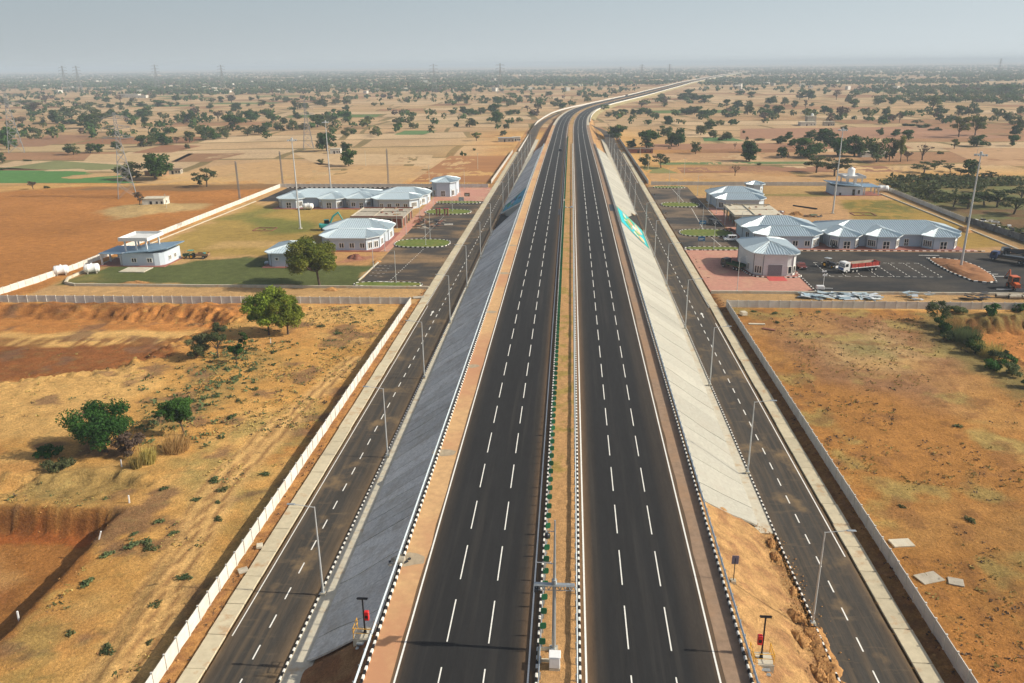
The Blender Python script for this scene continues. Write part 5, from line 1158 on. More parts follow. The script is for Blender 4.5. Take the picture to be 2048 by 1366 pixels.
def dump_truck(x, y, rz):
    root = empty('tipper_truck', (x, y, .05), rz, 'white-cabbed tipper truck with a red open body parked in the truck yard', 'truck')
    b = MB(); b.box(-.3, 0, .75, 10.6, .9, .35); b.build('chassis', MT['darksteel'], root)
    b = MB(); hull(b, [(4.2, .6), (6.1, .6), (6.25, 1.0), (6.2, 1.75), (5.95, 2.95), (5.7, 3.1), (4.2, 3.1)], 2.45); cab = b.build('cab', MT['vwhite'], root)
    b = MB(); b.add([(6.235, -1.08, 1.8), (6.235, 1.08, 1.8), (6.03, .98, 2.8), (6.03, -.98, 2.8)], [(0, 1, 2, 3)]); b.build('windscreen', MT['glassblue'], cab)
    b = MB(); b.box(6.24, 0, .95, .06, 2.1, .65, bev=.01); b.build('grille', MT['blue'], cab); b = MB(); b.box(6.2, 0, .55, .3, 2.4, .3); b.build('bumper', MT['vdark'], cab)
    for s in (-1, 1):
        b = MB(); b.box(5.25, s*1.235, 1.9, .9, .03, .8); b.build('side_window', MT['glass'], cab); b = MB(); b.box(6.2, s*1.45, 1.8, .12, .2, .6); b.build('mirror', MT['vdark'], cab); b = MB(); b.box(6.27, s*.9, .75, .05, .3, .18); b.build('headlight', MT['vwhite'], cab)
    b = MB(); b.box(-.85, 0, 1.35, 9.6, 2.5, .16); b.build('load_floor', MT['rawconc'], root)
    for s in (-1, 1):
        b = MB(); b.box(-.85, s*1.27, 1.5, 9.6, .07, 1.15); b.build('side_board', MT['red'], root)
        b = MB(); b.box(-.85, s*1.29, 1.33, 9.7, .1, .2); b.build('white_edge', MT['vwhite'], root)
        for k in range(9):
            b = MB(); b.box(-5.45+k*1.15, s*1.33, 1.5, .1, .08, 1.18); b.build('body_rib', MT['vdark'] if k % 4 == 0 else MT['red'], root)
        b = MB(); b.box(-.85, s*1.22, 1.55, 9.4, .03, 1.08); b.build('inner_lining', MT['rawconc'], root)
    b = MB(); b.box(3.95, 0, 1.35, .08, 2.5, 1.6); b.build('headboard', MT['red'], root); b = MB(); b.box(-5.65, 0, 1.4, .08, 2.5, 1.25); b.build('tailgate', MT['red'], root)
    for wx_ in (5.2, 3.0, 1.75, -3.3, -4.6):
        for s in (-1, 1): wheel(root, wx_, s*1.08, .52, .34)
MT['glassblue'] = mat('windscreen_glass', (.03, .06, .10), .12, var=.1, spec=.6)
dump_truck(81.6, 224.6, math.atan2(-4.2, -11)); 
def tractor(x, y, rz, label, trailer=False, col='vgreen', canopy='vdark', blade=False):
    root = empty('tractor', (x, y, .05), rz, label, 'tractor')
    b = MB(); hull(b, [(.3, .8), (2.1, .8), (2.2, 1.0), (2.15, 1.5), (.3, 1.65)], .75); b.build('bonnet', MT[col], root)
    b = MB(); b.box(-.5, 0, .6, 1.6, .9, .5); b.build('chassis', MT['darksteel'], root); b = MB(); b.box(-.75, 0, 1.1, .5, .55, .15); b.box(-.98, 0, 1.2, .12, .55, .5); b.build('seat', MT['black'], root)
    b = MB(); b.bar((.1, 0, 1.4), (-.2, 0, 1.75), .03, n=6); b.bar((-.2, 0, 1.73), (-.23, 0, 1.77), .2, n=12); b.build('steering_wheel', MT['black'], root)
    for s in (-1, 1):
        wheel(root, -.75, s*.85, .75, .42, 'yellow'); wheel(root, 1.6, s*.75, .42, .26, 'yellow')
        b = MB(); b.box(-.75, s*.85, 1.5, 1.2, .42, .06); b.build('mudguard', MT[col], root); b = MB(); b.bar((-1.1, s*.6, 1.5), (-1.1, s*.6, 2.5), .035, n=5); b.bar((.2, s*.6, 1.5), (.2, s*.6, 2.5), .035, n=5); b.build('canopy_post', MT['black'], root)
    b = MB(); b.box(-.45, 0, 2.5, 1.7, 1.45, .08, bev=.02); b.build('canopy', MT[canopy], root)
    b = MB(); b.bar((1.3, .25, 1.5), (1.3, .25, 2.4), .04, n=6); b.build('exhaust', MT['black'], root)
    if blade: b = MB(); b.box(2.9, 0, .3, .3, 2.0, .6, bev=.03); b.bar((2.2, -.5, .7), (2.8, -.5, .6), .06, n=5); b.bar((2.2, .5, .7), (2.8, .5, .6), .06, n=5); b.build('front_blade', MT['vwhite'], root)
    if trailer:
        b = MB(); b.box(-4.1, 0, .85, 3.9, 1.9, .12); b.bar((-2.2, 0, .8), (-1.3, 0, .7), .06, n=5); b.build('trailer_bed', MT['darksteel'], root)
        for s in (-1, 1): b = MB(); b.box(-4.1, s*.93, .97, 3.9, .06, .75); b.build('trailer_side', MT['wood'], root); wheel(root, -4.5, s*.95, .5, .25)
        b = MB(); b.box(-6.02, 0, .97, .06, 1.8, .75); b.box(-2.18, 0, .97, .06, 1.8, .75); b.build('trailer_end', MT['wood'], root)
        for k in range(9): b = MB(); b.box(-4.1+rng.uniform(-1.5, 1.5), rng.uniform(-.5, .5), 1.0, rng.uniform(.4, 1), rng.uniform(.4, .8), rng.uniform(.4, .85), rz=rng.uniform(0, 3)); b.build('load_sack', MT[('darksoil', 'yellow', 'wood', 'teal')[k % 4]], root)
tractor(-117, 234, math.pi+.05, 'dark green tractor with a loaded trailer standing on the left lawn edge', True, 'vgreen', 'teal'); tractor(74.6, 229.3, -.9, 'dark tractor with a canopy and a white front blade near the tipper truck', False, 'vdark', 'galv', True)
def van(x, y, rz, label, col='vwhite', L=4.4, H=1.85, name='van', pick=False):
    root = empty(name, (x, y, .05), rz, label, name.replace('_', ' ')); W_ = 1.75; tp = lambda z_: 1 if z_ < 1.05 else .86
    if pick: prof = [(-L/2, .45), (L/2-.1, .45), (L/2, .7), (L/2-.05, 1.0), (L/2-1.1, 1.12), (L/2-1.7, H), (L/2-2.9, H), (L/2-3.05, 1.12), (-L/2, 1.1)]
    else: prof = [(-L/2, .45), (L/2-.1, .45), (L/2, .7), (L/2-.05, 1.0), (L/2-.75, 1.12), (L/2-1.45, H), (-L/2+.15, H), (-L/2, 1.05)]
    b = MB(); hull(b, prof, W_, 0, tp); body = b.build('body', MT[col], root)
    xf = L/2-.8 if not pick else L/2-1.15; xr = xf-.62
    b = MB(); b.add([(xf+.02, -.72, 1.2), (xf+.02, .72, 1.2), (xr+.05, .68, H-.08), (xr+.05, -.68, H-.08)], [(0, 1, 2, 3)]); b.build('windscreen', MT['glass'], root)
    for s in (-1, 1):
        x1 = -L/2+.35 if not pick else L/2-2.85; n = 3 if not pick else 1; d = (xr-.15-x1)/n
        for k in range(n): b = MB(); b.add([(x1+k*d+.06, s*.80, 1.16), (x1+(k+1)*d-.06, s*.80, 1.16), (x1+(k+1)*d-.06, s*.768, H-.12), (x1+k*d+.06, s*.768, H-.12)], [(0, 1, 2, 3)]); b.build('side_window', MT['glass'], root)
        wheel(root, L/2-.85, s*.78, .34, .22); wheel(root, -L/2+.8, s*.78, .34, .22); b = MB(); b.box(L/2-.02, s*.62, .72, .06, .3, .16); b.build('headlight', MT['vwhite'], root)
    b = MB(); b.box(L/2, 0, .42, .16, 1.7, .22); b.box(-L/2, 0, .42, .16, 1.7, .22); b.build('bumper', MT['vdark'], root)
    if pick: b = MB(); b.box(-L/2+.95, 0, 1.13, 1.7, 1.45, .3); b.build('load_cover', MT['vdark'], root)
    return root
van(53.2, 264.2, math.pi, 'small white van parked beside the second grass island on the right', 'vwhite', 4.3, 2.0)
van(52.3, 292.8, -1.2, 'dark jeep with a pale roof parked before the raw concrete frame', 'vdark', 4.2, 1.9, 'jeep'); van(66.4, 227.3, -1.5, 'dark red pickup partly hidden behind the shutter kiosk', 'darkred', 4.6, 1.7, 'pickup', True); van(83.8, 255, -1.57, 'dark car parked in the gap left of the long right building', 'vdark', 4.0, 1.6, 'car')
p = road_pt(508, -5.6); c_ = van(float(p[0]), float(p[1]), math.pi/2, 'lone dark car driving on the left carriageway', 'vdark', 4.2, 1.6, 'car'); c_.location.z = float(p[2])
p = road_pt(1415, -8); c_ = van(float(p[0]), float(p[1]), 1.2, 'distant dark lorry where the expressway bends right', 'vdark', 9.5, 3.4, 'lorry'); c_.location.z = float(p[2])
def lorry(x, y, rz, label, L=8.5, col='vdark', load='vgreen'):
    root = empty('lorry', (x, y, .05), rz, label, 'lorry'); b = MB(); b.box(0, 0, .75, L, .9, .3); b.build('chassis', MT['darksteel'], root)
    b = MB(); hull(b, [(L/2-1.9, .6), (L/2, .6), (L/2+.05, 1.5), (L/2-.2, 2.6), (L/2-1.9, 2.65)], 2.3); b.build('cab', MT[col], root); b = MB(); b.add([(L/2+.07, -.95, 1.6), (L/2+.07, .95, 1.6), (L/2-.13, .9, 2.45), (L/2-.13, -.9, 2.45)], [(0, 1, 2, 3)]); b.build('windscreen', MT['glassblue'], root)
    b = MB(); b.box(-1.0, 0, 1.1, L-2.2, 2.35, .15); b.build('load_floor', MT['wood'], root)
    for s in (-1, 1): b = MB(); b.box(-1., s*1.15, 1.25, L-2.2, .08, .7); b.build('side_board', MT[load], root); b = MB(); b.box(L/2-1, s*1.17, 1.6, .8, .03, .7); b.build('side_window', MT['glass'], root)
    b = MB(); b.box(-L/2+.1, 0, 1.25, .08, 2.2, .7); b.build('tailgate', MT[load], root)
    for wx_ in (L/2-1, -L/2+1.3, -L/2+2.5):
        for s in (-1, 1): wheel(root, wx_, s*1., .48, .3)
    return root
lorry(47, 226.4, 2.2, 'dark lorry parked in the shade left of the shutter kiosk', 7.5, 'vdark', 'vgreen')
def crane_lorry(x, y, rz, label):
    root = lorry(x, y, rz, label, 10.5, 'navy', 'vdark'); b = MB(); b.bar((1.8, 0, 1.3), (1.8, 0, 3.4), .35, .3, n=10); b.bar((1.8, 0, 3.3), (-4.8, .4, 2.6), .22, .16, n=6); b.build('crane_boom', MT['vdark'], root)
    for k in range(7): b = MB(); b.bar((-4.5+rng.uniform(0, .6), -.9+k*.3, 1.5+rng.uniform(0, .5)), (2.0+rng.uniform(0, .5), -.9+k*.3, 1.5+rng.uniform(0, .5)), .11, n=6); b.build('pipe_load', MT['galv'], root)
crane_lorry(128.6, 237, 2.35, 'dark blue lorry loaded with pipes at the right edge of the truck yard'); lorry(134.5, 244.5, 3.0, 'dark lorry half cut off behind the pipe lorry at the right edge', 9, 'vdark', 'vdark'); lorry(133.6, 230.6, 2.6, 'blue-bodied lorry in front of the others at the right edge', 8, 'blue', 'blue')
def backhoe(x, y, rz):
    root = empty('backhoe_loader', (x, y, .05), rz, 'orange backhoe loader with a raised arm at the right end of the truck yard', 'digger')
    b = MB(); b.box(.2, 0, .7, 4.2, 1.2, .5, bev=.04); b.build('chassis', MT['orange'], root); b = MB(); hull(b, [(.9, 1.1), (2.6, 1.1), (2.65, 1.7), (.9, 1.9)], 1.1); b.build('bonnet', MT['orange'], root)
    b = MB(); 
    for sx, sy in ((-1.1, -.85), (.9, -.85), (.9, .85), (-1.1, .85)): b.box(sx, sy, 1.1, .14, .14, 2.0)
    b.box(-.1, 0, 1.1, 2.0, 1.7, .45); b.build('cab_frame', MT['orange'], root); b = MB(); b.box(-.1, 0, 3.1, 2.3, 1.95, .18, bev=.04); b.build('cab_roof', MT['orange'], root)
    for q in ((-1.1, 0, .04, 1.5), (.9, 0, .04, 1.5), (-.1, -.85, 1.8, .04), (-.1, .85, 1.8, .04)): b = MB(); b.box(q[0], q[1], 1.55, q[2], q[3], 1.5); b.build('cab_window', MT['glass'], root)
    for s in (-1, 1): wheel(root, -.8, s*.95, .75, .45, 'orange'); wheel(root, 1.9, s*.9, .5, .32, 'orange')
    b = MB(); b.bar((-1.7, 0, 1.2), (-3.0, 0, 4.2), .2, .15, n=6); b.build('boom', MT['orange'], root); b = MB(); b.bar((-3.0, 0, 4.2), (-4.4, 0, 2.4), .15, .11, n=6); b.build('dipper_arm', MT['orange'], root); b = MB(); hull(b, [(-4.9, 1.5), (-4.2, 1.4), (-4.0, 2.1), (-4.5, 2.4)], .7); b.build('bucket', MT['vdark'], root)
    b = MB(); hull(b, [(3.4, .2), (4.1, .2), (3.7, .9), (3.3, .9)], 2.1); b.build('front_shovel', MT['vdark'], root)
    for s in (-1, 1): b = MB(); b.bar((1.2, s*.55, 1.3), (3.4, s*.7, .6), .09, n=5); b.build('loader_arm', MT['orange'], root)
backhoe(114.6, 207.6, -1.62)
def excavator(x, y, rz):
    root = empty('excavator', (x, y, 0), rz, 'teal tracked excavator with its arm raised beside the left shop', 'excavator'); root.scale = (1.2, 1.2, 1.2)
    for s in (-1, 1): b = MB(); hull(b, [(-1.7, .15), (-1.4, 0), (1.4, 0), (1.7, .15), (1.7, .55), (1.4, .7), (-1.4, .7), (-1.7, .55)], .5); b.v = [(v[0], v[1]+s*1.05, v[2]) for v in b.v]; b.build('track', MT['rubber'], root)
    b = MB(); b.bar((0, 0, .6), (0, 0, .95), .8, n=14); b.build('slew_ring', MT['darksteel'], root); b = MB(); b.box(-.5, 0, .95, 3.1, 2.5, .9, bev=.08); b.box(-1.7, 0, 1.0, .7, 2.5, 1.0, bev=.08); b.build('upper_body', MT['teal'], root)
    b = MB(); hull(b, [(-.5, 1.85), (1.05, 1.85), (1.0, 2.5), (.75, 2.95), (-.5, 2.95)], .95); b.v = [(v[0], v[1]+.7, v[2]) for v in b.v]; b.build('cab', MT['glass'], root); b = MB(); b.box(.2, .7, 2.95, 1.5, 1.05, .09); b.build('cab_roof', MT['teal'], root)
    pts = [(1.0, 1.6), (2.2, 4.1), (3.9, 5.3)]
    for a, c_ in zip(pts[:-1], pts[1:]): b = MB(); b.bar((a[0], -.3, a[1]), (c_[0], -.3, c_[1]), .3, .26, n=6); b.build('boom', MT['teal'], root)
    b = MB(); b.bar((3.8, -.3, 5.3), (5.2, -.3, 2.6), .2, .16, n=6); b.build('dipper_arm', MT['teal'], root); b = MB(); hull(b, [(4.6, 1.6), (5.5, 1.8), (5.5, 2.6), (5.0, 2.8)], .9); b.v = [(v[0], v[1]-.3, v[2]) for v in b.v]; b.build('bucket', MT['darksteel'], root)
excavator(-87.4, 279.5, .25)
# ------------------------------------------------------------------ loose goods
def pile(name, label, cat, x, y, n, rx, ry, mats, smin, smax, flat=.12, part='sheet', h=.9):
    root = empty(name, (x, y, .05), 0, label, cat); r = np.random.default_rng(int(abs(x*7+y)))
    for k in range(n):
        a, c_ = r.uniform(smin, smax), r.uniform(smin*.4, smax*.5); b = MB(); t = r.uniform(-.35, .35, 2); zz = r.uniform(.05, h)*(1-.6*abs(r.uniform(-1, 1)))
        V = [(sx*a/2, sy*c_/2, zz+t[0]*sx*a*.25+t[1]*sy*c_*.3+r.uniform(0, .1)) for sx, sy in ((-1, -1), (1, -1), (1, 1), (-1, 1))]; V = V+[(q[0], q[1], q[2]-flat) for q in V]
        b.add(V, [(0, 1, 2, 3), (7, 6, 5, 4), (0, 4, 5, 1), (1, 5, 6, 2), (2, 6, 7, 3), (3, 7, 4, 0)]); b.build(part, mats[k % len(mats)], root, (r.uniform(-rx, rx), r.uniform(-ry, ry), 0), r.uniform(-.5, .5)+(1.57 if r.random() < .15 else 0))
    return root
shm = [MT['sheet'], mat('zinc_sheet', (.62, .66, .68), .35, metal=.3, var=.15, objvar=.2), mat('blue_zinc_sheet', (.30, .40, .46), .4, metal=.3, var=.15, objvar=.2)]
pile('scrap_pile', 'long heap of crumpled pale metal sheets outside the front plinth wall', 'scrap heap', 67.5, 197.6, 90, 9.5, 2.0, shm, .8, 3.8, .05, 'metal_sheet')
pile('scrap_pile', 'small heap of bent pale sheets standing against the truck yard wall', 'scrap heap', 85.5, 197.0, 14, 1.6, 2.2, shm, .8, 2.6, .05, 'metal_sheet', 1.6); pile('scrap_pile', 'tiny heap of pale boards right of the bent sheets', 'scrap heap', 90.2, 198.3, 8, 1.0, 1.0, shm, .6, 1.4, .06, 'metal_sheet', 1.4)
pile('form_pile', 'dark heap of steel formwork against the truck yard wall', 'formwork', 100.5, 197.0, 16, 2.4, 1.2, [MT['darksteel'], MT['vdark']], .8, 2.6, .12, 'form_panel', 1.9)
pile('timber_pile', 'scattered brown boards and rubble in the left car park', 'timber pile', -52.5, 291, 60, 5, 9, [MT['wood'], MT['brick'], MT['rawconc'], MT['darksteel']], .5, 2.6, .1, 'board', .4)
pile('brick_pile', 'heap of bricks and pale boards behind the raw concrete frame on the right', 'brick heap', 80.5, 317, 40, 2.5, 2.5, [MT['brick'], MT['brick'], MT['vwhite']], .5, 1.8, .3, 'block', 1.4); pile('brick_pile', 'red rubble heap before the raw concrete frame', 'rubble heap', 56.2, 281, 22, 1.6, 3, [MT['brick']], .4, 1.4, .25, 'block', 1.0); pile('brick_pile', 'red rubble and scaffolding by the right wall of the brick building', 'rubble heap', -57.3, 300, 26, 1.5, 8, [MT['brick'], MT['wood']], .4, 1.8, .2, 'block', 1.0)
pile('timber_pile', 'green tarpaulin and logs lying on sand in the right rest area', 'log pile', 93, 310, 16, 3, 1, [MT['vgreen'], MT['wood'], MT['darksteel']], .8, 3.2, .2, 'log', .7)
pile('rubble_row', 'whitish rubble tipped along the top of the dark right-hand wall', 'rubble', 148.6, 268, 70, 2.0, 34, [MT['vwhite'], MT['rawconc'], MT['darksteel']], .6, 2.2, .4, 'rubble_piece', 3.6)
def pipes(x, y):
    root = empty('concrete_pipes', (x, y, .1), 0, 'row of grey concrete pipes lying outside the truck yard wall', 'pipes')
    for k, (dx, dy) in enumerate(((0, 0), (3.2, .2), (-2.6, 1.0), (.8, 1.1), (4.2, 1.3), (7, .1), (8, 1.2))): b = MB(); b.bar((dx-1.4, dy, .5), (dx+1.4, dy, .5), .5, n=14); b.bar((dx-1.42, dy, .5), (dx-1.38, dy, .5), .4, n=14, m=1); b.build('pipe', [MT['rawconc'], MT['black']], root)
pipes(110, 197.6)
def heap(name, label, cat, x, y, rx, ry, h, m='soil', seed=0):
    n, k = 44, 16; r = np.random.default_rng(seed+int(abs(x*31+y))); ph = r.uniform(0, 6, 4); V = []; F = []
    A, T = np.meshgrid(np.arange(n)*2*math.pi/n, np.linspace(0, 1, k)); w_ = 1+.22*np.sin(2*A+ph[0])+.13*np.sin(5*A+ph[1])+.06*np.sin(9*A+ph[2])
    X = rx*T*w_*np.cos(A); Y = ry*T*w_*np.sin(A); f = fbm(X*1.3+x*3, Y*1.3+y, 4, 1.); g = fbm(X*5+x, Y*5, 3, 1.)
    ZZ = h*((1-T**1.5)*(.55+.9*f)+.28*(g-.5)*(1-T**4))-.15*T**6
    V = np.stack([X, Y, ZZ], -1).reshape(-1, 3).tolist(); F = [(j*n+i, (j+1)*n+i, (j+1)*n+(i+1) % n, j*n+(i+1) % n) for j in range(k-1) for i in range(n)]
    b = MB(); b.add(V, F, 0, True); o = b.build(name, MT[m], None, (x, y, 0)); return tag(o, label, cat, 'loose earth heaps')
for i, (x, y, rx, ry, h, t) in enumerate([(24.6, 72.3, 1.1, 1.3, .9, 'round earth heap beside the foot of the nearest right street lamp'), (24.0, 68.6, 1.2, 1.3, .8, 'earth heap just below the nearest right street lamp'), (24.5, 63.8, .9, 1.2, .7, 'lower earth heap on the right bank'), (24.4, 61, 1.0, 1.2, .8, 'lowest earth heap on the right bank at the picture edge'), (25.2, 83.5, .6, 1.2, .5, 'dark earth heap beside the broken right kerb'), (25.4, 86.4, .6, 1., .5, 'highest earth heap near the end of the pale slope'), (25.7, 77, .6, .9, .4, 'small earth heap midway along the broken right kerb')]): heap('earth_heap', t, 'earth heap', x, y, rx*.85, ry*.9, h*.5).location.z = -.1+max(0, .72*(26.2-x))*.45
for x, y, rx, ry, h, t in [(-65.5, 236, 3.2, 1.8, 1.3, 'pinkish gravel heap in front of the left shop'), (-62.5, 199.3, 2.6, 1., .8, 'orange earth heap outside the plinth wall by the left car park'), (-119, 205, 3.4, .9, .5, 'orange earth strip on the front edge of the left lawn'), (87.4, 313.4, 2.4, 1.8, 1.4, 'brown earth heap on the sand behind the long right building'), (-57.6, 231, 1.4, 1.4, .7, 'red earth heap by the corner of the left car park'), (137, 284, 2., 5, 1.1, 'sand heap between the right lawn edging and the dark wall')]: heap('earth_heap', t, 'earth heap', x, y, rx, ry, h, 'brick' if 'pink' in t else 'soil')
# ridge of dug earth along the right service road
def ridge():
    b = MB(); ys = np.arange(44, 71, .25); n = 16; U, YY = np.meshgrid(np.linspace(0, 1, n), ys); f = fbm(U*3+5, YY*.8, 4, 1.); g = fbm(U*9, YY*3, 3, 1.)
    X = 24.9+U*2.3+.5*(f-.5)*2; ZZ = -.15+np.sin(U*math.pi)**.8*(.10+.50*f)+.30*(g-.5)*np.sin(U*math.pi)
    F = [(j*n+i, j*n+i+1, (j+1)*n+i+1, (j+1)*n+i) for j in range(len(ys)-1) for i in range(n-1)]; b.add(np.stack([X, YY, ZZ], -1).reshape(-1, 3).tolist(), F, 0, True); tag(b.build('earth_ridge', MT['soil']), 'long ridge of dug earth along the near end of the right service road', 'earth ridge')
ridge()
def slab(x, y, w_, d, h, rz, label, m='conc', name='concrete_slab', tilt=0):
    b = MB(); b.box(0, 0, 0, w_, d, h, bev=min(.02, h*.3)); o = b.build(name, MT[m], None, (x, y, gz(x, y)+.02 if abs(x) > 41 else .06), rz); o.rotation_euler.x = tilt; return tag(o, label, name.replace('_', ' '))
def cover_frame(x, y, w_, d, label):
    b = MB()
    for q in ((0, -d/2, w_, .4), (0, d/2, w_, .4), (-w_/2, 0, .4, d-.4), (w_/2, 0, .4, d-.4), (0, 0, .9, .9)): b.box(q[0], q[1], -.1, q[2], q[3], .25)
    tag(b.build('cover_frame', MT['brick'], None, (x, y, .05)), label, 'cover frame')
slab(-126.3, 218.8, 7.6, 5.6, .22, 0, 'wide pale slab on the lawn before the left pump house'); cover_frame(-110.4, 280, 7, 6, 'thin reddish cover frame round a patch of the left lawn'); slab(-89.5, 228.5, 3.4, 2.2, .5, .2, 'grey slab lying in the shade left of the small cabin', 'galv'); cover_frame(113, 315, 8, 6, 'thin reddish cover frame set in the right lawn')
slab(41.2, 87.2, 2.6, 1.6, .18, .15, 'pale square slab lying in the ochre field beyond the right wall'); slab(41.6, 80.2, 2.8, 1.8, .12, .35, 'broken whitish board pile low in the ochre field, left piece', 'rawconc'); slab(44.3, 79.6, 1.6, 1.4, .14, -.3, 'broken whitish board pile low in the ochre field, right piece', 'rawconc'); slab(41.0, 181.5, 1.3, 1.4, .8, .3, 'pale block just inside the right wall corner'); slab(42.6, 174.6, 3.6, .7, .2, -.05, 'pale beam lying below the block at the right wall corner'); slab(44.3, 170.5, 2.8, .8, .2, -.5, 'pinkish beam lying askew below the other beam', 'brick')
slab(-37.5, 82, .7, .9, .3, .3, 'white block on the verge behind the left drain'); slab(-37.6, 77.0, 1.1, .9, .25, .6, 'grey broken slab on the verge behind the left drain', 'rawconc'); slab(-38, 193, 2.8, 1.6, .2, .3, 'flat pale rubble by the gap at the end of the left wall', 'rawconc'); slab(-51, 262.8, 5, 1.1, .3, .1, 'white board lying left of the kerb in the left car park', 'vwhite') if False else None
slab(-44.5, 290, 3.2, .9, .35, .2, 'white plank bundle lying in the middle of the left car park', 'farmwall'); slab(-50, 207.6, 4.4, .6, .25, -.1, 'white beam lying just behind the nearest left grass island', 'vwhite')
def rod(x0, y0, x1, y1, label, r=.18, m='darksteel'):
    b = MB(); b.bar((0, 0, .2), (x1-x0, y1-y0, .35), r, n=8); tag(b.build('steel_rod', MT[m], None, (x0, y0, 0)), label, 'rod')
rod(91.5, 334, 98.6, 325.4, 'long dark beam lying on sand behind the right lodge', .3); rod(109.8, 206, 114, 205.6, 'thin white pole on the asphalt beside the orange digger', .08, 'vwhite')
for x, y, t in [(-59.2, 91.3, 'white marker post standing in grass above the excavated pit'), (-58.6, 82.8, 'white marker post leaning at the rim of the excavated pit'), (-63.2, 156.4, 'white marker post under the pair of trees'), (-59.2, 68, 'white marker stub at the shaded pit rim'), (-65.9, 101.4, 'small white marker in the shade under the broad tree')]:
    b = MB(); b.box(0, 0, -.2, .16, .16, 1.35, bev=.015); o = b.build('marker_post', MT['vwhite'], None, (x, y, gz(x, y)), .3); o.rotation_euler.y = .35 if 'lean' in t else .04; tag(o, t, 'marker post', 'white boundary markers')
for k, x in enumerate((-51.4, -48.2)):
    root = empty('ticket_pillar', (x, 309.2, .3), 0, ('left' if k == 0 else 'right')+'-hand one of two red pillars in front of the far round grass island', 'pillar', 'red pillars by the grass island'); b = MB(); b.box(-.6, 0, -.3, .5, .5, 2.7); b.box(.6, 0, -.3, .5, .5, 2.7); b.build('column', MT['redtile'], root); b = MB(); b.box(0, 0, 2.3, 1.9, .7, .25); b.build('cap', MT['red'], root)
def board_sign(x, y, w_, h, label, m='signblue', z=1.8):
    root = empty('sign_board', (x, y, .05), 0, label, 'sign'); 
    for s in (-1, 1): b = MB(); b.bar((s*w_*.38, 0, 0), (s*w_*.38, 0, z+h), .05, n=6); b.build('leg', MT['galv'], root)
    b = MB(); b.box(0, -.08, z, w_, .06, h); b.build('sign_plate', MT[m], root); b = MB(); b.box(0, -.115, z+h*.45, w_*.7, .01, h*.1); b.box(-w_*.1, -.115, z+h*.2, w_*.5, .01, h*.1); b.build('pale_strip', MT['vwhite'], root)
board_sign(-44.5, 346, 2.4, 1.5, 'brown sign board on two legs at the edge of the far left paving', 'wood'); board_sign(-45.5, 334, 2.2, 1.5, 'pale blue sign board on two legs between the far left islands', 'galv'); board_sign(47.2, 284.5, 2.4, 1.2, 'blue sign board behind the large grass island on the right'); board_sign(42.5, 256, 2.2, 1.4, 'blue sign board by the nearest thin grass island on the right')
def light_tower(x, y):
    root = empty('light_tower', (x, y, .05), 0, 'small white trailer with a lamp cluster on a pole beside the plinth wall', 'light tower'); b = MB(); b.box(0, 0, .45, 1.9, 1.2, .9, bev=.05); b.build('trailer_body', MT['vwhite'], root)
    for s in (-1, 1): wheel(root, 0, s*.65, .3, .18)
    b = MB(); b.bar((.7, 0, 1.3), (.7, 0, 4.6), .06, n=6); b.bar((.9, 0, .7), (3.2, 0, .6), .06, n=6); b.build('pole', MT['vwhite'], root)
    for q in ((.4, .4), (1.0, .4), (.4, -.4), (1., -.4)): b = MB(); b.box(q[0], q[1], 4.4+q[1], .45, .2, .4); b.build('lamp', MT['vwhite'], root)
light_tower(64.8, 203.6)
# ------------------------------------------------------------------ farm buildings and villages
def hut(x, y, W_, D, H, rz, label, roofm='conc', wallm='farmwall', flat=True, openings=2):
    root = empty('farm_hut', (x, y, gz(x, y)-.1), rz, label, 'hut'); b = MB(); b.box(0, 0, -.6, W_, D, H+.6); b.build('wall', MT[wallm], root)
    if flat: b = MB(); b.box(0, 0, H, W_+.5, D+.5, .18); b.build('roof', MT[roofm], root)
    else: b = MB(); hull(b, [(-W_/2-.4, H-.1), (W_/2+.4, H-.1), (0, H+W_*.28)], D+.7); b.build('roof', MT[roofm], root)
    b = MB(); b.box(0, 0, 0, 1.0, .12, 2.0); dm = b.mesh('door', MT['black']); link('door', dm, root, (-.1*W_, -D/2-.03, 0)); b = MB(); b.box(0, 0, .9, .8, .1, 1.0); wm = b.mesh('window', MT['black'])
    for k in range(openings): link('window', wm, root, (W_*(.18+.22*k) if k < 2 else -W_*.35, -D/2-.02, 0))
    link('window', wm, root, (W_/2+.02, 0, 0), math.pi/2)
    return root
hut(-175.5, 328, 9, 6.5, 3.0, .12, 'small flat-roofed white hut on an earth mound in the red field'); hut(-158, 541, 7, 5, 3.4, .1, 'white hut beside dark trees beyond the orange field'); hut(-226, 428, 11, 6, 2.6, -.2, 'low thatched farm sheds under the broad dark tree on the left', 'thatch', 'wood'); hut(-219.5, 436, 7, 5, 2.6, .2, 'second low shed right of the thatched farm sheds', 'thatch', 'rawconc')
hut(-49, 624, 12, 6, 3, .1, 'long grey shed beyond the brown ploughed strip', 'galv', 'rawconc'); hut(-41.5, 629, 6, 5, 3.2, .1, 'small pale shed at the right end of the long grey shed', 'conc', 'farmwall'); hut(46, 541, 16, 6, 2.8, .0, 'row of low thatched sheds under trees beside the right road wall', 'thatch', 'brick'); hut(186, 516, 16, 6, 3.2, .1, 'pale farmhouse half hidden by the farm trees on the right', 'conc', 'farmwall'); 
hut(217, 775, 14, 8, 3.4, .05, 'white flat farmhouse alone in the brown fields on the right', 'conc', 'farmwall'); hut(222, 783, 8, 7, 8.0, .05, 'grey two-storey part behind the white farmhouse', 'conc', 'rawconc'); hut(236, 774, 9, 6, 3.6, .05, 'small grey shed right of the white farmhouse', 'rawconc', 'rawconc'); tank_v('small white water tank on the two-storey farmhouse', 223, 783, 8.2, 1.2, 2.2)
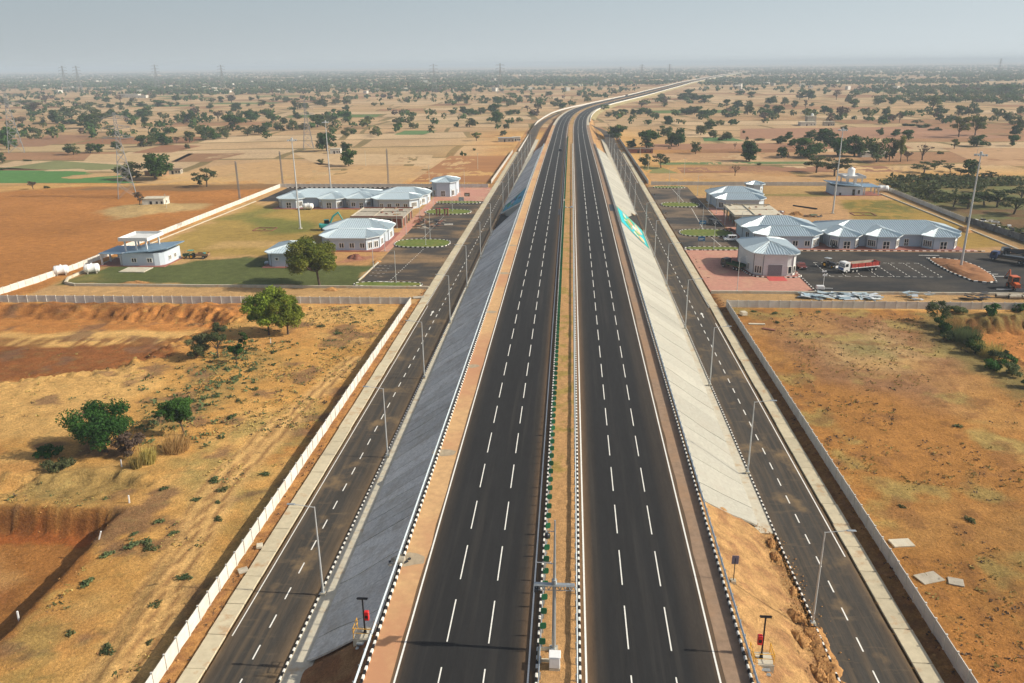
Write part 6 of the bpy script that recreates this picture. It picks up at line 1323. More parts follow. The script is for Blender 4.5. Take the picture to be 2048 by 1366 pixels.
hut(-878, 1606, 38, 12, 7, .0, 'long pale blue building of the far left hamlet', 'conc', 'farmwall'); hut(-846, 1586, 26, 10, 5, .0, 'pale yellow building of the far left hamlet', 'conc', 'farmwall')
vil = MB(); 
for k in range(420):
    y = rng.uniform(1750, 6500); x = rng.normal(rng.choice([-1050, -620, -60, 700, 1300, 300]), 260)*y/2000
    if abs(x-float(cx(min(y, 4900)))) < 40: continue
    vil.box(x, y, -.3, rng.uniform(6, 16), rng.uniform(6, 12), rng.uniform(3.5, 8), m=int(rng.random() < .35), rz=rng.uniform(0, 1.5))
stuff(vil.build('far_village_houses', [MT['farmwall'], MT['rawconc']]))
# ------------------------------------------------------------------ vegetation
def leaf_mat(name, col, tip, sat=.12):
    m, n, l, b = new_mat(name); b.inputs['Roughness'].default_value = .75; b.inputs['Specular IOR Level'].default_value = .15
    at = n.new('ShaderNodeAttribute'); at.attribute_name = 'Col'; oi = n.new('ShaderNodeObjectInfo')
    mx = n.new('ShaderNodeMix'); mx.data_type = 'RGBA'; l.new(at.outputs['Fac'], mx.inputs['Factor']); mx.inputs['A'].default_value = (*col, 1); mx.inputs['B'].default_value = (*tip, 1)
    hs = n.new('ShaderNodeHueSaturation'); mr = n.new('ShaderNodeMapRange'); mr.inputs[3].default_value = .47; mr.inputs[4].default_value = .525; l.new(oi.outputs['Random'], mr.inputs[0]); l.new(mr.outputs[0], hs.inputs['Hue'])
    mv = n.new('ShaderNodeMath'); mv.operation = 'MULTIPLY'; mv.inputs[1].default_value = 7.31; l.new(oi.outputs['Random'], mv.inputs[0]); fr = n.new('ShaderNodeMath'); fr.operation = 'FRACT'; l.new(mv.outputs[0], fr.inputs[0])
    m2 = n.new('ShaderNodeMapRange'); m2.inputs[3].default_value = .75; m2.inputs[4].default_value = 1.25; l.new(fr.outputs[0], m2.inputs[0]); l.new(m2.outputs[0], hs.inputs['Value'])
    l.new(mx.outputs['Result'], hs.inputs['Color']); l.new(hs.outputs[0], b.inputs['Base Color'])
    tr = n.new('ShaderNodeBsdfTranslucent'); l.new(hs.outputs[0], tr.inputs['Color']); ms = n.new('ShaderNodeMixShader'); ms.inputs[0].default_value = .28
    out = n['Material Output']; l.new(b.outputs[0], ms.inputs[1]); l.new(tr.outputs[0], ms.inputs[2]); l.new(ms.outputs[0], out.inputs['Surface']); return m
LM = {'d': leaf_mat('dark_foliage', (.026, .064, .012), (.068, .125, .024)), 'o': leaf_mat('olive_foliage', (.048, .068, .020), (.10, .12, .036)), 'l': leaf_mat('light_foliage', (.085, .12, .028), (.17, .19, .045)),
      'b': leaf_mat('brown_foliage', (.085, .066, .045), (.14, .105, .07)), 't': leaf_mat('thorn_foliage', (.050, .068, .026), (.095, .11, .042)), 'y': leaf_mat('yellow_green_foliage', (.115, .165, .016), (.27, .30, .034)),
      'g': leaf_mat('bright_foliage', (.030, .085, .016), (.065, .15, .026)), 'f': leaf_mat('grey_green_foliage', (.075, .105, .042), (.14, .165, .07)), 'm': leaf_mat('mid_green_foliage', (.065, .11, .014), (.165, .20, .028)), 'h': leaf_mat('dry_grass', (.26, .19, .06), (.44, .33, .12)), 'k': leaf_mat('deep_green_foliage', (.024, .062, .012), (.062, .12, .022))}
def leaves(cen, rad, n, size, r, asp=1.7, droop=0., up=.35):
    """n leaf quads spread through ellipsoid clumps; returns verts (4n,3) and tone (4n)"""
    k = len(cen); idx = r.integers(0, k, n); d = r.normal(size=(n, 3)); d /= np.linalg.norm(d, axis=1)[:, None]
    rr = r.random(n)**.42; p = cen[idx]+d*rr[:, None]*rad[idx]; p[:, 2] -= droop*rr*r.random(n)
    nr = d+r.normal(size=(n, 3))*.8+np.array((0, 0, up)); nr /= np.linalg.norm(nr, axis=1)[:, None]
    t = np.cross(nr, r.normal(size=(n, 3))); t /= np.linalg.norm(t, axis=1)[:, None]; b = np.cross(nr, t); s = size*(.6+.8*r.random(n))[:, None]
    V = np.stack([p-t*s*asp-b*s*.35, p+b*s*.9, p+t*s*asp-b*s*.2, p-b*s*.9], 1); tone = np.repeat(np.clip(r.normal(.45, .25, n)+.25*(idx % 3-1), 0, 1), 4)
    return V.reshape(-1, 3), tone
def leaf_mesh(name, V, tone, m):
    me = bpy.data.meshes.new(name); Q = np.arange(len(V)).reshape(-1, 4); raw_mesh(me, V, Q); me.materials.append(m)
    at = me.color_attributes.new('Col', 'FLOAT_COLOR', 'POINT'); c = np.ones((len(V), 4), np.float32); c[:, :3] = tone[:, None]; at.data.foreach_set('color', c.ravel()); return me
def tree_meshes(kind, seed, nleaf, size):
    """unit tree: width 1, height 1"""
    r = np.random.default_rng(seed); lm = LM[{'D': 'd', 'B': 'b', 's': 'o'}.get(kind, kind)]
    if kind in 'tf': nc = 12; zc = r.uniform(.42, .90, nc); R0 = .40; rad = np.stack([r.uniform(.13, .24, nc)]*2+[r.uniform(.06, .12, nc)], 1)
    elif kind == 's': nc = 7; zc = r.uniform(.15, .6, nc); R0 = .34; rad = np.stack([r.uniform(.14, .24, nc)]*2+[r.uniform(.25, .40, nc)], 1)
    elif kind == 'l': nc = 15; zc = r.uniform(.36, .92, nc); R0 = .36; rad = np.stack([r.uniform(.11, .2, nc)]*2+[r.uniform(.07, .13, nc)], 1)
    elif kind in 'bB': nc = 12; zc = r.uniform(.45, .9, nc); R0 = .40; rad = np.stack([r.uniform(.10, .18, nc)]*2+[r.uniform(.08, .12, nc)], 1)
    else: nc = 18; zc = r.uniform(.2, .87, nc); R0 = .37; rad = np.stack([r.uniform(.13, .23, nc)]*2+[r.uniform(.11, .18, nc)], 1)
    a = r.uniform(0, 2*math.pi, nc); prof = np.sqrt(np.clip(1-((zc-.52)/.5)**2, .12, 1)) if kind not in 'tf' else np.ones(nc); q = R0*np.sqrt(r.random(nc))*prof
    cen = np.stack([q*np.cos(a), q*np.sin(a), zc], 1)
    V, tone = leaves(cen, rad, nleaf if kind not in 'bB' else max(30, int(nleaf*(.35 if kind == 'b' else .05))), size, r, droop=.05 if kind in 'ly' else 0)
    cm = leaf_mesh('crown', V, tone, lm)
    b = MB(); th = .035 if kind != 's' else .015; fork = .24 if kind not in 'tf' else .3; lean = r.normal(0, .03, 2)
    b.bar((0, 0, -.03), (lean[0], lean[1], fork), th, th*.7, n=7, caps=False)
    for i in range(min(nc, 9)):
        c_ = cen[i]; mid = (lean[0]+(c_[0]-lean[0])*.45+r.normal(0, .02), lean[1]+(c_[1]-lean[1])*.45, fork+(c_[2]-fork)*.55); b.bar((lean[0], lean[1], fork*.92), mid, th*.5, th*.32, n=5, caps=False); b.bar(mid, tuple(c_), th*.32, th*.1, n=4, caps=False)
        if kind in 'bB':
            for k in range(4): e = c_+r.normal(0, .10, 3); b.bar(mid, tuple(e), th*.2, th*.06, n=3, caps=False)
    return b.mesh('trunk', MT['bark']), cm
POOL = {k: [tree_meshes(k, 100+17*i+ord(k), {'D': 1900, 's': 500, 'd': 1300, 't': 800, 'l': 900, 'B': 700}.get(k, 850), {'D': .026, 's': .05, 't': .028, 'l': .03}.get(k, .034)) for i in range(4)] for k in 'dDolbBts'}
NAMEK = {'d': ('dark green round-crowned', 'field tree'), 'D': ('broad dense dark', 'broad tree'), 'o': ('sparse olive', 'olive tree'), 'l': ('pale green loose', 'pale tree'), 'b': ('thin brownish half-bare', 'dry tree'), 'B': ('bare leafless', 'bare tree'), 't': ('flat-topped thorny', 'thorn tree'), 's': ('low scrubby', 'scrub bush')}
def plant_tree(name, x, y, w_, h, meshes, label, cat='tree', group=None, rz=None, z=None, sx=1.):
    root = empty(name, (x, y, (gz(x, y) if z is None else z)-.05), rng.uniform(0, 6.28) if rz is None else rz, label, cat, group); root.scale = (w_*sx, w_, h)
    link('trunk', meshes[0], root); link('crown', meshes[1], root); return root
TREES = "-179.4 386.4 8.5 8.8 t;-185 391 2.2 2.5 d;-218.4 412.2 15.4 13.3 D;-232.2 410.8 11.8 9.3 o;-180.9 324.4 4.3 5.4 b;-263.2 377.2 4.2 4.2 b;-340.8 537 9.4 6.9 o;-335 548 8.4 6.4 o;-328.7 547.9 6 5.8 d;-330.9 573.9 6.9 5.5 d;-318.7 590 9 8.1 d;-316 596.5 7.8 7.5 o;-309.9 605.8 11.1 9.2 d;-307.1 619.6 4.7 4.6 b;-300 626.5 7.4 8.5 o;-295.4 645.8 10 7.8 o;-291.5 653.4 11.2 8.2 d;-284.6 661.1 7.1 6.2 o;-277.4 575.1 3.7 3.4 o;-310.4 736.7 17.3 14 d;-276.1 685.6 8.8 7.1 o;-270.6 702.9 13.8 7.3 o;-266.9 740.5 9.5 6.4 o;-256.8 744 9.5 7.6 o;-249.7 751.7 9.6 6.2 o;-423.8 728.5 9.4 6.9 l;-471.4 715.4 9.3 6.8 d;-412.3 573.3 12 15.2 d;-358.1 489.1 4.9 6.3 o;-556 857.7 14.8 14.3 d;-596.7 950.4 18.4 13.2 o;-535.5 851.1 16.6 4.4 s;-476.7 782.9 16.1 12.7 d;-507.4 857.1 15.1 14.6 o;-557.7 970 10.4 9 d;-512.4 959.7 18.9 12.2 d;-528.1 951.3 11.2 8.2 d;-457.8 859.1 7.4 7.5 d;-490.3 957.9 6.1 5.9 o;-442.4 871.4 3 3.2 d;-440.1 893.5 6.9 5.2 d;-415.5 864.2 9.2 10.7 d;-407.2 863.7 9.2 11.7 d;-395.4 868.2 6.3 9.8 d;-385.4 878.4 11.2 11.9 b;-364.3 888 6 10.9 o;-345.9 872.9 16.7 11.1 d;-321.5 873.9 6.3 8.2 d;-361.4 966.9 14.3 8.3 d;-295.9 835.7 6.4 6.2 d;-353.4 1036.7 6.6 6.7 d;-448 1081.3 13.7 11 d;-465.1 1220.6 11.6 8.9 o;-424.6 1152.5 7.3 5.6 o;-307.8 912.6 9.6 7.4 d;-169.1 556.1 11.6 12 d;-153.6 550.1 7.3 7.1 d;-130.1 469.7 8.1 9.1 d;-150.6 482.7 3.5 2.6 o;-726.7 1196.1 28.2 7.9 o;-701 1193.2 10.2 5.9 o;-684 1191.3 12.7 6.8 d;-668.4 1189.5 11.7 7.8 d;-676.2 1230.5 10.5 7 o;-655.8 1228.1 15.7 7 d;-628.4 1224.8 23.5 9 d;-607 1222.3 10.4 6 d;-604.9 1237.6 6.8 6.1 o;-566.5 1207.3 6.2 4.4 o;-699.6 1430.8 14 12.2 d;-688.6 1464.4 9.9 8 d;-515.1 1153.4 9.8 7.5 d;-586.2 1355.4 12 9.3 d;-565.9 1352.6 17.7 11.5 b;-801.5 1385.5 13.6 7.9 d;-790.6 1410.2 15.6 10.9 b;-887.7 1510 12.9 9.2 b;-917.6 1395.2 25.2 12 b;-912.7 1332.3 25.8 7.1 o;-706.9 1047 22.6 13.4 b;-575.9 828.4 12.6 9.5 b;-937.1 1317.7 14.2 10.9 o;-570.1 848.2 11 3.2 s;-378.1 1124.9 11.8 13.6 o;-368.1 1123.8 11.8 8.2 d;-386.7 1247.6 20.9 8.5 o;-466.2 1338.6 14.1 9.2 o;-503.6 1395 11.7 8.4 o;-559.8 1423.6 9 6.9 o;-287 987.4 5.4 6.8 d;-237.9 857.4 12.7 10.4 d;-254.8 858.6 10.9 7 o;-245.4 785.5 15 11.2 d;-185.7 668.6 6.4 7.6 o;-301.4 1095.2 9.2 6.6 d;-283.5 997.5 6.3 4.4 d;-359.7 1192.7 15 8.2 o;-362.2 1255.3 15.8 7.6 o;-342.8 1252.7 13.1 7.5 o;-616.7 1398.3 7.1 5.7 o;-639.6 1401.7 6.5 5.7 o;-505.7 1235.9 5.7 4.5 d;-481 1207.2 6.1 4.4 o;-333.2 454.5 6 1.8 s;-347.4 498.3 4.4 1.5 s;-258.4 381.2 2.9 1.2 s;-773.1 1421.1 12.1 6.4 o;-796.6 1534 13 7.5 o;-878.2 1825.2 23.2 8.8 o;-922.5 1834.2 19.4 8.2 o;-839.9 1785.7 18.9 7.2 d;-73.9 824.3 8.8 10.8 d;-95.5 776.5 8.6 8.3 o;-108.2 777.2 4.5 4.8 d;-58.6 751.1 5.4 4.7 o;-72.8 631.3 7.5 6.6 l;-56 677.2 5.6 4.2 o;-108.4 1225.8 13 10.8 d;-93.2 1001.9 15 10.6 d;-40.8 1028.1 9.5 9.1 b;-28.5 952.7 10.5 4.9 d;-129.2 996.2 10.7 8.5 d;-117.5 980.3 10.5 6.7 d;-106.9 979.4 10.5 8 o;-72.4 962 8.5 6.2 d;-66.4 975.8 6.9 5.7 o;-62.1 975.4 5.2 5 d;-54.8 1052.4 8.6 6.1 b;-21.5 1159.3 9.4 5.9 o;-10.6 1100.3 11.6 7.4 d;4.1 1176.8 6.2 5.6 o;-23.4 1320.9 7 5.8 d;-86.1 1414.5 6.5 6.2 d;-75.1 1395.1 11.3 6.6 b;-103.8 1417.4 17.5 10.5 l;-175.1 1291.6 13.8 10.5 o;-157.3 1241.3 11 10.5 d;-136 1337.5 8.5 5.9 o;-187 1722 10.9 11.6 o;-42.1 1536.8 13.5 8.3 o;-141.6 982.5 8.8 5.1 d;42.4 576.9 6.4 5.8 d;36.4 646.5 12.9 10.2 d;68.3 568.1 2 1.4 s;-70.2 524.1 1.9 3.3 d;-68 524.1 1.9 1.9 d;-66 558.2 2.4 1.8 s;41.6 1052.6 13.3 7.1 l;41.3 917.5 6.5 5.6 o;72.3 957.7 8.4 6.8 d;59.3 950.5 10 6.4 d;79.8 957 10.1 7.4 d;89.9 967.4 7.8 5.5 d;49.8 959.7 8.4 4.9 o;42.4 463.8 5.5 7.3 o;51.1 460.3 7.3 7.9 t;80.7 533 5.9 7.4 o;111.7 564.1 2.4 4.9 B;85.8 427.4 4.6 6.9 B;92.2 793.8 7.3 8.1 d;121.2 730 10.5 9.4 d;105.9 677.5 8.4 7.6 o;112.2 652.8 5.3 5.1 o;118.4 631 6.9 5.4 o;53.3 573.5 15.3 11.1 d;75.1 667.6 10.6 8 o;71.4 585.6 7.3 9.1 d;76.5 585.4 8.7 12.1 d;106.5 493.3 7 11.1 d;95.3 1125.7 13.8 6.8 b;131.7 1181.8 9.5 5.9 b;148.6 985.2 10.3 7.3 d;131.6 972.2 8.5 6.5 o;135.5 952.1 6.7 6.4 o;140.3 892.1 8.1 6.6 d;162.3 955.2 6.7 5.5 o;300.2 1508.5 15.7 7.5 d;212.3 1525 15.9 10.1 d;106.9 493.5 9.2 7.5 d;114.9 543.3 6 7 d;129.3 508.8 5.8 6.3 d;132.8 508.8 2.2 2.6 b;151.6 602.9 6.6 5.4 d;164 631.7 6.3 5.9 d;154.2 582.6 5.1 5.5 d;184.7 646.6 8.7 6.3 d;146.3 512.6 16.3 11.4 D;178.9 588.5 14.4 11.4 d;166.2 518.5 13.9 11.3 D;176.1 518.3 13.8 12.3 D;178 486.3 11.7 12.9 o;192.6 488.9 6.4 13.7 l;187.6 492.6 6.5 12.6 o;197.3 490.7 5.4 6.3 b;130.5 439.4 10.9 8.7 t;135.6 424.9 11.4 9.7 t;244.6 669 5.2 5.6 d;253.5 660.2 6.6 5.3 d;251.1 628.7 9 6.9 d;208.5 498 10 8.7 B;185.9 439.3 8.8 7.7 t;196.8 452.3 7.1 7 t;200.9 443 5.8 5.3 t;201.2 432 4.7 4.3 t;202.1 424.9 7 8 d;209.1 418.1 5.5 5 t;277.4 579.4 11.2 7.5 D;296.7 650.4 13.3 15.1 l;316 666 13.2 14.6 l;301.7 581.3 7 6.8 d;345.6 664.8 7.1 9.6 d;382.5 727.3 7.8 9 o;254.5 561.4 5.1 6.4 l;284.8 577.9 2 2.4 o;420.2 827.9 8.1 7.8 d;318.8 785.2 8.4 6.2 t;312.5 809.8 6.3 9.4 b;304.9 833.4 7.5 5.2 d;299.2 850 11 3.5 s;271.3 852.1 14.3 14.1 b;355.8 1070.2 12.9 9.2 d;286.6 959.8 8.7 8.3 d;292.5 959.3 6.6 6.4 d;345.8 937.3 8.4 8.5 d;331.5 955.6 7 6.3 o;429.7 1020.4 17.9 15 l;402 932.2 13.1 9.9 d;359 832.2 6.1 6.2 d;413.6 915 11.7 9.7 d;423.5 914.1 9.7 9.7 o;369 831.5 5.7 5.1 d;447.2 945 8.4 6.6 d;464.8 943.3 8.4 5.8 d;228.1 931 12.5 10.1 d;211.2 900.5 12.1 8.6 d;268.9 961.4 4.6 5.2 o;140.4 890.9 8.2 7.9 d;141.1 955.6 8.7 8.4 o;131.9 956.4 14.6 7.6 d;161.3 953.8 6.2 6 o;168.6 904 10.6 4.5 o;199.3 950.4 10.3 10.3 o;209.1 1133.6 8.8 8.5 d;214.4 1086.2 14.1 9.5 d;226 1080.5 9.4 9.4 o;250.4 1082.1 7.5 4.9 d;282.7 1202 16.1 10.4 d;288.6 1148.6 10.4 10 o;283.8 1078.4 8.4 9.4 o;317.1 1120.6 6.3 4.6 d;295.5 1391.4 12 9.7 d;293.6 1064.2 6 10.1 b;232.4 719.1 5.6 4.5 d;211.1 700.9 4 2.9 o;171.7 399.9 6.1 6.6 t;155.1 355.5 6.6 6.7 t;154.1 332.3 6.6 7.3 t;157.9 328.1 8 8.6 t;168.3 336.9 8.9 8.1 t;171.2 332.6 8.8 9.4 t;169.3 316.1 9.1 9 t;187.3 346.3 6.1 9 t;181.3 371.2 6.5 4.8 t;144 694.7 2.4 2.7 s;164.8 843.3 2.9 2.5 s;111.1 649.4 6 5.8 o;118.7 633.3 7.2 5.7 o;113.2 628.9 4.1 3.2 s;132.7 628.2 2.5 2.7 o;142.1 627.9 8.3 1.9 s;155.5 627.5 8.2 1.6 s;306.1 715.4 9.2 3 s;309.4 745.6 12.8 3.4 s;305.5 767.6 11.6 2.6 s;232.5 530 3.4 2.2 s;108.4 473.5 3.1 1.2 s;191.2 411.4 5.4 2.1 s;187.9 416 4.6 1.8 s;191.2 400 6.1 2.6 s;493.8 947.5 8 7.7 d;747 1485.3 37.6 14.9 d;410.6 1143.3 14.7 9.4 o;426.4 1141.2 9.8 9.3 d;449 1138.4 12.1 9.3 o;392.5 1198.1 15.4 12.3 o;408.7 1316.8 14.1 13.5 b;369.1 1323.1 17 12.5 d;355.8 1325.2 11.4 10.9 o;194.2 1225.2 21.3 11.2 d;191.7 1317.3 20 10.9 d;179.4 1353 17.6 10.1 d;141.6 1324.9 13.3 8.3 o;131.4 1178.7 9.2 7.4 b;94.1 804.1 7.4 7.8 d;200.8 862.9 1.9 1.4 s"
LMK = [(-202, 354, 'by the red field pylon'), (-223, 431, 'by the left thatched sheds'), (-186, 571, 'by the slender left pylon'), (-158, 541, 'by the white field hut'), (-392, 552, 'by the far left lattice pylon'), (-175, 326, 'on the white hut mound'), (-47, 626, 'by the long grey shed'), (48, 541, 'by the right thatched sheds'), (186, 516, 'round the right farmhouse'), (225, 778, 'by the two-storey farmhouse'), (-860, 1595, 'by the far left hamlet'), (190, 462, 'by the double wheel track'), (-142, 390, 'by the left back wall corner'), (144, 388, 'by the right back wall corner'), (40, 700, 'by the right road bank'), (-80, 440, 'behind the left rest area'), (-290, 425, 'at the bright green field'), (115, 640, 'by the small green plot'), (240, 380, 'in the right thorn scrub')]
ADJ = {'d': 'dark green', 'D': 'broad dark', 'o': 'olive', 'l': 'pale green', 'b': 'half-bare', 'B': 'leafless', 't': 'thorny', 's': 'scrub'}
ORDW = 'first second third fourth fifth sixth seventh eighth ninth tenth eleventh twelfth thirteenth fourteenth fifteenth sixteenth seventeenth eighteenth nineteenth twentieth'.split()
ORDW += ['twenty-'+q for q in ORDW[:9]]+['thirtieth']+['thirty-'+q for q in ORDW[:9]]+['fortieth']+['forty-'+q for q in ORDW[:9]]
def side_x(x, y):
    d = Vector((x, y, 0))-Vector((0, 0, CAMZ)); return d.dot(_r)/d.dot(_f)
_recs = []; _sets = {}
for rec in TREES.split(';'):
    x, y, w_, h, k = rec.split(); x, y, w_, h = map(float, (x, y, w_, h))
    if abs(x+.45-float(cx(y))) < 40 and y < 1000 and k != 'l' and abs(x) < 36: x = math.copysign(44, x)
    best = min(LMK, key=lambda q: math.hypot(q[0]-x, (q[1]-y)*.8)); near = math.hypot(best[0]-x, best[1]-y) < 60
    size = 'small' if h < 5 else 'large' if h > 10.5 else 'mid-sized'; noun = 'bush' if k == 's' else 'tree'; kind_ = ADJ[k]
    side = 'left' if x < float(cx(min(y, 4900))) else 'right'; dist = 'nearer' if y < 520 else 'middle' if y < 760 else 'distant' if y < 1050 else 'farthest'
    where = best[2] if near else f'in the {dist} {side} fields'
    _recs.append((x, y, w_, h, k, size, kind_, noun, where)); _sets.setdefault((size, kind_, noun, where), []).append(len(_recs)-1)
_lab = {}
for (size, kind_, noun, where), ids in _sets.items():
    ids.sort(key=lambda i: side_x(_recs[i][0], _recs[i][1])); pl = noun+('es' if noun == 'bush' else 's')
    for q, i in enumerate(ids): _lab[i] = f'{size} {kind_} {noun} {where}' if len(ids) == 1 else f'{"leftmost" if q == 0 else "rightmost" if q == len(ids)-1 else ORDW[q]+" from the left"} of the {size} {kind_} {pl} {where}'
for i, (x, y, w_, h, k, size, kind_, noun, where) in enumerate(_recs):
    ht = max(h*(.8 if k == 't' and x > 140 else 1.1), 1.2); wd = w_*1.35
    plant_tree(NAMEK[k][1].replace(' ', '_'), x, y, wd, ht, POOL[k][rng.integers(0, 4)], _lab[i], noun, f'{kind_} {noun} in the fields', z=(gz(x, y) if y < 700 else -.3))
# the trees that stand closest, each with its own crown
def near_tree(name, x, y, w_, h, kind, seed, nleaf, size, label, sx=1., rz=0., dense=None, cat='tree', group=None):
    return plant_tree(name, x, y, w_, h, tree_meshes(kind, seed, nleaf, size), label, cat, group, rz, None, sx)
def big_tree(name, x, y, w_, h, kind, seed, nleaf, size, label, zlo=.25, clumps=26, trunk=.3, offx=0., droop=.0, squash=1., cat='tree'):
    """world-size tree: crown of many clumps over a forked trunk"""
    r = np.random.default_rng(seed); nc = clumps; u = r.normal(size=(nc, 3)); u /= np.linalg.norm(u, axis=1)[:, None]; rr = r.random(nc)**.4
    zc = h*(zlo+1)/2; cen = np.stack([offx+u[:, 0]*rr*w_*.39, u[:, 1]*rr*w_*.39, zc+u[:, 2]*rr*h*(1-zlo)*.40*squash], 1); s = r.uniform(.10, .19, nc)*w_; rad = np.stack([s, s, s*r.uniform(.55, .85, nc)], 1)
    V, tone = leaves(cen, rad, nleaf, size, r, droop=droop); root = empty(name, (x, y, gz(x, y)-.1), 0, label, cat)
    b = MB(); f = (offx*.5, 0, h*zlo*1.05); b.bar((0, 0, -.2), f, trunk, trunk*.7, n=9, caps=False)
    for i in range(min(nc, 14)):
        c_ = cen[i]; mid = tuple(Vector(f).lerp(Vector(c_), .5)+Vector((r.normal(0, .2), r.normal(0, .2), -.1*h*.3))); b.bar(f, mid, trunk*.5, trunk*.28, n=6, caps=False); b.bar(mid, tuple(c_), trunk*.28, .02, n=5, caps=False)
    b.build('trunk', MT['bark'], root); link('crown', leaf_mesh('crown', V, tone, LM[kind]), root); return root
big_tree('shade_tree', -66.7, 203.2, 17, 14.6, 'm', 5, 27000, .15, 'large feathery green tree in front of the small cabin on the left lawn', .27, 30, .38, -1.0, .8)
big_tree('roadside_tree', -65.6, 162, 10.8, 12.2, 'y', 8, 17000, .13, 'left and taller of two yellow-green trees joined before the left wall', .17, 22, .26, 0, .8); big_tree('roadside_tree', -61.6, 162.8, 10, 11.2, 'y', 9, 14000, .13, 'right and rounder of two yellow-green trees joined before the left wall', .15, 20, .24, 0, .8)
big_tree('feathery_tree', -71, 147.7, 5.6, 8.6, 'f', 12, 4200, .10, 'thin feathery dark tree standing on the scrubby bank left of the service road', .22, 14, .15); big_tree('feathery_bush', -75.5, 147.5, 7, 5, 'f', 13, 4000, .10, 'low feathery bush at the foot of the thin feathery tree', .08, 13, .1, cat='bush')
big_tree('small_tree', -66.2, 145.4, 3.9, 4.4, 'k', 15, 1500, .11, 'small dark tree right of the thin feathery tree', .3, 11, .1); big_tree('small_tree', -68, 153.8, 3.0, 3.8, 'k', 16, 1100, .10, 'smallest dark tree behind the small tree on the scrubby bank', .2, 9, .09)
big_tree('broad_tree', -71, 106.2, 11, 8.8, 'k', 21, 15000, .105, 'broad dark tree casting deep shade in the left foreground', .14, 30, .34, -.6); big_tree('dark_bush', -66.4, 105.2, 5.2, 4.0, 'b', 22, 2600, .10, 'brownish thicket in the shade right of the broad dark tree', .05, 12, .12, cat='bush')
big_tree('round_tree', -61.3, 112.4, 6.4, 6.9, 'g', 25, 9500, .10, 'round dense bright green tree beside the tall dry grass', .30, 26, .16, -.9, 0, .95); big_tree('small_tree', -67.9, 117, 2.2, 2.9, 'k', 27, 700, .09, 'tiny dark tree left of the round bright green tree', .2, 8, .07)
for k, (x, y, w_, h, kd, t) in enumerate([(-79, 104, 5, 2.2, 'k', 'low dark thicket stretching left from the broad dark tree'), (-75, 100.5, 5, 1.4, 'f', 'grey-green scrub on the bank below the dark thicket'), (83, 177.5, 7.6, 6.2, 't', 'dark thorny bush standing against the right cross wall'), (81.6, 169.5, 5, 3, 'k', 'dark undergrowth below the thorny bush on the right'), (83.6, 160.5, 4.5, 2.4, 'k', 'dark green shrub at the foot of the reed clump on the right'), (81.5, 148.7, 5.2, 2.6, 'g', 'bright green shrub at the lower end of the right shrub row'), (86.3, 152.2, 3.6, 2.4, 'g', 'green shrub just right of the lowest bright shrub'), (98.5, 183.6, 5.6, 2.6, 'g', 'bright green rounded clump by the wall above the orange pit'), (105.8, 187.0, 4.6, 2.0, 'g', 'second bright green clump farther right by the wall'), (83.5, 139, 4.4, 2.4, 'k', 'dark shrub at the right edge of the picture below the orange pit'), (112, 183, 4.4, 2.6, 'k', 'dark shrub beyond the bright clumps at the right edge'), (82.8, 173.6, 5.4, 3.2, 'k', 'dark bush just under the thorny bush in the right shrub row'), (80.6, 165.2, 4.2, 2.2, 'f', 'grey-green bush on the left flank of the right shrub row'), (84.8, 168.6, 4.4, 2.6, 't', 'olive bush behind the pale reeds in the right shrub row'), (82.0, 157.0, 5., 2.6, 'k', 'dark bush below the pale reeds in the right shrub row'), (84.9, 153.4, 4.6, 2.4, 't', 'olive bush above the lowest green shrubs on the right'), (83.2, 145.2, 4.8, 2.3, 'f', 'grey-green bush under the lowest bright shrub on the right'), (84.8, 134.4, 4.6, 2.4, 'f', 'grey-green bush at the bottom end of the right shrub row'), (91.5, 185.4, 4.6, 2.2, 'f', 'grey-green bush by the wall left of the bright clumps')]):
    big_tree('shrub', x, y, w_, h, kd, 40+k, int(220*w_), .12, t, .04, 10, .08, cat='bush')
def tall_grass(x, y, w_, h, label, seed, n=500, m='h'):
    n = int(n*.62)
    r = np.random.default_rng(seed); a = r.uniform(0, 6.28, n); q = w_/2*np.sqrt(r.random(n)); p = np.stack([q*np.cos(a), q*np.sin(a), np.zeros(n)], 1); cl = r.integers(0, 7, n); hh = h*(.45+.55*r.random(7))[cl]*r.uniform(.45, 1, n); ln = r.normal(0, .16, (n, 2))+r.normal(0, .14, (7, 2))[cl]; ln[:, 0] += .1*np.cos(a); sd_ = r.uniform(0, 6.28, n); ww = .035
    t = np.stack([p[:, 0]+ln[:, 0]*hh, p[:, 1]+ln[:, 1]*hh, hh], 1); s = np.stack([np.cos(sd_), np.sin(sd_), 0*sd_], 1)*ww
    V = np.stack([p-s, p+s, t+s*.5, t-s*.5], 1).reshape(-1, 3); o = link('tall_grass', leaf_mesh('tall_grass', V, np.repeat(r.random(n), 4), LM[m]), None, (x, y, gz(x, y))); return tag(o, label, 'grass clump')
for k, (x, y, w_, h, t, m) in enumerate([(-63.5, 101.2, 1.6, 3.0, 'left clump of tall dry grass before the broad tree', 'h'), (-62.4, 102.8, 2.0, 3.3, 'middle clump of tall dry grass before the broad tree', 'h'), (-60.2, 107, 3.6, 3.6, 'right and widest clump of tall dry grass under the round tree', 'h'), (84.4, 172.5, 4.6, 3.4, 'reed clump below the thorny bush on the right', 'h'), (83.5, 164.5, 5.2, 3.6, 'tall pale reeds in the middle of the right shrub row', 'f'), (84.6, 156.5, 5.0, 3.6, 'reed clump near the lower end of the right shrub row', 'h')]): tall_grass(x, y, w_, h, t, k+3, int(300*w_), m)
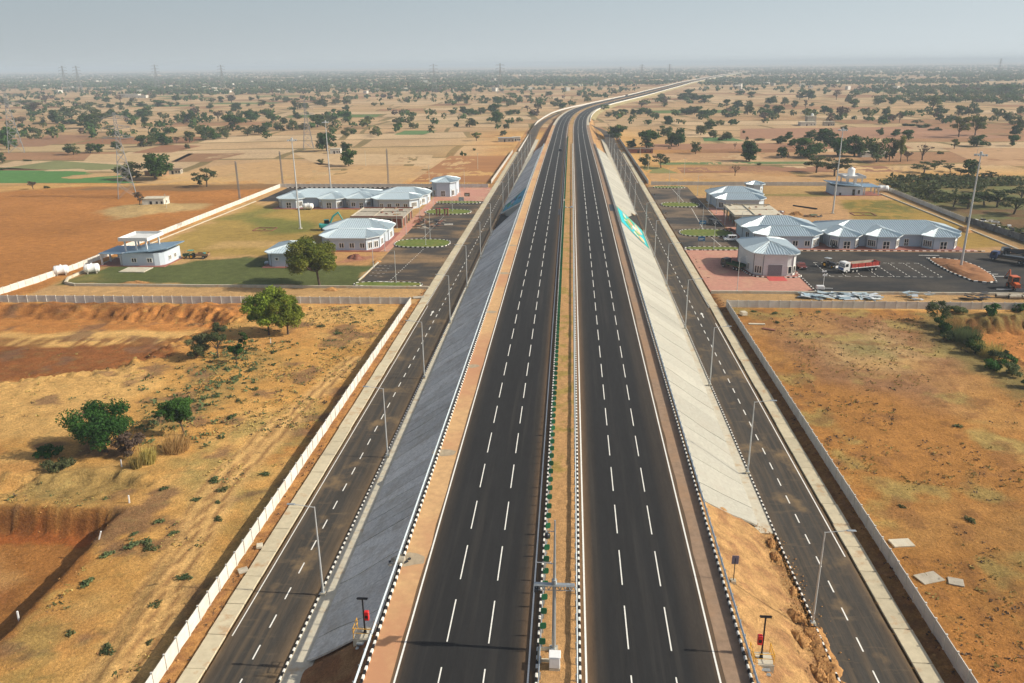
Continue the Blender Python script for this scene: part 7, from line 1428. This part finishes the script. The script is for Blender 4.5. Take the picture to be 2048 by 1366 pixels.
# low shrubs that can be made out one by one
sh = [leaf_mesh('low_shrub', *leaves(np.array([(0, 0, .25), (.4, .1, .18), (-.35, .15, .2), (.05, -.3, .15)]), np.array([(.4, .4, .28)]*4), 130, .09, np.random.default_rng(70+i)), LM['f']) for i in range(3)]
sl = [(-53.4, 81.4), (-52.1, 82.3), (-51.0, 81.0), (-54.6, 84), (-50.4, 92.5), (-47.8, 95.2), (-50.1, 97.8), (-52.8, 86.9), (-49.6, 84.4), (-54.8, 73.8), (-51.5, 65.2), (-46.2, 63.1), (-43.9, 75.3), (-44.9, 70.2), (-42.6, 64.6), (-55.6, 79.4), (-56.2, 95.1), (-45.3, 88), (-47.1, 92), (-43.5, 100), (-56.4, 119.4), (-58.2, 126.3), (-57.1, 131.8), (-60.3, 134.5), (-61.5, 141), (-55.3, 150), (-50.3, 163.4), (-48.7, 171.6), (-55.8, 168.2), (-52.9, 178.6), (-47.3, 181.2), (-62.9, 128), (-60.7, 151.5), (-63.4, 137.2)]
def _rank(L, k): return sorted(range(len(L)), key=lambda i: L[i][1]).index(k)
for k, (x, y) in enumerate(sl):
    o = link('low_shrub', sh[k % 3], None, (x, y, gz(x, y)), rng.uniform(0, 6)); s = rng.uniform(.6, 1.35); o.scale = (s*1.2, s, s*.8); tag(o, f'{ORDW[_rank(sl, k)]} low grey-green shrub from the bottom of the picture on the left sand', 'shrub', 'low shrubs on the left sand')
def _rank(L, k): return sorted(range(len(L)), key=lambda i: L[i][1]).index(k)
for k, (x, y) in enumerate(sr_ := [(44, 184.5), (49, 184), (59, 184.6), (47.5, 176), (63, 121.5), (44.6, 96), (52, 93), (57.2, 66), (70, 111), (48.5, 183)]):
    o = link('low_shrub', sh[k % 3], None, (x, y, gz(x, y)), rng.uniform(0, 6)); s = rng.uniform(.6, 1.1); o.scale = (s*1.2, s, s*.8); tag(o, f'{ORDW[_rank(sr_, k)]} low shrub from the bottom of the picture on the right ochre field', 'shrub', 'low shrubs on the right ochre field')
# ground cover nobody could count: dry tufts and clods in the near fields, scrub beyond the right wall
def cover(name, m, n, sampler, size, seed, quads=7, flat=.5):
    r = np.random.default_rng(seed); pts = []
    while len(pts) < n:
        x, y, ok = sampler(r)
        if ok: pts.append((x, y, gz(x, y)))
    P = np.array(pts); s = size*(.5+r.random(len(P))**2*1.4); idx = np.repeat(np.arange(len(P)), quads); cen = P[idx]+np.concatenate([r.normal(size=(len(idx), 2))*.4*s[idx][:, None], (r.random(len(idx))*flat*s[idx])[:, None]], 1)
    nr = r.normal(size=(len(idx), 3))+np.array((0, 0, .6)); nr /= np.linalg.norm(nr, axis=1)[:, None]; t = np.cross(nr, r.normal(size=nr.shape)); t /= np.linalg.norm(t, axis=1)[:, None]; b = np.cross(nr, t); q = (s[idx]*.33)[:, None]
    V = np.stack([cen-t*q, cen-b*q*.7, cen+t*q, cen+b*q*.7], 1).reshape(-1, 3); stuff(link(name, leaf_mesh(name, V, np.repeat(r.random(len(idx)), 4), m)))
dens = lambda x, y, s, lo: float(fbm(np.array(x*1.), np.array(y*1.), 3, s)) > lo
def s_left(r): x = -r.uniform(41.5, 58+62*(1-r.random())**2); y = r.uniform(52, 184); return x, y, dens(x, y, .12, .50) and not (x < -57 and y < 90)
def s_right(r): x = r.uniform(40, 115); y = r.uniform(52, 184); return x, y, dens(x, y, .1, .47)
def s_scrub(r): x = r.uniform(150, 310); y = r.uniform(190, 420); return x, y, dens(x, y, .04, .44)
def s_bank(r): x = r.normal(-66, 5); y = r.uniform(108, 160); return x, y, x < -52
cover('dry_ground_tufts', LM['h'], 1700, s_left, .34, 1, 5, .35); cover('grey_green_tufts', LM['f'], 450, s_left, .40, 2, 6, .5); cover('bank_scrub', LM['f'], 420, s_bank, .6, 7, 8, .5); cover('dark_dry_weeds', LM['b'], 700, s_left, .34, 9, 5, .3)
cover('stubble_tufts', LM['b'], 2200, s_right, .32, 3, 5, .35); cover('ochre_grass', LM['h'], 2400, s_right, .34, 4, 5, .35); cover('thorn_scrub', LM['t'], 4800, s_scrub, 1.7, 5, 9, .8); cover('pale_scrub', LM['f'], 3400, s_scrub, 1.2, 6, 8, .6)
def s_verge(r): x = r.choice([-37.8, 37.6])+r.normal(0, .35); y = r.uniform(50, 380); return x, y, True
cover('verge_weeds', LM['b'], 500, s_verge, .3, 8, 5, .4)
# clods and stones on the open earth
def clods():
    r = np.random.default_rng(3); V = []; F = []
    for k in range(5200):
        x, y, ok = (r.normal(25.4, .9), r.uniform(52, 88), True) if k % 6 == 3 else (s_left if k % 2 else s_right)(r) if k % 5 else (r.choice([-1, 1])*r.uniform(36.9, 38.4), r.uniform(50, 186), True)
        s = r.uniform(.04, .13)*(1.7 if r.random() < .08 else 1); z = gz(x, y) if abs(x) > 36 else max(0, (26.2-x))*.70+.12; b = len(V); V += [(x-s, y, z-.02), (x, y-s*.8, z), (x+s, y, z), (x, y+s*.9, z-.01), (x+r.normal(0, s*.3), y, z+s*.9)]; F += [(b, b+1, b+4), (b+1, b+2, b+4), (b+2, b+3, b+4), (b+3, b, b+4)]
    me = bpy.data.meshes.new('clods'); me.from_pydata(V, [], F); me.materials.append(MT['soil']); stuff(link('soil_clods', me))
clods()
# far woodland, reading as one mass
def woodland():
    r = np.random.default_rng(11); out = []
    n = 0
    while n < 52000:
        y = 640*math.exp(r.random()**.75*math.log(14)); x = r.uniform(-.80*y-120, .78*y+120); n += 1
        if abs(x-float(cx(min(y, 4900)))) < 42 or (y < 760 and abs(x) < 60): continue
        f = float(fbm(np.array(x*.0035), np.array(y*.0035*1.6), 4, 1.)); e = abs(((y+.09*x)/62.) % 1-.5) > .40
        wood = (y > 1150 and y < 1900 and x > .33*y) or (y > 1750 and y < 2700 and x < -.12*y and x > -.55*y) or (y > 2100)
        p = .14+.6*e if not wood else .85 if f > .36 else .4
        if y < 1150: p *= .40
        elif not wood: p *= .62
        p *= sst(.30, .62, np.array(f))*1.25
        if r.random() < p: out.append((x, y, r.uniform(6.5, 13)*(1+.3*(y > 2300)), r.uniform(4.5, 9)))
    P = np.array(out); q = np.where(P[:, 1] < 1300, 34, 15); idx = np.repeat(np.arange(len(P)), q); N = len(idx); d = r.normal(size=(N, 3)); d /= np.linalg.norm(d, axis=1)[:, None]; rr = r.random(N)**.4
    w_ = P[idx, 2]; h = P[idx, 3]; cen = np.stack([P[idx, 0]+d[:, 0]*rr*w_*.45, P[idx, 1]+d[:, 1]*rr*w_*.45, h*.55+d[:, 2]*rr*h*.42-.2], 1); nr = d+r.normal(size=(N, 3))*.6+np.array((0, 0, .4)); nr /= np.linalg.norm(nr, axis=1)[:, None]
    t = np.cross(nr, r.normal(size=(N, 3))); t /= np.linalg.norm(t, axis=1)[:, None]; b = np.cross(nr, t); s = (w_*np.where(P[idx, 1] < 1400, .13, .2)*(.7+.6*r.random(N)))[:, None]
    V = np.stack([cen-t*s*1.2, cen-b*s*.8, cen+t*s*1.2, cen+b*s*.8], 1); tone = np.clip(np.repeat(r.random(len(P)), q)*.7+r.random(N)*.4, 0, 1); sp = np.repeat(r.random(len(P)), q)
    for nm, m, sel in (('far_dark_woodland', 'd', sp < .55), ('far_olive_woodland', 'o', (sp >= .55) & (sp < .93)), ('far_dry_woodland', 'b', sp >= .93)):
        stuff(link(nm, leaf_mesh(nm, V[sel].reshape(-1, 3), np.repeat(tone[sel], 4), LM[m])))
    print('far trees', len(P), 'quads', N)
woodland()
